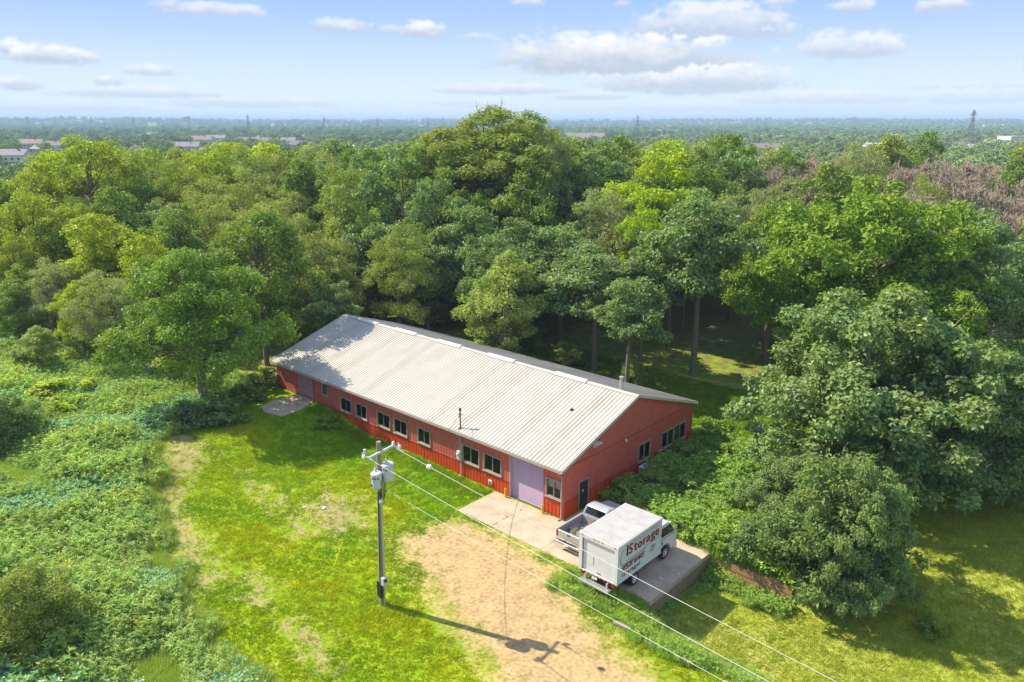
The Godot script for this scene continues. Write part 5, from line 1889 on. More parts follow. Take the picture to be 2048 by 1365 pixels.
func make_grass() -> void:
	var rng := RandomNumberGenerator.new()
	rng.seed = 23
	var hue := FastNoiseLite.new()
	hue.frequency = 0.07
	hue.fractal_octaves = 3
	hue.seed = 16
	var turf := tuft_mesh(7, 18, 0.115, 0.19, 0.017)
	var rank := tuft_mesh(8, 26, 0.16, 0.17, 0.014)
	var spots := [[], []]
	for k in 110000:
		var x := rng.randf_range(-34.0, 27.0)
		var z := rng.randf_range(-30.0, 22.0)
		if x < 0.1 and z < 0.25 and z > -15.9 or (x > -5.9 and x < 8.9 and z > -3.5 and z < 3.75):
			continue
		if z < -16.0 and x < -24.0 or (x < -26.2 and z < 4.2):
			continue
		var p := Vector2(x, z)
		if not seen(Vector3(x, 0, z), 1.06):
			continue
		var n := hue.get_noise_2d(x * 2.0, z * 2.0)
		var dd := poly_dist(p, DRIVE) + n * 2.0
		if dd > -0.5 and rng.randf() > 0.06 - 0.06 * dd:
			continue
		var bare := maxf(maxf(poly_dist(p, PATCH), poly_dist(p, DRY)), maxf(poly_dist(p, MUD[0]), maxf(poly_dist(p, MUD[1]), poly_dist(p, MUD[2])))) + n * 2.0
		if bare > -0.2 and rng.randf() > 0.25:
			continue
		if poly_dist(p, WEEDS) > 0.4:
			continue
		var pos := Vector3(x, ground_y(x, z) - 0.01, z)
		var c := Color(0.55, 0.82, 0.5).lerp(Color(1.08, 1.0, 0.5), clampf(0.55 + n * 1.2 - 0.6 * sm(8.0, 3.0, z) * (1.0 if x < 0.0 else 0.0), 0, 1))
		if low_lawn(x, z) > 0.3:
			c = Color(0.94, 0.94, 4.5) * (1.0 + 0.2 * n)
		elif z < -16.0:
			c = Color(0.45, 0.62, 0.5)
		var wall := x < -5.5 and z < 1.6 and z > 0.2
		var tall := wall or n > 0.38 or Vector2(x + 0.2, z - 13.6).length() < 1.6
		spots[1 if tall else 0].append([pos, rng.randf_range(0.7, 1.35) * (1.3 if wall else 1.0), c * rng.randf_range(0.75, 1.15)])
	# weeds in the joints of the slab
	for k in 90:
		var jx: float = [-2.74, 1.26, 4.99][k % 3]
		var jz := rng.randf_range(0.4, 3.6)
		if hue.get_noise_2d(jx * 30.0, jz * 14.0) > 0.0:
			spots[1].append([Vector3(jx + rng.randf_range(-0.05, 0.05), 0.03, jz), rng.randf_range(0.25, 0.5), Color(0.5, 0.6, 0.5)])
	print("grass ", spots[0].size(), " ", spots[1].size())
	scatter("turf_grass", "short lime green turf of the lawns", turf, M.grass_blade, spots[0])
	scatter("rank_grass", "taller unmown grass along the wall and in tufts", rank, M.grass_blade, spots[1])

func make_shrubs() -> void:
	for s in SHRUBS:
		var k: Dictionary = kinds.shrub[int(absf(s[0] * 3.0)) % 2] if s[2] < 2.5 else (kinds.soft[0] if s[4] == "willow_leaf" else kinds.cedar[0])
		var t := thing("shrub", s[5], "shrub", Vector3(s[0], ground_y(s[0], s[1]), s[1]), s[0], "shrubs")
		t.scale = Vector3(s[3] / k.r, s[2] / k.h, s[3] / k.r)
		put("stem", k.trunk, M.bark, t)
		put("foliage", k.crown, M[s[4]], t)

# ------------------------------------------------------------------ far country
func make_house(h: Array) -> void:
	# [x, z, width, depth, wall height, turn, wall, roof, label]
	var t := thing("house", h[8], "house", Vector3(h[0], ground_y(h[0], h[1]), h[1]), h[5], "houses beyond the wood")
	var w: float = h[2]
	var d: float = h[3]
	var wh: float = h[4]
	var rh := d * 0.3
	var st := begin()
	bx(st, Vector3(0, wh / 2 - 0.5, 0), Vector3(w, wh + 1.0, d))
	for s in [-1.0, 1.0]:
		var a := Vector3(s * w / 2, wh, -d / 2)
		var b := Vector3(s * w / 2, wh, d / 2)
		var c := Vector3(s * w / 2, wh + rh, 0)
		if s > 0:
			st.add_vertex(a); st.add_vertex(b); st.add_vertex(c)
		else:
			st.add_vertex(b); st.add_vertex(a); st.add_vertex(c)
	obj("wall", st, M[h[6]], t)
	st = begin()
	var sl := sqrt(d * d / 4 + rh * rh) + 0.5
	for s in [-1.0, 1.0]:
		bx(st, Vector3(0, wh + rh / 2 + 0.02, s * (d / 4 + 0.1)), Vector3(w + 0.8, 0.2, sl), Basis(Vector3.RIGHT, s * atan2(rh, d / 2)))
	var rf := obj("roof", st, M[h[7]], t)
	box("chimney", Vector3(w * 0.2, wh + rh + 0.2, d * 0.1), Vector3(0.7, 1.2, 0.7), M.brick_far, rf)
	for s in [-1.0, 1.0]:
		for k in int(w / 3.5):
			for fl in int(wh / 2.7):
				box("window", Vector3(-w / 2 + 2.0 + k * 3.4, 1.5 + fl * 2.7, s * d / 2), Vector3(1.2, 1.3, 0.12), M.window_far, t)
		for fl in int(wh / 2.7):
			box("window", Vector3(s * w / 2, 1.6 + fl * 2.7, 0.6), Vector3(0.12, 1.3, 1.2), M.window_far, t)

func make_pylon(p: Array) -> void:
	# [x, z, height, half width, turn, label, arms]
	var t := thing("lattice_pylon", p[5], "pylon", Vector3(p[0], ground_y(p[0], p[1]), p[1]), p[4], "power pylons on the skyline")
	var h: float = p[2]
	var r: float = p[3]
	var wdt: float = h * 0.006
	var st := begin()
	var at := func(sx: float, sz: float, f: float) -> Vector3:
		var q := r * (1.0 - 0.8 * minf(1.0, f / 0.75))
		return Vector3(sx * q, f * h, sz * q)
	for s in [[-1, -1], [1, -1], [1, 1], [-1, 1]]:
		bar(st, at.call(s[0], s[1], 0.0), at.call(s[0], s[1], 0.75), wdt, wdt)
		bar(st, at.call(s[0], s[1], 0.75), at.call(s[0], s[1], 1.0), wdt, wdt)
	obj("mast", st, M.steel_far, t)
	st = begin()
	var f := 0.0
	while f < 0.98:
		var g := minf(1.0, f + 0.14)
		for s in [[-1, -1, 1, -1], [1, -1, 1, 1], [1, 1, -1, 1], [-1, 1, -1, -1]]:
			bar(st, at.call(s[0], s[1], f), at.call(s[2], s[3], g), wdt * 0.6, wdt * 0.6)
			bar(st, at.call(s[2], s[3], f), at.call(s[0], s[1], g), wdt * 0.6, wdt * 0.6)
		f = g
	obj("bracing", st, M.steel_far, t)
	for a in p[6]:
		st = begin()
		var y: float = h * a[0]
		var l: float = a[1]
		bar(st, Vector3(-l, y, 0), Vector3(l, y, 0), wdt * 1.2, wdt * 1.2)
		bar(st, Vector3(-l, y, 0), Vector3(0, y + h * 0.05, 0), wdt * 0.7, wdt * 0.7)
		bar(st, Vector3(l, y, 0), Vector3(0, y + h * 0.05, 0), wdt * 0.7, wdt * 0.7)
		obj("crossarm", st, M.steel_far, t)
		for s in [-1.0, 1.0]:
			st = begin()
			tube(st, Vector3(s * l * 0.95, y, 0), Vector3(s * l * 0.95, y - h * 0.05, 0), wdt * 0.5, wdt * 0.5, 6)
			obj("insulator", st, M.steel_far, t)

func make_far() -> void:
	mat("wall_white", lin(0.5, 0.5, 0.5), 0.8)
	mat("wall_cream", lin(0.4, 0.36, 0.3), 0.8)
	mat("wall_grey", lin(0.42, 0.42, 0.42), 0.8)
	mat("brick_far", lin(0.3, 0.14, 0.1), 0.9)
	mat("roof_grey", lin(0.26, 0.24, 0.24), 0.9)
	mat("roof_brown", lin(0.27, 0.2, 0.17), 0.9)
	mat("roof_white", lin(0.42, 0.42, 0.43), 0.7)
	mat("window_far", lin(0.05, 0.06, 0.08), 0.2)
	mat("steel_far", lin(0.16, 0.17, 0.18), 0.6, 0.3)
	mat("far_leaf_a", lin(0.24, 0.33, 0.13), 0.8)
	mat("far_leaf_b", lin(0.29, 0.38, 0.14), 0.8)
	for m in ["far_leaf_a", "far_leaf_b"]:
		M[m].vertex_color_use_as_albedo = true
	for h in HOUSES:
		make_house(h)
	for p in PYLONS:
		make_pylon(p)
	# water tower
	var t := thing("water_tower", "pale flared water tower on the left horizon", "water tower", Vector3(TOWER.x, ground_y(TOWER.x, TOWER.y), TOWER.y))
	var st := begin()
	lathe(st, [Vector2(5.0, 0.0), Vector2(3.2, 6.0), Vector2(3.0, 26.0)], 20)
	obj("stem", st, M.wall_white, t)
	st = begin()
	lathe(st, [Vector2(3.0, 26.0), Vector2(11.0, 35.0), Vector2(12.0, 38.0), Vector2(12.0, 43.0), Vector2(10.0, 45.0), Vector2(0.0, 46.5)], 24)
	obj("tank", st, M.wall_white, t)
	# office block far right
	t = thing("office_building", "stepped cream and brick commercial building far off at the right edge", "building", Vector3(OFFICE.x, ground_y(OFFICE.x, OFFICE.y), OFFICE.y), 0.75)
	var blocks := [[-16.0, 0.0, 14.0, 6.0, 16.0, "wall_grey"], [-4.0, 0.0, 11.0, 9.5, 16.0, "brick_far"], [8.0, 0.0, 13.0, 12.5, 18.0, "wall_white"], [18.5, 0.0, 8.0, 10.0, 16.0, "brick_far"], [30.0, 1.0, 15.0, 13.0, 18.0, "wall_cream"]]
	for b in blocks:
		box("block", Vector3(b[0], b[3] / 2, b[1]), Vector3(b[2], b[3], b[4]), M[b[5]], t)
		box("parapet", Vector3(b[0], b[3] + 0.25, b[1]), Vector3(b[2] + 0.4, 0.5, b[4] + 0.4), M.wall_white, t)
		for k in int(b[2] / 3.2):
			for fl in int(b[3] / 3.4):
				box("window", Vector3(b[0] - b[2] / 2 + 1.9 + k * 3.1, 2.0 + fl * 3.3, b[1] + b[4] / 2), Vector3(1.9, 1.7, 0.15), M.window_far, t)
	# far trees: no one could count them
	var rng := RandomNumberGenerator.new()
	rng.seed = 41
	var near := [[], [], []]
	var cover := FastNoiseLite.new()
	cover.frequency = 0.004
	cover.seed = 3
	var fwd := Vector2(-0.6756, -0.7373)
	var side := Vector2(0.7373, -0.6756)
	for k in 26000:
		var d := 150.0 + pow(rng.randf(), 1.8) * 5400.0
		var w := rng.randf_range(-0.76, 0.76) * d
		var p := Vector2(26.6, 33.8) + fwd * d + side * w
		var n := cover.get_noise_2d(p.x, p.y)
		if d > 420.0 and n < 0.02 and rng.randf() < 0.9:
			continue
		if d > 330.0 and d < 420.0 and rng.randf() < 0.5:
			continue
		var clear := false
		for h in HOUSES:
			var hv := Vector2(h[0], h[1]) - Vector2(26.6, 33.8)
			var hd := hv.dot(fwd)
			# keep the houses themselves, and the gap through which they show, clear of trees
			if (p - Vector2(h[0], h[1])).length() < h[2] * 0.8 or (absf(w / d - hv.dot(side) / hd) * d < h[2] * 0.4 + 2.5 and d < hd and d > hd - (230.0 if hd < 700.0 else 90.0)):
				clear = true
		if (p - Vector2(OFFICE.x, OFFICE.y)).length() < 45.0:
			clear = true
		if clear:
			continue
		var s := rng.randf_range(0.75, 1.3) * (0.95 if d < 420.0 else 0.85) * (1.0 + d / 4000.0)
		near[2 if d < 480.0 else k % 2].append([Vector3(p.x, ground_y(p.x, p.y) - 0.3, p.y), s * (0.66 if d < 480.0 else 1.0), Color(1, 1, 1) * rng.randf_range(0.75, 1.35)])
	print("far ", near[0].size() + near[1].size())
	scatter("distant_woodland", "green treetops just beyond the wood", kinds.lo[0].crown, M.far_leaf_b, near[2])
	scatter("distant_woodland", "hazy dark green trees stretching to the horizon", kinds.tiny[0].crown, M.far_leaf_a, near[0])
	scatter("distant_woodland", "hazy lighter green trees stretching to the horizon", kinds.tiny[1].crown, M.far_leaf_b, near[1])

# ------------------------------------------------------------------ scene
func _ready() -> void:
	var cam := Camera3D.new()
	cam.name = "camera"
	cam.position = Vector3(26.62, 24.0, 33.79)
	cam.rotation_degrees = Vector3(-15.99, 42.5, 0)
	cam.fov = 48.36
	cam.near = 0.1
	cam.far = 20000.0
	add_child(cam)
	var sun := DirectionalLight3D.new()
	sun.name = "sun"
	sun.light_energy = 1.2
	sun.light_color = Color(1.0, 0.95, 0.86)
	sun.light_angular_distance = 0.5
	sun.shadow_enabled = true
	add_child(sun)
	sun.look_at_from_position(Vector3.ZERO, Vector3(0.677, -0.697, -0.235))
	var env := Environment.new()
	env.background_mode = Environment.BG_SKY
	env.sky = Sky.new()
	env.sky.sky_material = make_sky()
	env.background_energy_multiplier = 0.49
	env.tonemap_mode = Environment.TONE_MAPPER_LINEAR
	env.tonemap_exposure = 2.35
	env.fog_enabled = true
	env.fog_density = 0.00024
	env.fog_light_color = Color(0.74, 0.87, 1.0)
	env.sdfgi_enabled = true
	env.ssao_enabled = true
	env.ssil_enabled = true
	var we := WorldEnvironment.new()
	we.name = "environment"
	we.environment = env
	add_child(we)
	bump.frequency = 0.08
	bump.fractal_octaves = 3
	bump.seed = 2
	var t0 := Time.get_ticks_msec()
	make_materials()
	make_ground()
	print("ground ", Time.get_ticks_msec() - t0)
	make_kinds()
	print("kinds ", Time.get_ticks_msec() - t0)
	make_slabs()
	make_building()
	make_box_truck()
	make_pickup()
	make_pole()
	make_small_things()
	make_wood()
	make_shrubs()
	print("wood ", Time.get_ticks_msec() - t0)
	make_far()
	make_weeds()
	make_grass()
	print("all ", Time.get_ticks_msec() - t0)

# ------------------------------------------------------------------ where things stand, in metres
const TREES := [
	[12.21, -16.07, 13.85, 8.19, "oak_hero", "huge spreading grey-green oak filling the right side beside the lawn"],
	[11.06, -7.56, 5.16, 3.08, "oak_hero", "small low oak crown hanging over the lawn between weeds and the huge oak"],
	[14.77, -4.85, 7.51, 3.91, "cedar", "dense dark cedar at the lawn edge beneath the huge oak"],
	[18, -20.7, 10.57, 5.83, "oak_hero", "dark oak at the right edge with foliage reaching over shaded lawn"],
	[-33.4, 6.9, 14.9, 6.5, "maple_hero", "lone broad maple with bare lower trunk left of the red building"],
	[-10.5, -22.39, 10.62, 3.56, "grove", "oak rising directly behind the roof flue"],
	[16.06, -4, 7.5, 2.81, "oak_hero", "low oak bough mass in front of the dark cedar"],
	[-22.24, -18.41, 12.87, 4.02, "light", "light green leafy tree rising right behind the metal roof"],
	[-16.6, -25.61, 12.01, 5.03, "grove", "oak with thin trunk in the grove just right of the light green tree"],
	[-12.61, -27.92, 12.41, 3.53, "grove", "small oak with pale leaves and slim trunk on the back lawn"],
	[-8.47, -31.03, 17.4, 5.48, "grove", "tall dark oak with thick bare grey trunk on the back lawn"],
	[-15.29, -37.67, 12.57, 3.73, "grove", "dark oak standing behind the thick grey trunk on the back lawn"],
	[-24.79, -30.32, 14.58, 5.36, "oak", "dark broad oak behind the grove trees at picture centre"],
	[-25.31, -48.83, 20.88, 7.66, "lime", "bright yellow-green tree standing out of the dark grove right of centre"],
	[-19.42, -37.95, 15.97, 3.38, "lime", "drooping lime-green tree below the bright yellow-green one in the grove"],
	[5.45, -36.33, 20, 9.85, "bright_hero", "very large bright green round tree behind the huge oak"],
	[-5.14, -40.19, 15.76, 4.21, "bright", "bright green tree at the left flank of the very large round tree"],
	[14.31, -39.02, 15.86, 4.48, "oak", "dark oak at right edge behind the shaded lawn, above the other oaks"],
	[13.35, -32.72, 12.33, 3.49, "bright", "green tree squeezed between the huge oak and the right edge"],
	[-45.52, -41.16, 26.2, 11.64, "dome", "tallest tree of the wood, olive-green dome above the horizon"],
	[-37.02, -43.52, 24.43, 3.03, "grey", "thin ragged grey tree right beside the tallest dome tree"],
	[-42.23, -27.9, 19.29, 4.43, "oak", "dark oak in front of the left foot of the tallest tree"],
	[-49.89, -29.02, 21.72, 5.3, "oak", "blue-green oak left of the tallest tree"],
	[-34.18, -35.27, 19.29, 5.02, "mid", "mid green tree in front of the right foot of the tallest tree"],
	[-34.73, -26.64, 16.33, 4.46, "oak", "dark oak below the tallest dome tree, behind the roof ridge"],
	[-37.22, -21.64, 12.15, 4.15, "oak", "shadowy oak behind the far half of the metal roof"],
	[-42.41, -19.59, 14.12, 4.49, "oak", "dark tree behind the far roof corner"],
	[-33.08, -47.13, 18.88, 5.13, "mid", "mid green tree between the tallest tree and the yellow-green one"],
	[-40.89, -64.39, 22.34, 6.37, "mid", "green rounded tree on the skyline right of the tallest tree"],
	[-24.15, -60.74, 18.67, 5.34, "mid", "mid green tree right of the bright yellow-green tree"],
	[-15.54, -52.36, 16.97, 4.76, "grey", "greyish tree left of the very large round tree"],
	[-85.89, -4.17, 23.05, 7.58, "yellow", "tall airy yellow-green tree on the left with houses showing through"],
	[-78.27, 5.12, 16.68, 5.06, "yellow", "yellow-green tree at the left picture edge"],
	[-61.49, 3.31, 14.84, 5.08, "gold", "bright golden-green tree left of the lone maple"],
	[-51.77, 2.55, 13.38, 3.75, "gold", "golden-green tree just behind the lone maple"],
	[-54.34, 8.97, 9.31, 2.44, "gold", "slender golden tree leaning over the weeds at left"],
	[-47.42, 8.05, 11.05, 3.45, "grey", "grey-green bushy tree between the golden trees and the maple"],
	[-61.74, 8.97, 10.41, 3.63, "grey", "soft grey-green tree at left behind the weed field"],
	[-62.54, 12.41, 8.7, 3.05, "mid", "dark leafy tree cut by the left edge above the weeds"],
	[-52.12, 13.72, 6.08, 2.13, "light", "small leafy tree alone in the weed field at left"],
	[-66.12, -6.01, 15.21, 5.08, "oak", "dark blue-green tree behind the golden trees"],
	[-68.57, -14.62, 18.88, 6.1, "willow", "pale olive willow left of centre in the wood"],
	[-49.38, -10.49, 16.24, 5.45, "willow", "feathery olive willow behind the lone maple"],
	[-48.81, -5.6, 14.29, 3.93, "willow", "soft olive tree above the maple crown"],
	[-42.33, -11.53, 12.72, 4.47, "willow", "olive-green tree behind the far left roof end"],
	[-39.6, -2.6, 17.2, 4.7, "mid", "dense tree filling the gap between the maple and the red building"],
	[-35.98, -7.86, 9.31, 2.69, "oak", "dark tree close to the far gable of the building"],
	[-48.5, -19.44, 17.12, 4.07, "light", "fresh green tree in the middle of the olive willows"],
	[-61.79, -31.68, 20.49, 5.52, "oak", "dark blue-green tree left of centre on the upper canopy"],
	[-80.36, -37.72, 21.09, 5.57, "grey", "greyish rounded tree rising on the canopy left of centre"],
	[-82.44, -31.74, 20.03, 6.23, "mid", "green tree in the upper canopy above the willows"],
	[-93.93, -15.79, 19.43, 3.4, "gold", "small golden crown in the upper canopy behind the airy tree"],
	[-98.61, -25.06, 20.23, 6.12, "yellow", "yellow-green tree in the upper canopy left of the willows"],
	[-99.05, -34.15, 20.86, 6.45, "yellow", "yellowish crown at the far rim of the wood"],
	[-73.37, 8.77, 11.87, 3.4, "yellow", "yellow-green bush-like tree at left edge below the taller one"],
	[-33.43, -84.79, 22.36, 6.09, "mid", "dark green tree on the skyline right of the pylon"],
	[-40.5, -83.74, 20.93, 5.88, "grey", "grey-brown thin crown on the skyline near the pylon"],
	[-25.02, -84.36, 20.03, 5.84, "mid", "green tree at the left rim of the bare trees"],
	[-13.9, -118.97, 22.72, 5.15, "mid", "pair-topped dark green tree rising above the bare grey trees"],
	[-20, -120.16, 21.79, 5.53, "bare", "bare grey tree left of the dark green one on the right skyline"],
	[-20.74, -101.84, 21.74, 7.55, "bare", "broad leafless grey tree on the right skyline"],
	[-18.03, -82.63, 19.15, 5.94, "bare", "leafless grey tree nearest the green tree at the rim"],
	[-10.14, -84.43, 19.31, 6.09, "bare", "leafless grey tree in front of the skyline bare trees"],
	[-2.68, -85.84, 19.14, 5.88, "bare", "pale bare tree with many fine twigs at right"],
	[4.51, -78.87, 18.98, 5.35, "bare", "large bare brown-grey tree near the right edge"],
	[2.37, -106.74, 20.1, 4.6, "mid", "green tree in the corner at the right edge below the far building"],
	[-0.3, -70.39, 17.94, 4.28, "olive", "olive tree just above the very large round tree"],
	[-6.46, -60.67, 18.42, 4.14, "mid", "green crown above the very large round tree, left of the olive one"],
	[-25, -78.96, 20.16, 4.67, "bare", "leafless grey tree left of the broad leafless one"],
	[-27.77, -99.47, 20.94, 5.67, "bare", "small leafless tree peeping up at the left of the bare band"],
	[-19.74, -91.91, 19.97, 5.54, "bare", "leafless grey-brown tree in the middle of the bare band"],
	[-8.05, -91.78, 20.51, 4.88, "bare", "leafless tree below the pair-topped dark green tree"],
	[-1.45, -92.4, 19.52, 5.59, "bare", "leafless tree right of the pair-topped dark green tree"],
	[-0.7, -110.71, 19.93, 5.59, "bare", "leafless tree below the far commercial building"],
	[10.27, -67.87, 16.61, 4.18, "bare", "leafless brown tree cut by the right edge above the oaks"],
	[7.08, -62.24, 16.4, 3.82, "bare", "leafless brown tree at the right shoulder of the very large round tree"],
	[-14.42, -66.95, 17.82, 3.68, "bare", "thin leafless tree above the left shoulder of the round tree"],
	[-17.17, -67.14, 17.37, 4.02, "grey", "greyish tree mixed with bare branches left of the bare trees"],
]
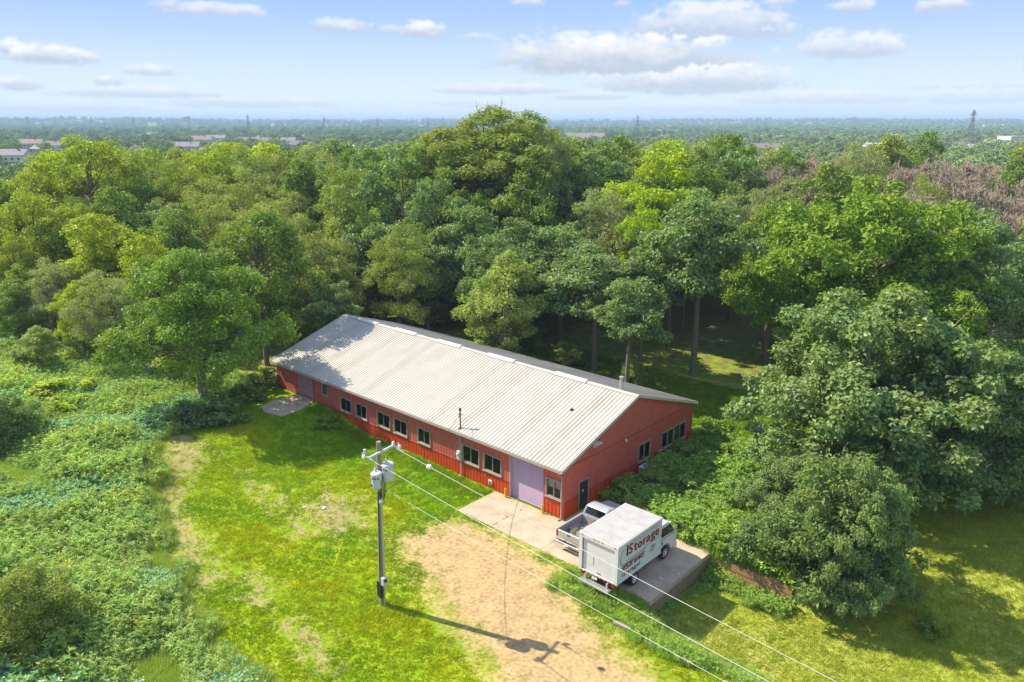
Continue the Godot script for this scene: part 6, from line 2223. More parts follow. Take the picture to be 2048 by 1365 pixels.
const FILL := [
	[-105.83, -27.43, 19.78, 5.06, "willow", 1, "pale olive willow behind and right of the small golden crown"],
	[-112.73, -24.65, 18.79, 5.75, "olive", 1, "olive green tree behind the small golden crown"],
	[-135.65, -11.64, 14.1, 3.61, "mid", 1, "mid green tree behind and left of the tall airy yellow-green tree"],
	[-67.16, -71.18, 21.03, 5.86, "oak", 1, "dark blue-green tree behind and left of the thin ragged grey tree"],
	[-6.47, -72.3, 14.28, 3.6, "bare", 0, "leafless grey tree just right of the thin leafless tree"],
	[-127.17, -31.18, 19.04, 5.65, "yellow", 1, "yellow-green tree behind the small golden crown"],
	[-79.27, -8.2, 16.98, 4.14, "mid", 0, "mid green tree just right of the tall airy yellow-green tree"],
	[1.89, -139.26, 18.78, 4.54, "bare", 1, "leafless grey tree behind and right of the pair-topped dark green tree"],
	[-28.75, -118.22, 19.47, 5.76, "bare", 1, "leafless grey tree behind and left of the bare grey tree"],
	[9.25, -94.38, 20.63, 5.03, "bare", 0, "leafless grey tree behind and right of the large bare brown-grey tree"],
	[-85.95, -47.51, 20.68, 6.79, "oak", 1, "dark blue-green tree behind and right of the greyish rounded tree"],
	[-109.66, -15.05, 19.57, 5.13, "olive", 1, "olive green tree behind and left of the small golden crown"],
	[-79.17, -74.19, 21.18, 5.15, "oak", 1, "second dark blue-green tree behind and left of the thin ragged grey tree"],
	[-61.84, -84.09, 20.44, 6.56, "mid", 1, "mid green tree behind and left of the green rounded tree"],
	[-6.53, -129.33, 20.01, 5.99, "bare", 1, "leafless grey tree just right of the pair-topped dark green tree"],
	[2.1, -147, 18.9, 6.07, "bare", 1, "second leafless grey tree behind and right of the pair-topped dark green tree"],
	[-46.75, -101.98, 21.35, 6.34, "oak", 1, "dark blue-green tree behind the grey-brown thin crown"],
	[-0.24, -122.31, 19.95, 6.45, "bare", 1, "leafless grey tree before and right of the pair-topped dark green tree"],
	[-130.73, -15.79, 19.26, 6.15, "mid", 1, "mid green tree behind the tall airy yellow-green tree"],
	[-69.02, -62.01, 22.16, 5.39, "mid", 1, "mid green tree behind and right of the greyish rounded tree"],
	[-129.94, -6.48, 14.62, 4.61, "yellow", 1, "yellow-green tree behind the yellow-green bush-like tree"],
	[-71.29, -31.89, 19.83, 6.03, "oak", 0, "dark blue-green tree in front of the greyish rounded tree"],
	[-103.83, -1.06, 15.6, 4.24, "gold", 0, "golden tree behind and left of the tall airy yellow-green tree"],
	[-54.15, -96.93, 20.52, 5.5, "grey", 1, "greyish tree behind and left of the grey-brown thin crown"],
	[-64.64, -49.9, 21.04, 5.74, "mid", 1, "mid green tree just right of the greyish rounded tree"],
	[-35.78, -52.16, 21.06, 5.23, "oak", 0, "dark blue-green tree behind and right of the thin ragged grey tree"],
	[-25.62, -40.03, 17.22, 5.02, "grey", 0, "greyish tree behind and left of the drooping lime-green tree"],
	[5.65, -129.09, 18.4, 5.54, "bare", 1, "second leafless grey tree before and right of the pair-topped dark green tree"],
	[-11.52, -99.06, 20.15, 5.57, "bare", 1, "leafless grey tree just right of the leafless grey-brown tree"],
	[-38.32, -102.51, 21.03, 5.67, "bare", 1, "leafless grey tree behind the dark green tree"],
	[-8.76, -139.59, 19.44, 6.1, "bare", 1, "third leafless grey tree behind and right of the pair-topped dark green tree"],
	[-105.19, 7.47, 15.95, 4.82, "mid", 0, "mid green tree behind and left of the yellow-green bush-like tree"],
	[6.4, -151.22, 18.51, 4.59, "bare", 1, "leafless grey tree behind and right of the bare grey tree"],
	[-59.33, -8.17, 15.94, 5.19, "willow", 0, "pale olive willow behind and left of the soft olive tree"],
	[-38.24, -91.9, 20.19, 5.32, "mid", 1, "mid green tree behind the dark green tree"],
	[-111.11, -45.41, 19.79, 6.05, "mid", 1, "mid green tree behind and left of the greyish rounded tree"],
	[-54.62, -70.2, 21.66, 6.84, "oak", 1, "dark blue-green tree behind and left of the green rounded tree"],
	[-108.41, -36.07, 19.28, 6.12, "willow", 1, "pale olive willow behind the pale olive willow"],
	[-54.5, -36.49, 20.97, 5.07, "mid", 0, "mid green tree behind and right of the fresh green tree"],
	[-108.33, -7.28, 18.84, 5.04, "mid", 0, "second mid green tree behind and left of the tall airy yellow-green tree"],
	[-54.9, -87.35, 20.4, 5.37, "grey", 1, "greyish tree behind the green rounded tree"],
	[-45.95, -75.63, 20.13, 5.47, "mid", 1, "mid green tree behind the green rounded tree"],
	[-62.02, -62.39, 21.21, 5.57, "oak", 1, "third dark blue-green tree behind and left of the thin ragged grey tree"],
	[-3.64, -51.43, 19.91, 6.03, "mid", 0, "mid green tree behind and right of the bright green tree"],
	[-20.51, -127.02, 21.22, 6.7, "bare", 1, "leafless grey tree behind the bare grey tree"],
	[-123.44, 3.05, 15.09, 3.82, "yellow", 1, "yellow-green tree behind and left of the yellow-green bush-like tree"],
	[-30.95, -108.59, 20.25, 5.57, "bare", 1, "leafless grey tree behind the small leafless tree peeping up"],
	[-100.85, -41.79, 19.27, 5.85, "yellow", 1, "yellow-green tree behind and left of the greyish rounded tree"],
	[-83.42, 11.28, 16.78, 4.44, "gold", 0, "golden tree behind and left of the yellow-green bush-like tree"],
	[-31.14, -59.94, 21.92, 6.48, "mid", 0, "mid green tree behind the bright yellow-green tree"],
	[-111.97, 3.69, 15.88, 5.12, "yellow", 0, "second yellow-green tree behind and left of the yellow-green bush-like tree"],
	[-125.43, -8.78, 15.45, 4, "olive", 1, "olive green tree behind and left of the tall airy yellow-green tree"],
	[11.88, -104.22, 20, 6.32, "bare", 0, "second leafless grey tree behind and right of the large bare brown-grey tree"],
	[2.29, -57.3, 15.17, 4.62, "mid", 0, "mid green tree behind and right of the very large bright green round tree"],
	[7.98, -123.59, 18.17, 5.51, "bare", 1, "third leafless grey tree before and right of the pair-topped dark green tree"],
	[-48.04, -58.4, 21.18, 6.68, "mid", 0, "mid green tree just left of the green rounded tree"],
	[-121.12, -16.95, 20.03, 5.32, "yellow", 1, "yellow-green tree behind the tall airy yellow-green tree"],
	[10.17, -116.71, 18.76, 5.51, "bare", 1, "third leafless grey tree behind and right of the large bare brown-grey tree"],
	[-61.75, -42.99, 21.23, 6.37, "olive", 0, "olive green tree before and right of the greyish rounded tree"],
	[-90.34, -41.3, 20.4, 5.97, "willow", 1, "pale olive willow behind the greyish rounded tree"],
	[-117.88, -3.95, 14.69, 4.25, "yellow", 1, "yellow-green tree behind and left of the tall airy yellow-green tree"],
	[-56.96, -25.95, 18.93, 5.44, "olive", 0, "olive green tree behind the fresh green tree"],
	[-65, -21.44, 16.06, 4.29, "willow", 0, "pale olive willow just right of the pale olive willow"],
	[-90.47, -20.5, 19.07, 5.25, "willow", 0, "pale olive willow just right of the small golden crown"],
	[-19.66, -73.91, 21.28, 6.62, "bare", 0, "leafless grey tree behind the thin leafless tree"],
	[-86.8, -67.79, 20.9, 6.85, "oak", 1, "second dark blue-green tree behind and right of the greyish rounded tree"],
	[-78.37, -49.16, 20.27, 5.25, "oak", 1, "third dark blue-green tree behind and right of the greyish rounded tree"],
	[-6.96, -117.31, 19.94, 6.38, "bare", 1, "leafless grey tree behind the pale bare tree"],
	[-71.01, -53.88, 20.71, 6.04, "mid", 1, "second mid green tree behind and right of the greyish rounded tree"],
	[-92.94, -50.47, 19.91, 6.29, "oak", 1, "dark blue-green tree behind the greyish rounded tree"],
	[-146.25, -0.48, 13.81, 4.24, "yellow", 1, "third yellow-green tree behind and left of the yellow-green bush-like tree"],
	[-32.94, -74.05, 20.87, 6.49, "grey", 0, "greyish tree in front of the grey-brown thin crown"],
	[-100.19, -18.19, 20.06, 4.85, "olive", 1, "second olive green tree behind the small golden crown"],
	[-88.09, 5.62, 14.41, 4.03, "gold", 0, "golden tree behind the yellow-green bush-like tree"],
	[-54.08, -79.5, 19.83, 4.77, "mid", 1, "second mid green tree behind the green rounded tree"],
	[-106.28, -21.34, 19.9, 6.15, "yellow", 1, "second yellow-green tree behind the small golden crown"],
	[-100.89, -8.31, 20.47, 5.86, "olive", 0, "olive green tree behind the tall airy yellow-green tree"],
	[-142.93, -13.49, 13.46, 3.97, "yellow", 1, "second yellow-green tree behind and left of the tall airy yellow-green tree"],
	[-71.36, -45.14, 20.47, 6.15, "oak", 1, "dark blue-green tree just right of the greyish rounded tree"],
	[-122.77, -2.65, 14.3, 3.6, "mid", 1, "mid green tree behind the yellow-green bush-like tree"],
	[-7.76, -45.67, 16.72, 4.57, "mid", 0, "mid green tree behind the bright green tree"],
	[-55.33, -59.47, 22.3, 6.7, "mid", 1, "mid green tree behind and left of the thin ragged grey tree"],
	[-97.48, 2.87, 16.68, 4.15, "mid", 0, "second mid green tree behind the yellow-green bush-like tree"],
	[-94.27, -10.9, 19.67, 4.98, "yellow", 0, "yellow-green tree just left of the small golden crown"],
	[-44, -89.39, 20.2, 5.26, "grey", 1, "greyish tree behind the grey-brown thin crown"],
	[-15.57, -107.58, 21.41, 5.4, "olive", 1, "olive green tree just right of the broad leafless grey tree"],
	[-122.06, -23.72, 19.11, 5.69, "mid", 1, "mid green tree behind the small golden crown"],
	[-12.35, -60.74, 16.9, 4.33, "bare", 0, "leafless grey tree in front of the thin leafless tree"],
	[-75.2, -24.3, 20.83, 6.74, "willow", 0, "pale olive willow behind and right of the pale olive willow"],
	[-54.65, -17.08, 14.43, 3.8, "mid", 0, "mid green tree just left of the fresh green tree"],
	[-5.82, -77.27, 15.59, 4.12, "bare", 0, "leafless grey tree before and left of the pale bare tree"],
	[-41.33, -55.99, 20.17, 5.24, "oak", 0, "dark blue-green tree before and left of the green rounded tree"],
	[7.28, -135.57, 18.44, 5.26, "bare", 1, "second leafless grey tree just right of the pair-topped dark green tree"],
	[-54.25, -49.18, 20.77, 6.02, "olive", 0, "olive green tree behind and left of the thin ragged grey tree"],
	[-100.15, 7.29, 15.89, 4.3, "olive", 0, "olive green tree behind and left of the yellow-green bush-like tree"],
	[-79.11, -18.56, 20.67, 5.08, "yellow", 0, "yellow-green tree behind the pale olive willow"],
	[-104.18, -48.11, 18.98, 5.06, "mid", 1, "second mid green tree behind and left of the greyish rounded tree"],
	[-129.92, 2.66, 14.67, 4.27, "olive", 1, "second olive green tree behind and left of the yellow-green bush-like tree"],
	[12.3, -84.96, 14.99, 4.66, "bare", 0, "leafless grey tree just right of the large bare brown-grey tree"],
	[-68.41, -82.43, 21.08, 5.56, "mid", 1, "mid green tree behind the thin ragged grey tree"],
	[-29.45, -91.84, 20.35, 5.12, "grey", 1, "greyish tree before and left of the small leafless tree peeping up"],
	[-118.12, -39.67, 19.88, 5.05, "yellow", 1, "second yellow-green tree behind the pale olive willow"],
	[-79.89, -56.75, 21.06, 5.39, "oak", 1, "dark blue-green tree behind and right of the fresh green tree"],
	[-114.54, -33.1, 19.01, 5.89, "mid", 1, "mid green tree behind and right of the small golden crown"],
	[-133.05, -2.46, 13.55, 3.6, "mid", 1, "second mid green tree behind and left of the yellow-green bush-like tree"],
	[-48.58, -65.08, 20.17, 5.42, "olive", 1, "olive green tree behind and left of the green rounded tree"],
	[-137.2, -5.4, 14.21, 4.24, "olive", 1, "olive green tree behind the yellow-green bush-like tree"],
	[-147.83, -7.09, 13.52, 3.67, "yellow", 1, "second yellow-green tree behind the yellow-green bush-like tree"],
	[-139.43, 0.65, 14.85, 3.93, "mid", 1, "third mid green tree behind and left of the yellow-green bush-like tree"],
	[-141.4, -8.75, 13.58, 3.75, "olive", 1, "second olive green tree behind the yellow-green bush-like tree"],
	[-116.97, 4.07, 16.16, 4.04, "mid", 0, "third mid green tree behind and left of the tall airy yellow-green tree"],
	[-29.92, -68.55, 20.82, 5.05, "mid", 0, "mid green tree in front of the grey-brown thin crown"],
	[-88.22, -26.09, 19.68, 5.65, "willow", 0, "second pale olive willow behind the pale olive willow"],
	[15.1, -65.04, 16.07, 4.7, "mid", 0, "mid green tree before and right of the large bare brown-grey tree"],
	[-115.64, -9.07, 19.09, 5.86, "yellow", 1, "third yellow-green tree behind and left of the tall airy yellow-green tree"],
	[15.07, -73.67, 14.92, 4.53, "oak", 0, "dark blue-green tree before and right of the large bare brown-grey tree"],
	[-79.51, -65.76, 20.56, 5.67, "oak", 1, "second dark blue-green tree behind and left of the green rounded tree"],
	[-73.44, -38.28, 20.32, 5.05, "mid", 0, "mid green tree before and right of the greyish rounded tree"],
	[-27.75, -23.13, 14.18, 3.7, "oak", 0, "dark blue-green tree behind the light green leafy tree"],
	[-59.98, -74.13, 21.63, 5.32, "mid", 1, "second mid green tree behind and left of the green rounded tree"],
	[-36.12, -16.68, 14.04, 4.04, "olive", 0, "olive green tree before and right of the fresh green tree"],
	[-5.45, -66.52, 18.9, 4.96, "bare", 0, "leafless grey tree before and right of the thin leafless tree"],
	[-120.3, -29.74, 18.71, 5.39, "mid", 1, "second mid green tree behind the small golden crown"],
	[-93.62, -58.94, 19.98, 5.76, "grey", 1, "greyish tree behind and right of the greyish rounded tree"],
	[0.58, -64.5, 18.78, 5.28, "bare", 0, "leafless grey tree before and left of the large bare brown-grey tree"],
	[9.51, -141.75, 19.17, 5.25, "olive", 1, "olive green tree just right of the pair-topped dark green tree"],
	[-152.18, -0.25, 13.79, 3.6, "olive", 1, "third olive green tree behind and left of the yellow-green bush-like tree"],
	[-85.26, -14.6, 20.45, 6.44, "olive", 0, "olive green tree in front of the small golden crown"],
	[-8.24, -107.81, 21.18, 6.55, "bare", 1, "leafless grey tree in front of the pair-topped dark green tree"],
	[-43.15, -95.75, 20.39, 5.78, "grey", 1, "second greyish tree behind the grey-brown thin crown"],
	[-131.75, -25.88, 19.44, 6.38, "yellow", 1, "yellow-green tree behind and left of the small golden crown"],
	[-12.77, -126.56, 19.56, 5.03, "bare", 1, "leafless grey tree behind the pair-topped dark green tree"],
	[-84.96, -60.62, 20.62, 5.12, "mid", 1, "third mid green tree behind and right of the greyish rounded tree"],
	[-69.58, -0.86, 16.81, 4.44, "mid", 0, "mid green tree behind the bright golden-green tree"],
	[-138.65, -17.35, 18.62, 5.14, "olive", 1, "second olive green tree behind and left of the tall airy yellow-green tree"],
	[-91.4, -0.48, 17.74, 4.31, "yellow", 0, "yellow-green tree just left of the tall airy yellow-green tree"],
	[-18.07, -45.19, 14.91, 4, "oak", 0, "dark blue-green tree behind and right of the drooping lime-green tree"],
	[12.25, -110.83, 19.91, 4.95, "bare", 0, "leafless grey tree behind and right of the pale bare tree"],
	[9.15, -74.32, 14.7, 4.37, "bare", 0, "leafless grey tree before and right of the large bare brown-grey tree"],
	[-18.42, -112.63, 19.83, 5.23, "bare", 1, "leafless grey tree in front of the bare grey tree"],
	[-119.46, 0.48, 14.48, 3.74, "yellow", 1, "yellow-green tree behind the dark leafy tree"],
	[-12.65, -73.22, 21.64, 5.66, "bare", 0, "second leafless grey tree just right of the thin leafless tree"],
	[-3.6, -99.05, 21.27, 5.47, "bare", 0, "second leafless grey tree behind the pale bare tree"],
	[-35.69, -113.43, 18.81, 6.01, "bare", 1, "second leafless grey tree behind the small leafless tree peeping up"],
	[-89.48, -34.01, 20.86, 6.55, "gold", 1, "golden tree just left of the greyish rounded tree"],
	[4.06, -100.62, 19.12, 5.99, "bare", 0, "second leafless grey tree behind and right of the pale bare tree"],
	[-92.89, 9.39, 16.33, 5.2, "yellow", 0, "yellow-green tree behind and left of the dark leafy tree"],
	[-25.07, -112.22, 20.01, 5.97, "bare", 1, "leafless grey tree behind the broad leafless grey tree"],
	[0.46, -132.65, 18.95, 4.97, "bare", 1, "third leafless grey tree just right of the pair-topped dark green tree"],
	[-55.32, -2, 15.83, 4.23, "mid", 0, "mid green tree just left of the soft olive tree"],
	[-111.16, -2.89, 15.1, 3.79, "yellow", 0, "second yellow-green tree just left of the small golden crown"],
	[-59.63, -53.47, 20.81, 5.48, "mid", 1, "third mid green tree behind and left of the green rounded tree"],
	[-23.81, -67.29, 21.44, 5.28, "oak", 0, "dark blue-green tree in front of the dark green tree"],
	[-73.53, -4.15, 14.77, 3.74, "yellow", 0, "yellow-green tree before and right of the tall airy yellow-green tree"],
	[3.26, -116.23, 19.75, 5.77, "olive", 1, "olive green tree behind and right of the large bare brown-grey tree"],
	[-66.42, -37.46, 20.52, 5.05, "mid", 0, "second mid green tree before and right of the greyish rounded tree"],
	[-74.72, -79.24, 21.68, 5.43, "mid", 1, "second mid green tree behind and left of the thin ragged grey tree"],
	[9.62, -57.18, 16.15, 5.13, "oak", 0, "dark blue-green tree in front of the large bare brown-grey tree"],
	[-95.95, -3.57, 20.58, 5.81, "yellow", 0, "yellow-green tree before and left of the small golden crown"],
	[-15.95, -132.4, 19.49, 5.78, "bare", 1, "second leafless grey tree behind the pair-topped dark green tree"],
	[-50.81, -91.31, 20.6, 5.05, "mid", 1, "mid green tree behind and left of the grey-brown thin crown"],
	[-59.77, -91.5, 20.75, 5.67, "grey", 1, "second greyish tree behind the green rounded tree"],
	[6.01, -88.25, 16.89, 4.64, "bare", 0, "leafless grey tree before and right of the pale bare tree"],
	[-127.3, -2.2, 14.9, 3.83, "yellow", 1, "third yellow-green tree behind the yellow-green bush-like tree"],
	[-155.24, -3.75, 13.14, 3.6, "yellow", 1, "second yellow-green tree behind and left of the dark leafy tree"],
	[-40.94, -49.29, 21.87, 5.29, "oak", 0, "dark blue-green tree behind the thin ragged grey tree"],
	[-71.36, -8.89, 14.88, 3.87, "willow", 0, "pale olive willow just left of the pale olive willow"],
	[-47.47, -82.44, 20.19, 6.37, "grey", 1, "greyish tree just left of the grey-brown thin crown"],
	[5.76, -70.2, 14.37, 4.01, "bare", 0, "leafless grey tree in front of the large bare brown-grey tree"],
	[-135.97, 3.18, 14.26, 3.6, "olive", 1, "third olive green tree behind and left of the tall airy yellow-green tree"],
	[-78.41, -43.54, 20.08, 5.02, "oak", 1, "second dark blue-green tree just right of the greyish rounded tree"],
	[-62.15, -16.58, 14.61, 3.89, "yellow", 0, "yellow-green tree just right of the pale olive willow"],
	[-67.03, -26.66, 20.47, 5.31, "mid", 0, "mid green tree in front of the greyish rounded tree"],
	[-151.25, -9.36, 13.24, 3.6, "mid", 1, "third mid green tree behind the yellow-green bush-like tree"],
	[-12.74, -113.07, 20.47, 5.06, "bare", 1, "second leafless grey tree in front of the pair-topped dark green tree"],
	[-76.69, -13.59, 19.64, 4.99, "olive", 0, "olive green tree behind and left of the pale olive willow"],
	[-42.55, -70.68, 20.42, 5.46, "grey", 1, "third greyish tree behind the green rounded tree"],
	[-142.25, -2.79, 13.95, 3.82, "yellow", 1, "third yellow-green tree behind and left of the dark leafy tree"],
	[-107.18, 2.37, 15.45, 3.99, "olive", 0, "third olive green tree behind the yellow-green bush-like tree"],
	[-85.68, -54.49, 19.44, 5.07, "oak", 1, "second dark blue-green tree behind and right of the fresh green tree"],
	[-31.03, -40.69, 14.01, 3.64, "mid", 0, "mid green tree before and right of the thin ragged grey tree"],
	[-33.8, -96.64, 21.31, 5.36, "bare", 1, "leafless grey tree just left of the small leafless tree peeping up"],
	[-150.73, -4.29, 13.51, 3.6, "olive", 1, "olive green tree behind and left of the dark leafy tree"],
	[-74.91, -60.07, 20.77, 5.67, "mid", 1, "third mid green tree behind and left of the thin ragged grey tree"],
	[-73.64, -71.7, 20.76, 5.83, "oak", 1, "third dark blue-green tree behind and left of the green rounded tree"],
	[-121.22, -7.68, 15.04, 3.81, "yellow", 1, "second yellow-green tree behind and left of the small golden crown"],
	[4.77, -52.45, 16.46, 4.16, "oak", 0, "dark blue-green tree behind and right of the very large bright green round tree"],
	[-17.12, -57.48, 14.55, 3.77, "bare", 0, "leafless grey tree before and left of the thin leafless tree"],
	[-3.81, -144.31, 17.97, 4.58, "bare", 1, "second leafless grey tree behind and right of the bare grey tree"],
	[-42.31, -107.84, 21.1, 5.71, "bare", 1, "second leafless grey tree behind the dark green tree"],
	[-10.2, -55.73, 16.7, 4.2, "bare", 0, "second leafless grey tree in front of the thin leafless tree"],
	[-74.54, 0.84, 14.98, 3.95, "yellow", 0, "yellow-green tree in front of the tall airy yellow-green tree"],
	[-115.03, -16.27, 20.3, 4.99, "mid", 1, "mid green tree behind and left of the small golden crown"],
	[-160.11, -1.11, 12.96, 3.6, "yellow", 1, "third yellow-green tree behind and left of the small golden crown"],
	[-39.6, -76.73, 21.31, 6.26, "lime", 1, "lime green tree in front of the grey-brown thin crown"],
	[-146.22, -10.78, 14.02, 3.6, "yellow", 1, "yellow-green tree behind and left of the soft grey-green tree"],
	[-99.72, -53.47, 19.03, 6.05, "oak", 1, "second dark blue-green tree behind the greyish rounded tree"],
	[-26.37, -73.66, 20.74, 5.39, "mid", 0, "mid green tree in front of the dark green tree"],
	[-4.26, -135.8, 18.26, 4.64, "bare", 1, "leafless grey tree just right of the bare grey tree"],
	[-104.3, -13.58, 19.04, 4.74, "olive", 1, "second olive green tree behind and left of the small golden crown"],
	[-47.7, -50.63, 21.65, 5.86, "oak", 0, "second dark blue-green tree before and left of the green rounded tree"],
	[-40.02, -32.88, 16.39, 3.96, "mid", 0, "mid green tree before and left of the thin ragged grey tree"],
	[-81.8, -25.45, 20.1, 5.01, "mid", 0, "mid green tree behind and right of the pale olive willow"],
	[-79.18, -1.07, 15.77, 3.96, "olive", 0, "olive green tree in front of the tall airy yellow-green tree"],
	[-13.81, -89.96, 21.96, 5.68, "grey", 0, "greyish tree before and right of the leafless grey-brown tree"],
	[-17.6, -62.22, 14.34, 3.6, "bare", 0, "leafless grey tree just left of the thin leafless tree"],
	[6.64, -109.65, 19.51, 4.91, "bare", 0, "third leafless grey tree behind and right of the pale bare tree"],
	[13.96, -90.64, 14.64, 4.16, "olive", 0, "olive green tree just right of the large bare brown-grey tree"],
	[13.17, -78.48, 14.55, 3.7, "grey", 0, "greyish tree before and right of the large bare brown-grey tree"],
	[-64.55, -77.45, 21.13, 5.12, "oak", 1, "second dark blue-green tree behind the thin ragged grey tree"],
	[-54.67, -42.88, 21, 5.3, "mid", 0, "third mid green tree before and right of the greyish rounded tree"],
	[-94.19, -29.39, 20.94, 5.19, "gold", 1, "second golden tree just left of the greyish rounded tree"],
	[-21.73, -55.35, 15.11, 3.92, "grey", 0, "greyish tree just right of the bright yellow-green tree"],
	[-1.6, -79.91, 14.06, 3.66, "bare", 0, "leafless grey tree in front of the pale bare tree"],
	[-30.32, -30.9, 14.27, 3.6, "oak", 0, "dark blue-green tree behind and left of the dark broad oak"],
	[-84.57, -20.81, 20.16, 4.87, "olive", 0, "olive green tree just right of the small golden crown"],
	[-123.03, -35.03, 18.21, 4.54, "willow", 1, "second pale olive willow behind and right of the small golden crown"],
	[-65.03, -56.61, 22.16, 5.73, "mid", 1, "second mid green tree just right of the greyish rounded tree"],
	[13.75, -97.96, 19.12, 5.08, "bare", 0, "leafless grey tree just right of the pale bare tree"],
]
const AHEAD := -42.5
const CLOUDS := [
	[-35.24, 4.31, 8.32, 1.45, 1],
	[-29.64, 2.68, 6.43, 0.99, 0.95],
	[-28.88, 6.31, 4.96, 1.19, 0.75],
	[-25.26, 5.79, 2.24, 0.5, 0.6],
	[-19.87, 4.59, 2.86, 0.85, 0.75],
	[-19.86, 7.09, 1.34, 0.44, 0.8],
	[-14.74, 6.86, 1.5, 0.42, 0.8],
	[-24.64, 7.63, 0.95, 0.27, 0.7],
	[-43.36, 2.26, 4.82, 0.37, 0.8],
	[-36.74, 1.86, 2.84, 0.31, 0.75],
	[-48.59, 6.09, 1.46, 0.51, 0.9],
	[-50.83, 6.13, 1.03, 0.29, 0.5],
	[-54.39, 6.26, 1.95, 0.47, 0.75],
	[-62.38, 6.99, 2.93, 0.42, 0.7],
	[-64.92, 7.21, 1.19, 0.26, 0.6],
	[-72.24, 3.87, 2.67, 0.58, 0.95],
	[-74.26, 4.24, 0.77, 0.45, 0.9],
	[-74.19, 2.24, 1.17, 0.43, 0.95],
	[-66.72, 3.23, 1.42, 0.34, 0.7],
	[-69.26, 2.57, 0.91, 0.3, 0.85],
	[-67.18, 1.86, 5.03, 0.37, 0.8],
	[-60.72, 1.32, 5.83, 0.42, 0.65],
	[-72.12, 0.95, 4.9, 0.36, 0.5],
	[-21.06, 1.54, 5.6, 0.45, 0.6],
	[-12.1, 1.54, 3.21, 0.53, 0.55],
	[-25.83, 1.06, 10.82, 0.33, 0.4],
	[-12.47, 2.23, 4.02, 0.21, 0.5],
	[-45.52, 1.36, 3.23, 0.31, 0.4],
	[-45.1, 5.8, 0.91, 0.19, 0.5],
	[-41.25, 7.96, 1.04, 0.25, 0.6],
	[-34.86, 7.82, 0.68, 0.19, 0.5],
]
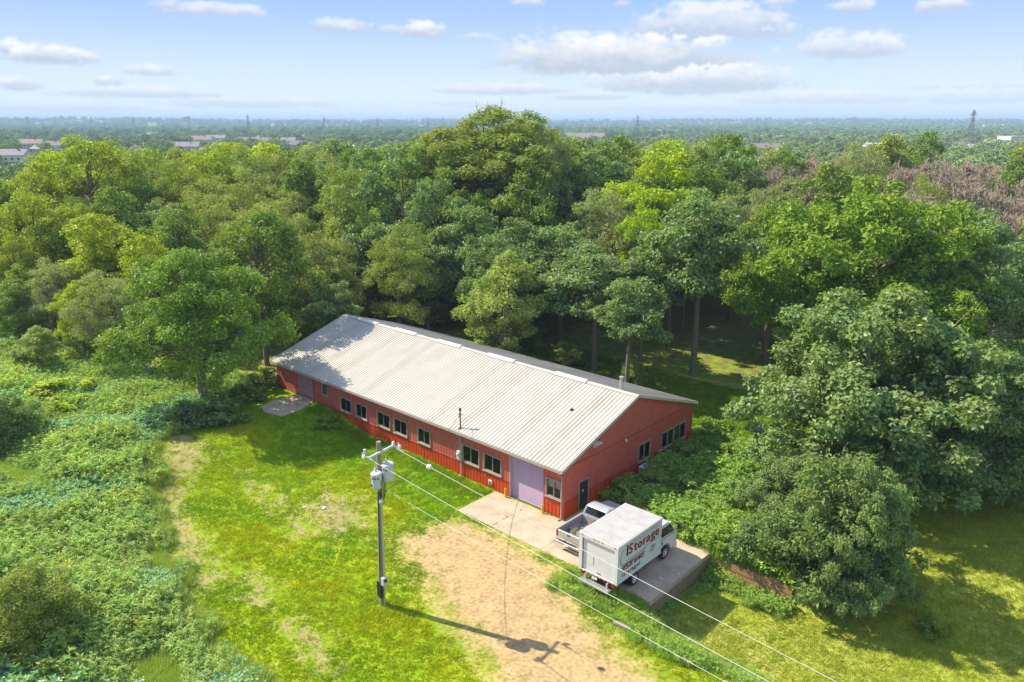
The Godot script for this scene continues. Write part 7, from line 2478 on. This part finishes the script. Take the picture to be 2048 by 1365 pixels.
const HOUSES := [
	[-467.95, -98.96, 15, 10, 6.2, 0.75, "wall_white", "roof_grey", "white two storey house with grey roof at the left edge beyond the wood"],
	[-408.55, -109.98, 12, 9, 5.6, -0.55, "wall_white", "roof_brown", "white gabled house showing through the airy yellow-green tree"],
	[-431.16, -129.96, 11, 9, 5.6, 0.2, "wall_cream", "roof_brown", "cream house with brown roof right of the gabled house behind the airy tree"],
	[-751.41, -189.15, 22, 12, 6, 0.75, "wall_cream", "roof_brown", "brown roofed house at far left above the white house"],
	[-683.09, -183.94, 18, 11, 6, 0.9, "wall_white", "roof_brown", "house with rosy brown roof left of the airy tree top"],
	[-599.6, -151.93, 13, 10, 5.5, 0.2, "wall_white", "roof_grey", "grey roofed house between the white house and the rosy roof"],
	[-529.63, -188.92, 10, 9, 6, -0.4, "wall_white", "roof_white", "small white gable right of the airy tree top"],
	[-602.49, -257.8, 24, 12, 5, 0.8, "wall_cream", "roof_grey", "low house with broad grey roof left of centre in the far suburb"],
	[-806.71, -369.06, 30, 13, 6, 0.75, "wall_white", "roof_brown", "brown roofed house under the water tower"],
	[-887.93, -430.26, 24, 12, 6, 0.7, "wall_white", "roof_grey", "grey roofed house just right of the water tower"],
	[-725.87, -388.87, 34, 12, 5.5, 0.75, "wall_cream", "roof_brown", "long brown roofed row in the far suburb left of centre"],
	[-687, -397.37, 30, 12, 5.5, 0.7, "wall_cream", "roof_grey", "long grey roofed row beside the brown one in the far suburb"],
	[-468.76, -217.57, 22, 12, 4, 0.78, "wall_grey", "roof_grey", "low grey roof at the wood far rim left of centre"],
	[-520.12, -685.92, 44, 22, 6, 0.75, "wall_cream", "roof_grey", "large pale warehouse right of the tallest tree"],
	[-354.04, -810.98, 36, 16, 5.5, 0.7, "wall_white", "roof_grey", "white walled low building above the green tree right of the pylon"],
	[-245.91, -557.41, 26, 12, 4, 0.72, "wall_cream", "roof_brown", "tan low building below the white one right of the pylon"],
	[-765.66, -1274.72, 50, 20, 6, 0.75, "wall_cream", "roof_grey", "pale long building far behind the pylon"],
	[-646.16, -3283.11, 26, 16, 9, 0.75, "wall_white", "roof_brown", "left of three pale houses on the far right ridge"],
	[-619.11, -3307.9, 24, 16, 9, 0.75, "wall_white", "roof_grey", "middle of three pale houses on the far right ridge"],
	[-596.11, -3328.97, 26, 16, 9, 0.75, "wall_white", "roof_brown", "right of three pale houses on the far right ridge"],
	[-850.85, -448.67, 14.52, 11.6, 3.22, 1.51, "wall_grey", "roof_grey", "small hazy roof in the far suburb"],
	[-1346.59, -666.47, 20.7, 11.18, 3.67, 2.84, "wall_grey", "roof_white", "small hazy roof in the far suburb"],
	[-791.58, -341.48, 14.22, 10.52, 5.79, 1.77, "wall_grey", "roof_white", "small hazy roof in the far suburb"],
	[-1177.49, -762.8, 23.11, 9.61, 3.83, 2.38, "wall_white", "roof_grey", "small hazy roof in the far suburb"],
	[-782.62, -538.91, 16.76, 9.13, 5.18, 0.02, "wall_cream", "roof_grey", "small hazy roof in the far suburb"],
	[-1117.06, -768.68, 14.53, 9.71, 5.26, 2.55, "wall_grey", "roof_grey", "small hazy roof in the far suburb"],
	[-1095.46, -469.66, 22.85, 9.61, 3.22, 0.25, "wall_grey", "roof_grey", "small hazy roof in the far suburb"],
	[-1004.87, -545.85, 18.91, 9.59, 3.39, 0.58, "wall_white", "roof_brown", "small hazy roof in the far suburb"],
	[-1109.96, -492.41, 23.54, 9.16, 4.75, 1.82, "wall_white", "roof_grey", "small hazy roof in the far suburb"],
	[-953.4, -595.76, 13.38, 11.61, 4.33, 2.72, "wall_white", "roof_grey", "small hazy roof in the far suburb"],
	[-1160.69, -728.54, 18.74, 10.7, 5.13, 2.6, "wall_white", "roof_grey", "small hazy roof in the far suburb"],
	[-876.63, -459.49, 23.85, 10.72, 3.25, 2.4, "wall_cream", "roof_grey", "small hazy roof in the far suburb"],
	[-725.46, -372.73, 17.88, 9.97, 3.45, 1.89, "wall_white", "roof_grey", "small hazy roof in the far suburb"],
	[-1297.24, -525.9, 21.88, 10.49, 5.19, 0.74, "wall_grey", "roof_grey", "small hazy roof in the far suburb"],
	[-741.23, -379.2, 23.6, 10.2, 4.24, 2.58, "wall_cream", "roof_brown", "small hazy roof in the far suburb"],
	[-654.59, -387.1, 22.28, 9.78, 3.34, 2.93, "wall_white", "roof_grey", "small hazy roof in the far suburb"],
	[-1205.47, -855.2, 19.67, 9.04, 3.37, 0.63, "wall_cream", "roof_grey", "small hazy roof in the far suburb"],
	[-1289.89, -754.3, 16.9, 9.42, 4.77, 0.41, "wall_white", "roof_grey", "small hazy roof in the far suburb"],
	[-568.67, -339.95, 17.97, 11.11, 5.34, 1.15, "wall_white", "roof_grey", "small hazy roof in the far suburb"],
	[-1177.19, -754.7, 18.44, 9.3, 3.34, 1.59, "wall_white", "roof_grey", "small hazy roof in the far suburb"],
	[-695.87, -1087.61, 22.45, 9.61, 4.53, 1.77, "wall_grey", "roof_white", "small hazy roof in the far town at right"],
	[-615.5, -873.56, 19.52, 9.79, 3.39, 1.95, "wall_grey", "roof_white", "small hazy roof in the far town at right"],
	[-395.74, -1044.95, 18.91, 11.73, 3.38, 1.93, "wall_grey", "roof_grey", "small hazy roof in the far town at right"],
	[-455.72, -632.86, 14.51, 9.3, 4.58, 0.18, "wall_grey", "roof_grey", "small hazy roof in the far town at right"],
	[-189.7, -643.77, 15.68, 10.38, 4.24, 2.89, "wall_grey", "roof_white", "small hazy roof in the far town at right"],
	[-138.39, -698.9, 19.57, 10.84, 5.1, 1.22, "wall_white", "roof_grey", "small hazy roof in the far town at right"],
	[-595.21, -963.17, 14.99, 9.19, 4.19, 1.41, "wall_grey", "roof_white", "small hazy roof in the far town at right"],
	[-762.74, -1009.53, 16.67, 11.35, 3.22, 2.86, "wall_grey", "roof_brown", "small hazy roof in the far town at right"],
	[-288.06, -1696.03, 22.16, 9.32, 4.18, 0.69, "wall_white", "roof_brown", "small hazy roof in the far town at right"],
	[-127.02, -796.18, 13.58, 9.22, 5.01, 0.25, "wall_white", "roof_grey", "small hazy roof in the far town at right"],
	[-429.66, -1012.1, 17.06, 10.9, 3.86, 0.77, "wall_grey", "roof_brown", "small hazy roof in the far town at right"],
	[-487.86, -638, 19.72, 11.88, 4.65, 1.25, "wall_cream", "roof_white", "small hazy roof in the far town at right"],
	[-276.82, -1251.5, 15.43, 9.18, 3.97, 0.9, "wall_white", "roof_grey", "small hazy roof in the far town at right"],
	[-383.86, -1507.31, 23.24, 11.63, 5.78, 2.9, "wall_white", "roof_grey", "small hazy roof in the far town at right"],
]
const PYLONS := [
	[-559.81, -853, 33.55, 3.69, 0.74, "lattice pylon standing out on the skyline right of the tallest tree", [[0.62, 4.03], [0.76, 3.36], [0.9, 2.68]]],
	[-125.89, -667.39, 33.38, 3.67, 0.74, "dark tall lattice pylon on the right skyline", [[0.55, 3.34], [0.9, 3]]],
	[-1143.56, -1470.99, 28.62, 3.15, 0.74, "faint pylon just right of the tallest tree", [[0.62, 3.43], [0.76, 2.86], [0.9, 2.29]]],
	[-1249.84, -831.06, 34.92, 3.84, 0.74, "twin armed pylon on the skyline left of the tallest tree", [[0.85, 10.48]]],
	[-1335.19, -1024.12, 35.35, 3.89, 0.74, "pylon left of the tallest tree above a bare top", [[0.62, 4.24], [0.76, 3.53], [0.9, 2.83]]],
	[-1171.82, -631.29, 36.61, 4.03, 0.74, "pylon left of centre beside two slim masts", [[0.62, 4.39], [0.76, 3.66], [0.9, 2.93]]],
	[-2317.98, -1073, 40.02, 4.4, 0.74, "faint pylon right behind the water tower", [[0.62, 4.8], [0.76, 4], [0.9, 3.2]]],
	[-2236.5, -876.39, 41.35, 4.55, 0.74, "fourth faint pylon from the left edge on the skyline", [[0.62, 4.96], [0.76, 4.13], [0.9, 3.31]]],
	[-2322.7, -797.4, 41.35, 4.55, 0.74, "third faint pylon from the left edge on the skyline", [[0.62, 4.96], [0.76, 4.13], [0.9, 3.31]]],
	[-2565.74, -710.33, 43.53, 4.79, 0.74, "second faint pylon from the left edge on the skyline", [[0.62, 5.22], [0.76, 4.35], [0.9, 3.48]]],
	[-1405.89, -1230.6, 32.08, 3.53, 0.74, "faint pylon at the left shoulder of the tallest tree", [[0.62, 3.85], [0.76, 3.21], [0.9, 2.57]]],
]
const TOWER := Vector2(-2421.5, -1113.77)
const OFFICE := Vector2(-111.4, -707.79)
const SHRUBS := [
	[-43.96, 14.26, 1.9, 2.5, "lime_leaf", "bright lime shrub in the middle of the left weed field"],
	[-39.8, 14.47, 1.3, 1.6, "lime_leaf", "smaller lime shrub touching the bright one in the weed field"],
	[-39.95, 16.13, 1.2, 0.7, "lime_leaf", "tiny yellow-green shrub alone in the weed field"],
	[-35.86, 20.8, 4.2, 2.6, "cedar_leaf", "dark bushy shrub cut by the left picture edge"],
	[-10.52, 26.7, 4.4, 2.4, "olive_leaf", "tall wispy grey-green shrub at the lower left corner"],
	[-7.82, 26.07, 2, 1.6, "mid_leaf", "dark low shrub at the foot of the wispy grey-green one"],
	[-30.29, 9.79, 1.6, 1.8, "cedar_leaf", "dark bush left of the maple trunk"],
	[-28.89, 7.79, 1.9, 2, "cedar_leaf", "dark bush right of the maple trunk"],
	[-35.06, 13.11, 1.1, 1, "yellow_leaf", "low yellowish shrub left of the maple"],
	[-22.81, 2.09, 0.8, 1, "bright_leaf", "low weed clump against the front wall beside the pad"],
	[-33.83, 0.95, 1.8, 1.6, "mid_leaf", "bush at the far left corner of the building"],
	[-31.86, 3.53, 1.5, 1.4, "mid_leaf", "bush left of the far concrete pad"],
	[-0.95, -13.61, 2.7, 1.4, "mid_leaf", "tall dark shrub climbing the gable wall windows"],
	[1.55, -12.3, 1.7, 1.4, "mid_leaf", "shrub beside the climbing one at the gable wall"],
	[0.89, -17.23, 1.8, 1.7, "bright_leaf", "sunlit leafy shrub at the back corner of the building"],
	[3.7, -14.27, 1.5, 1.4, "bright_leaf", "sunlit shrub nearer than the back corner one"],
	[2.27, -7.11, 1.5, 1.4, "mid_leaf", "shaded shrub next to the air conditioner"],
	[1.38, -4.85, 1.4, 1.3, "mid_leaf", "low shaded shrub behind the pickup"],
	[4.55, -7.76, 1.4, 1.4, "mid_leaf", "shaded shrub in the middle of the weeds by the gable"],
	[8.98, -5.37, 1.6, 1.5, "bright_leaf", "bright shrub behind the concrete slab corner"],
	[11.26, -4.57, 1.7, 1.4, "bright_leaf", "bright shrub above the timber retaining wall"],
	[12.99, -4.06, 1.6, 1.2, "bright_leaf", "leafy bush at the right end of the timber wall"],
	[-19.19, -24.61, 2.6, 2, "light_leaf", "fresh green bush peeping over the metal roof ridge"],
	[-38.87, -24.95, 2.4, 2, "light_leaf", "green bush behind the far part of the roof ridge"],
	[-10.94, -23.86, 3, 1.4, "light_leaf", "pale green sapling behind the roof flue"],
	[19.95, -5.08, 1, 0.8, "bright_leaf", "low green weed clump on the shaded lower lawn"],
	[-24.69, -24.26, 2.6, 1.7, "mid_leaf", "dark bush behind the roof between two ridge vents"],
]
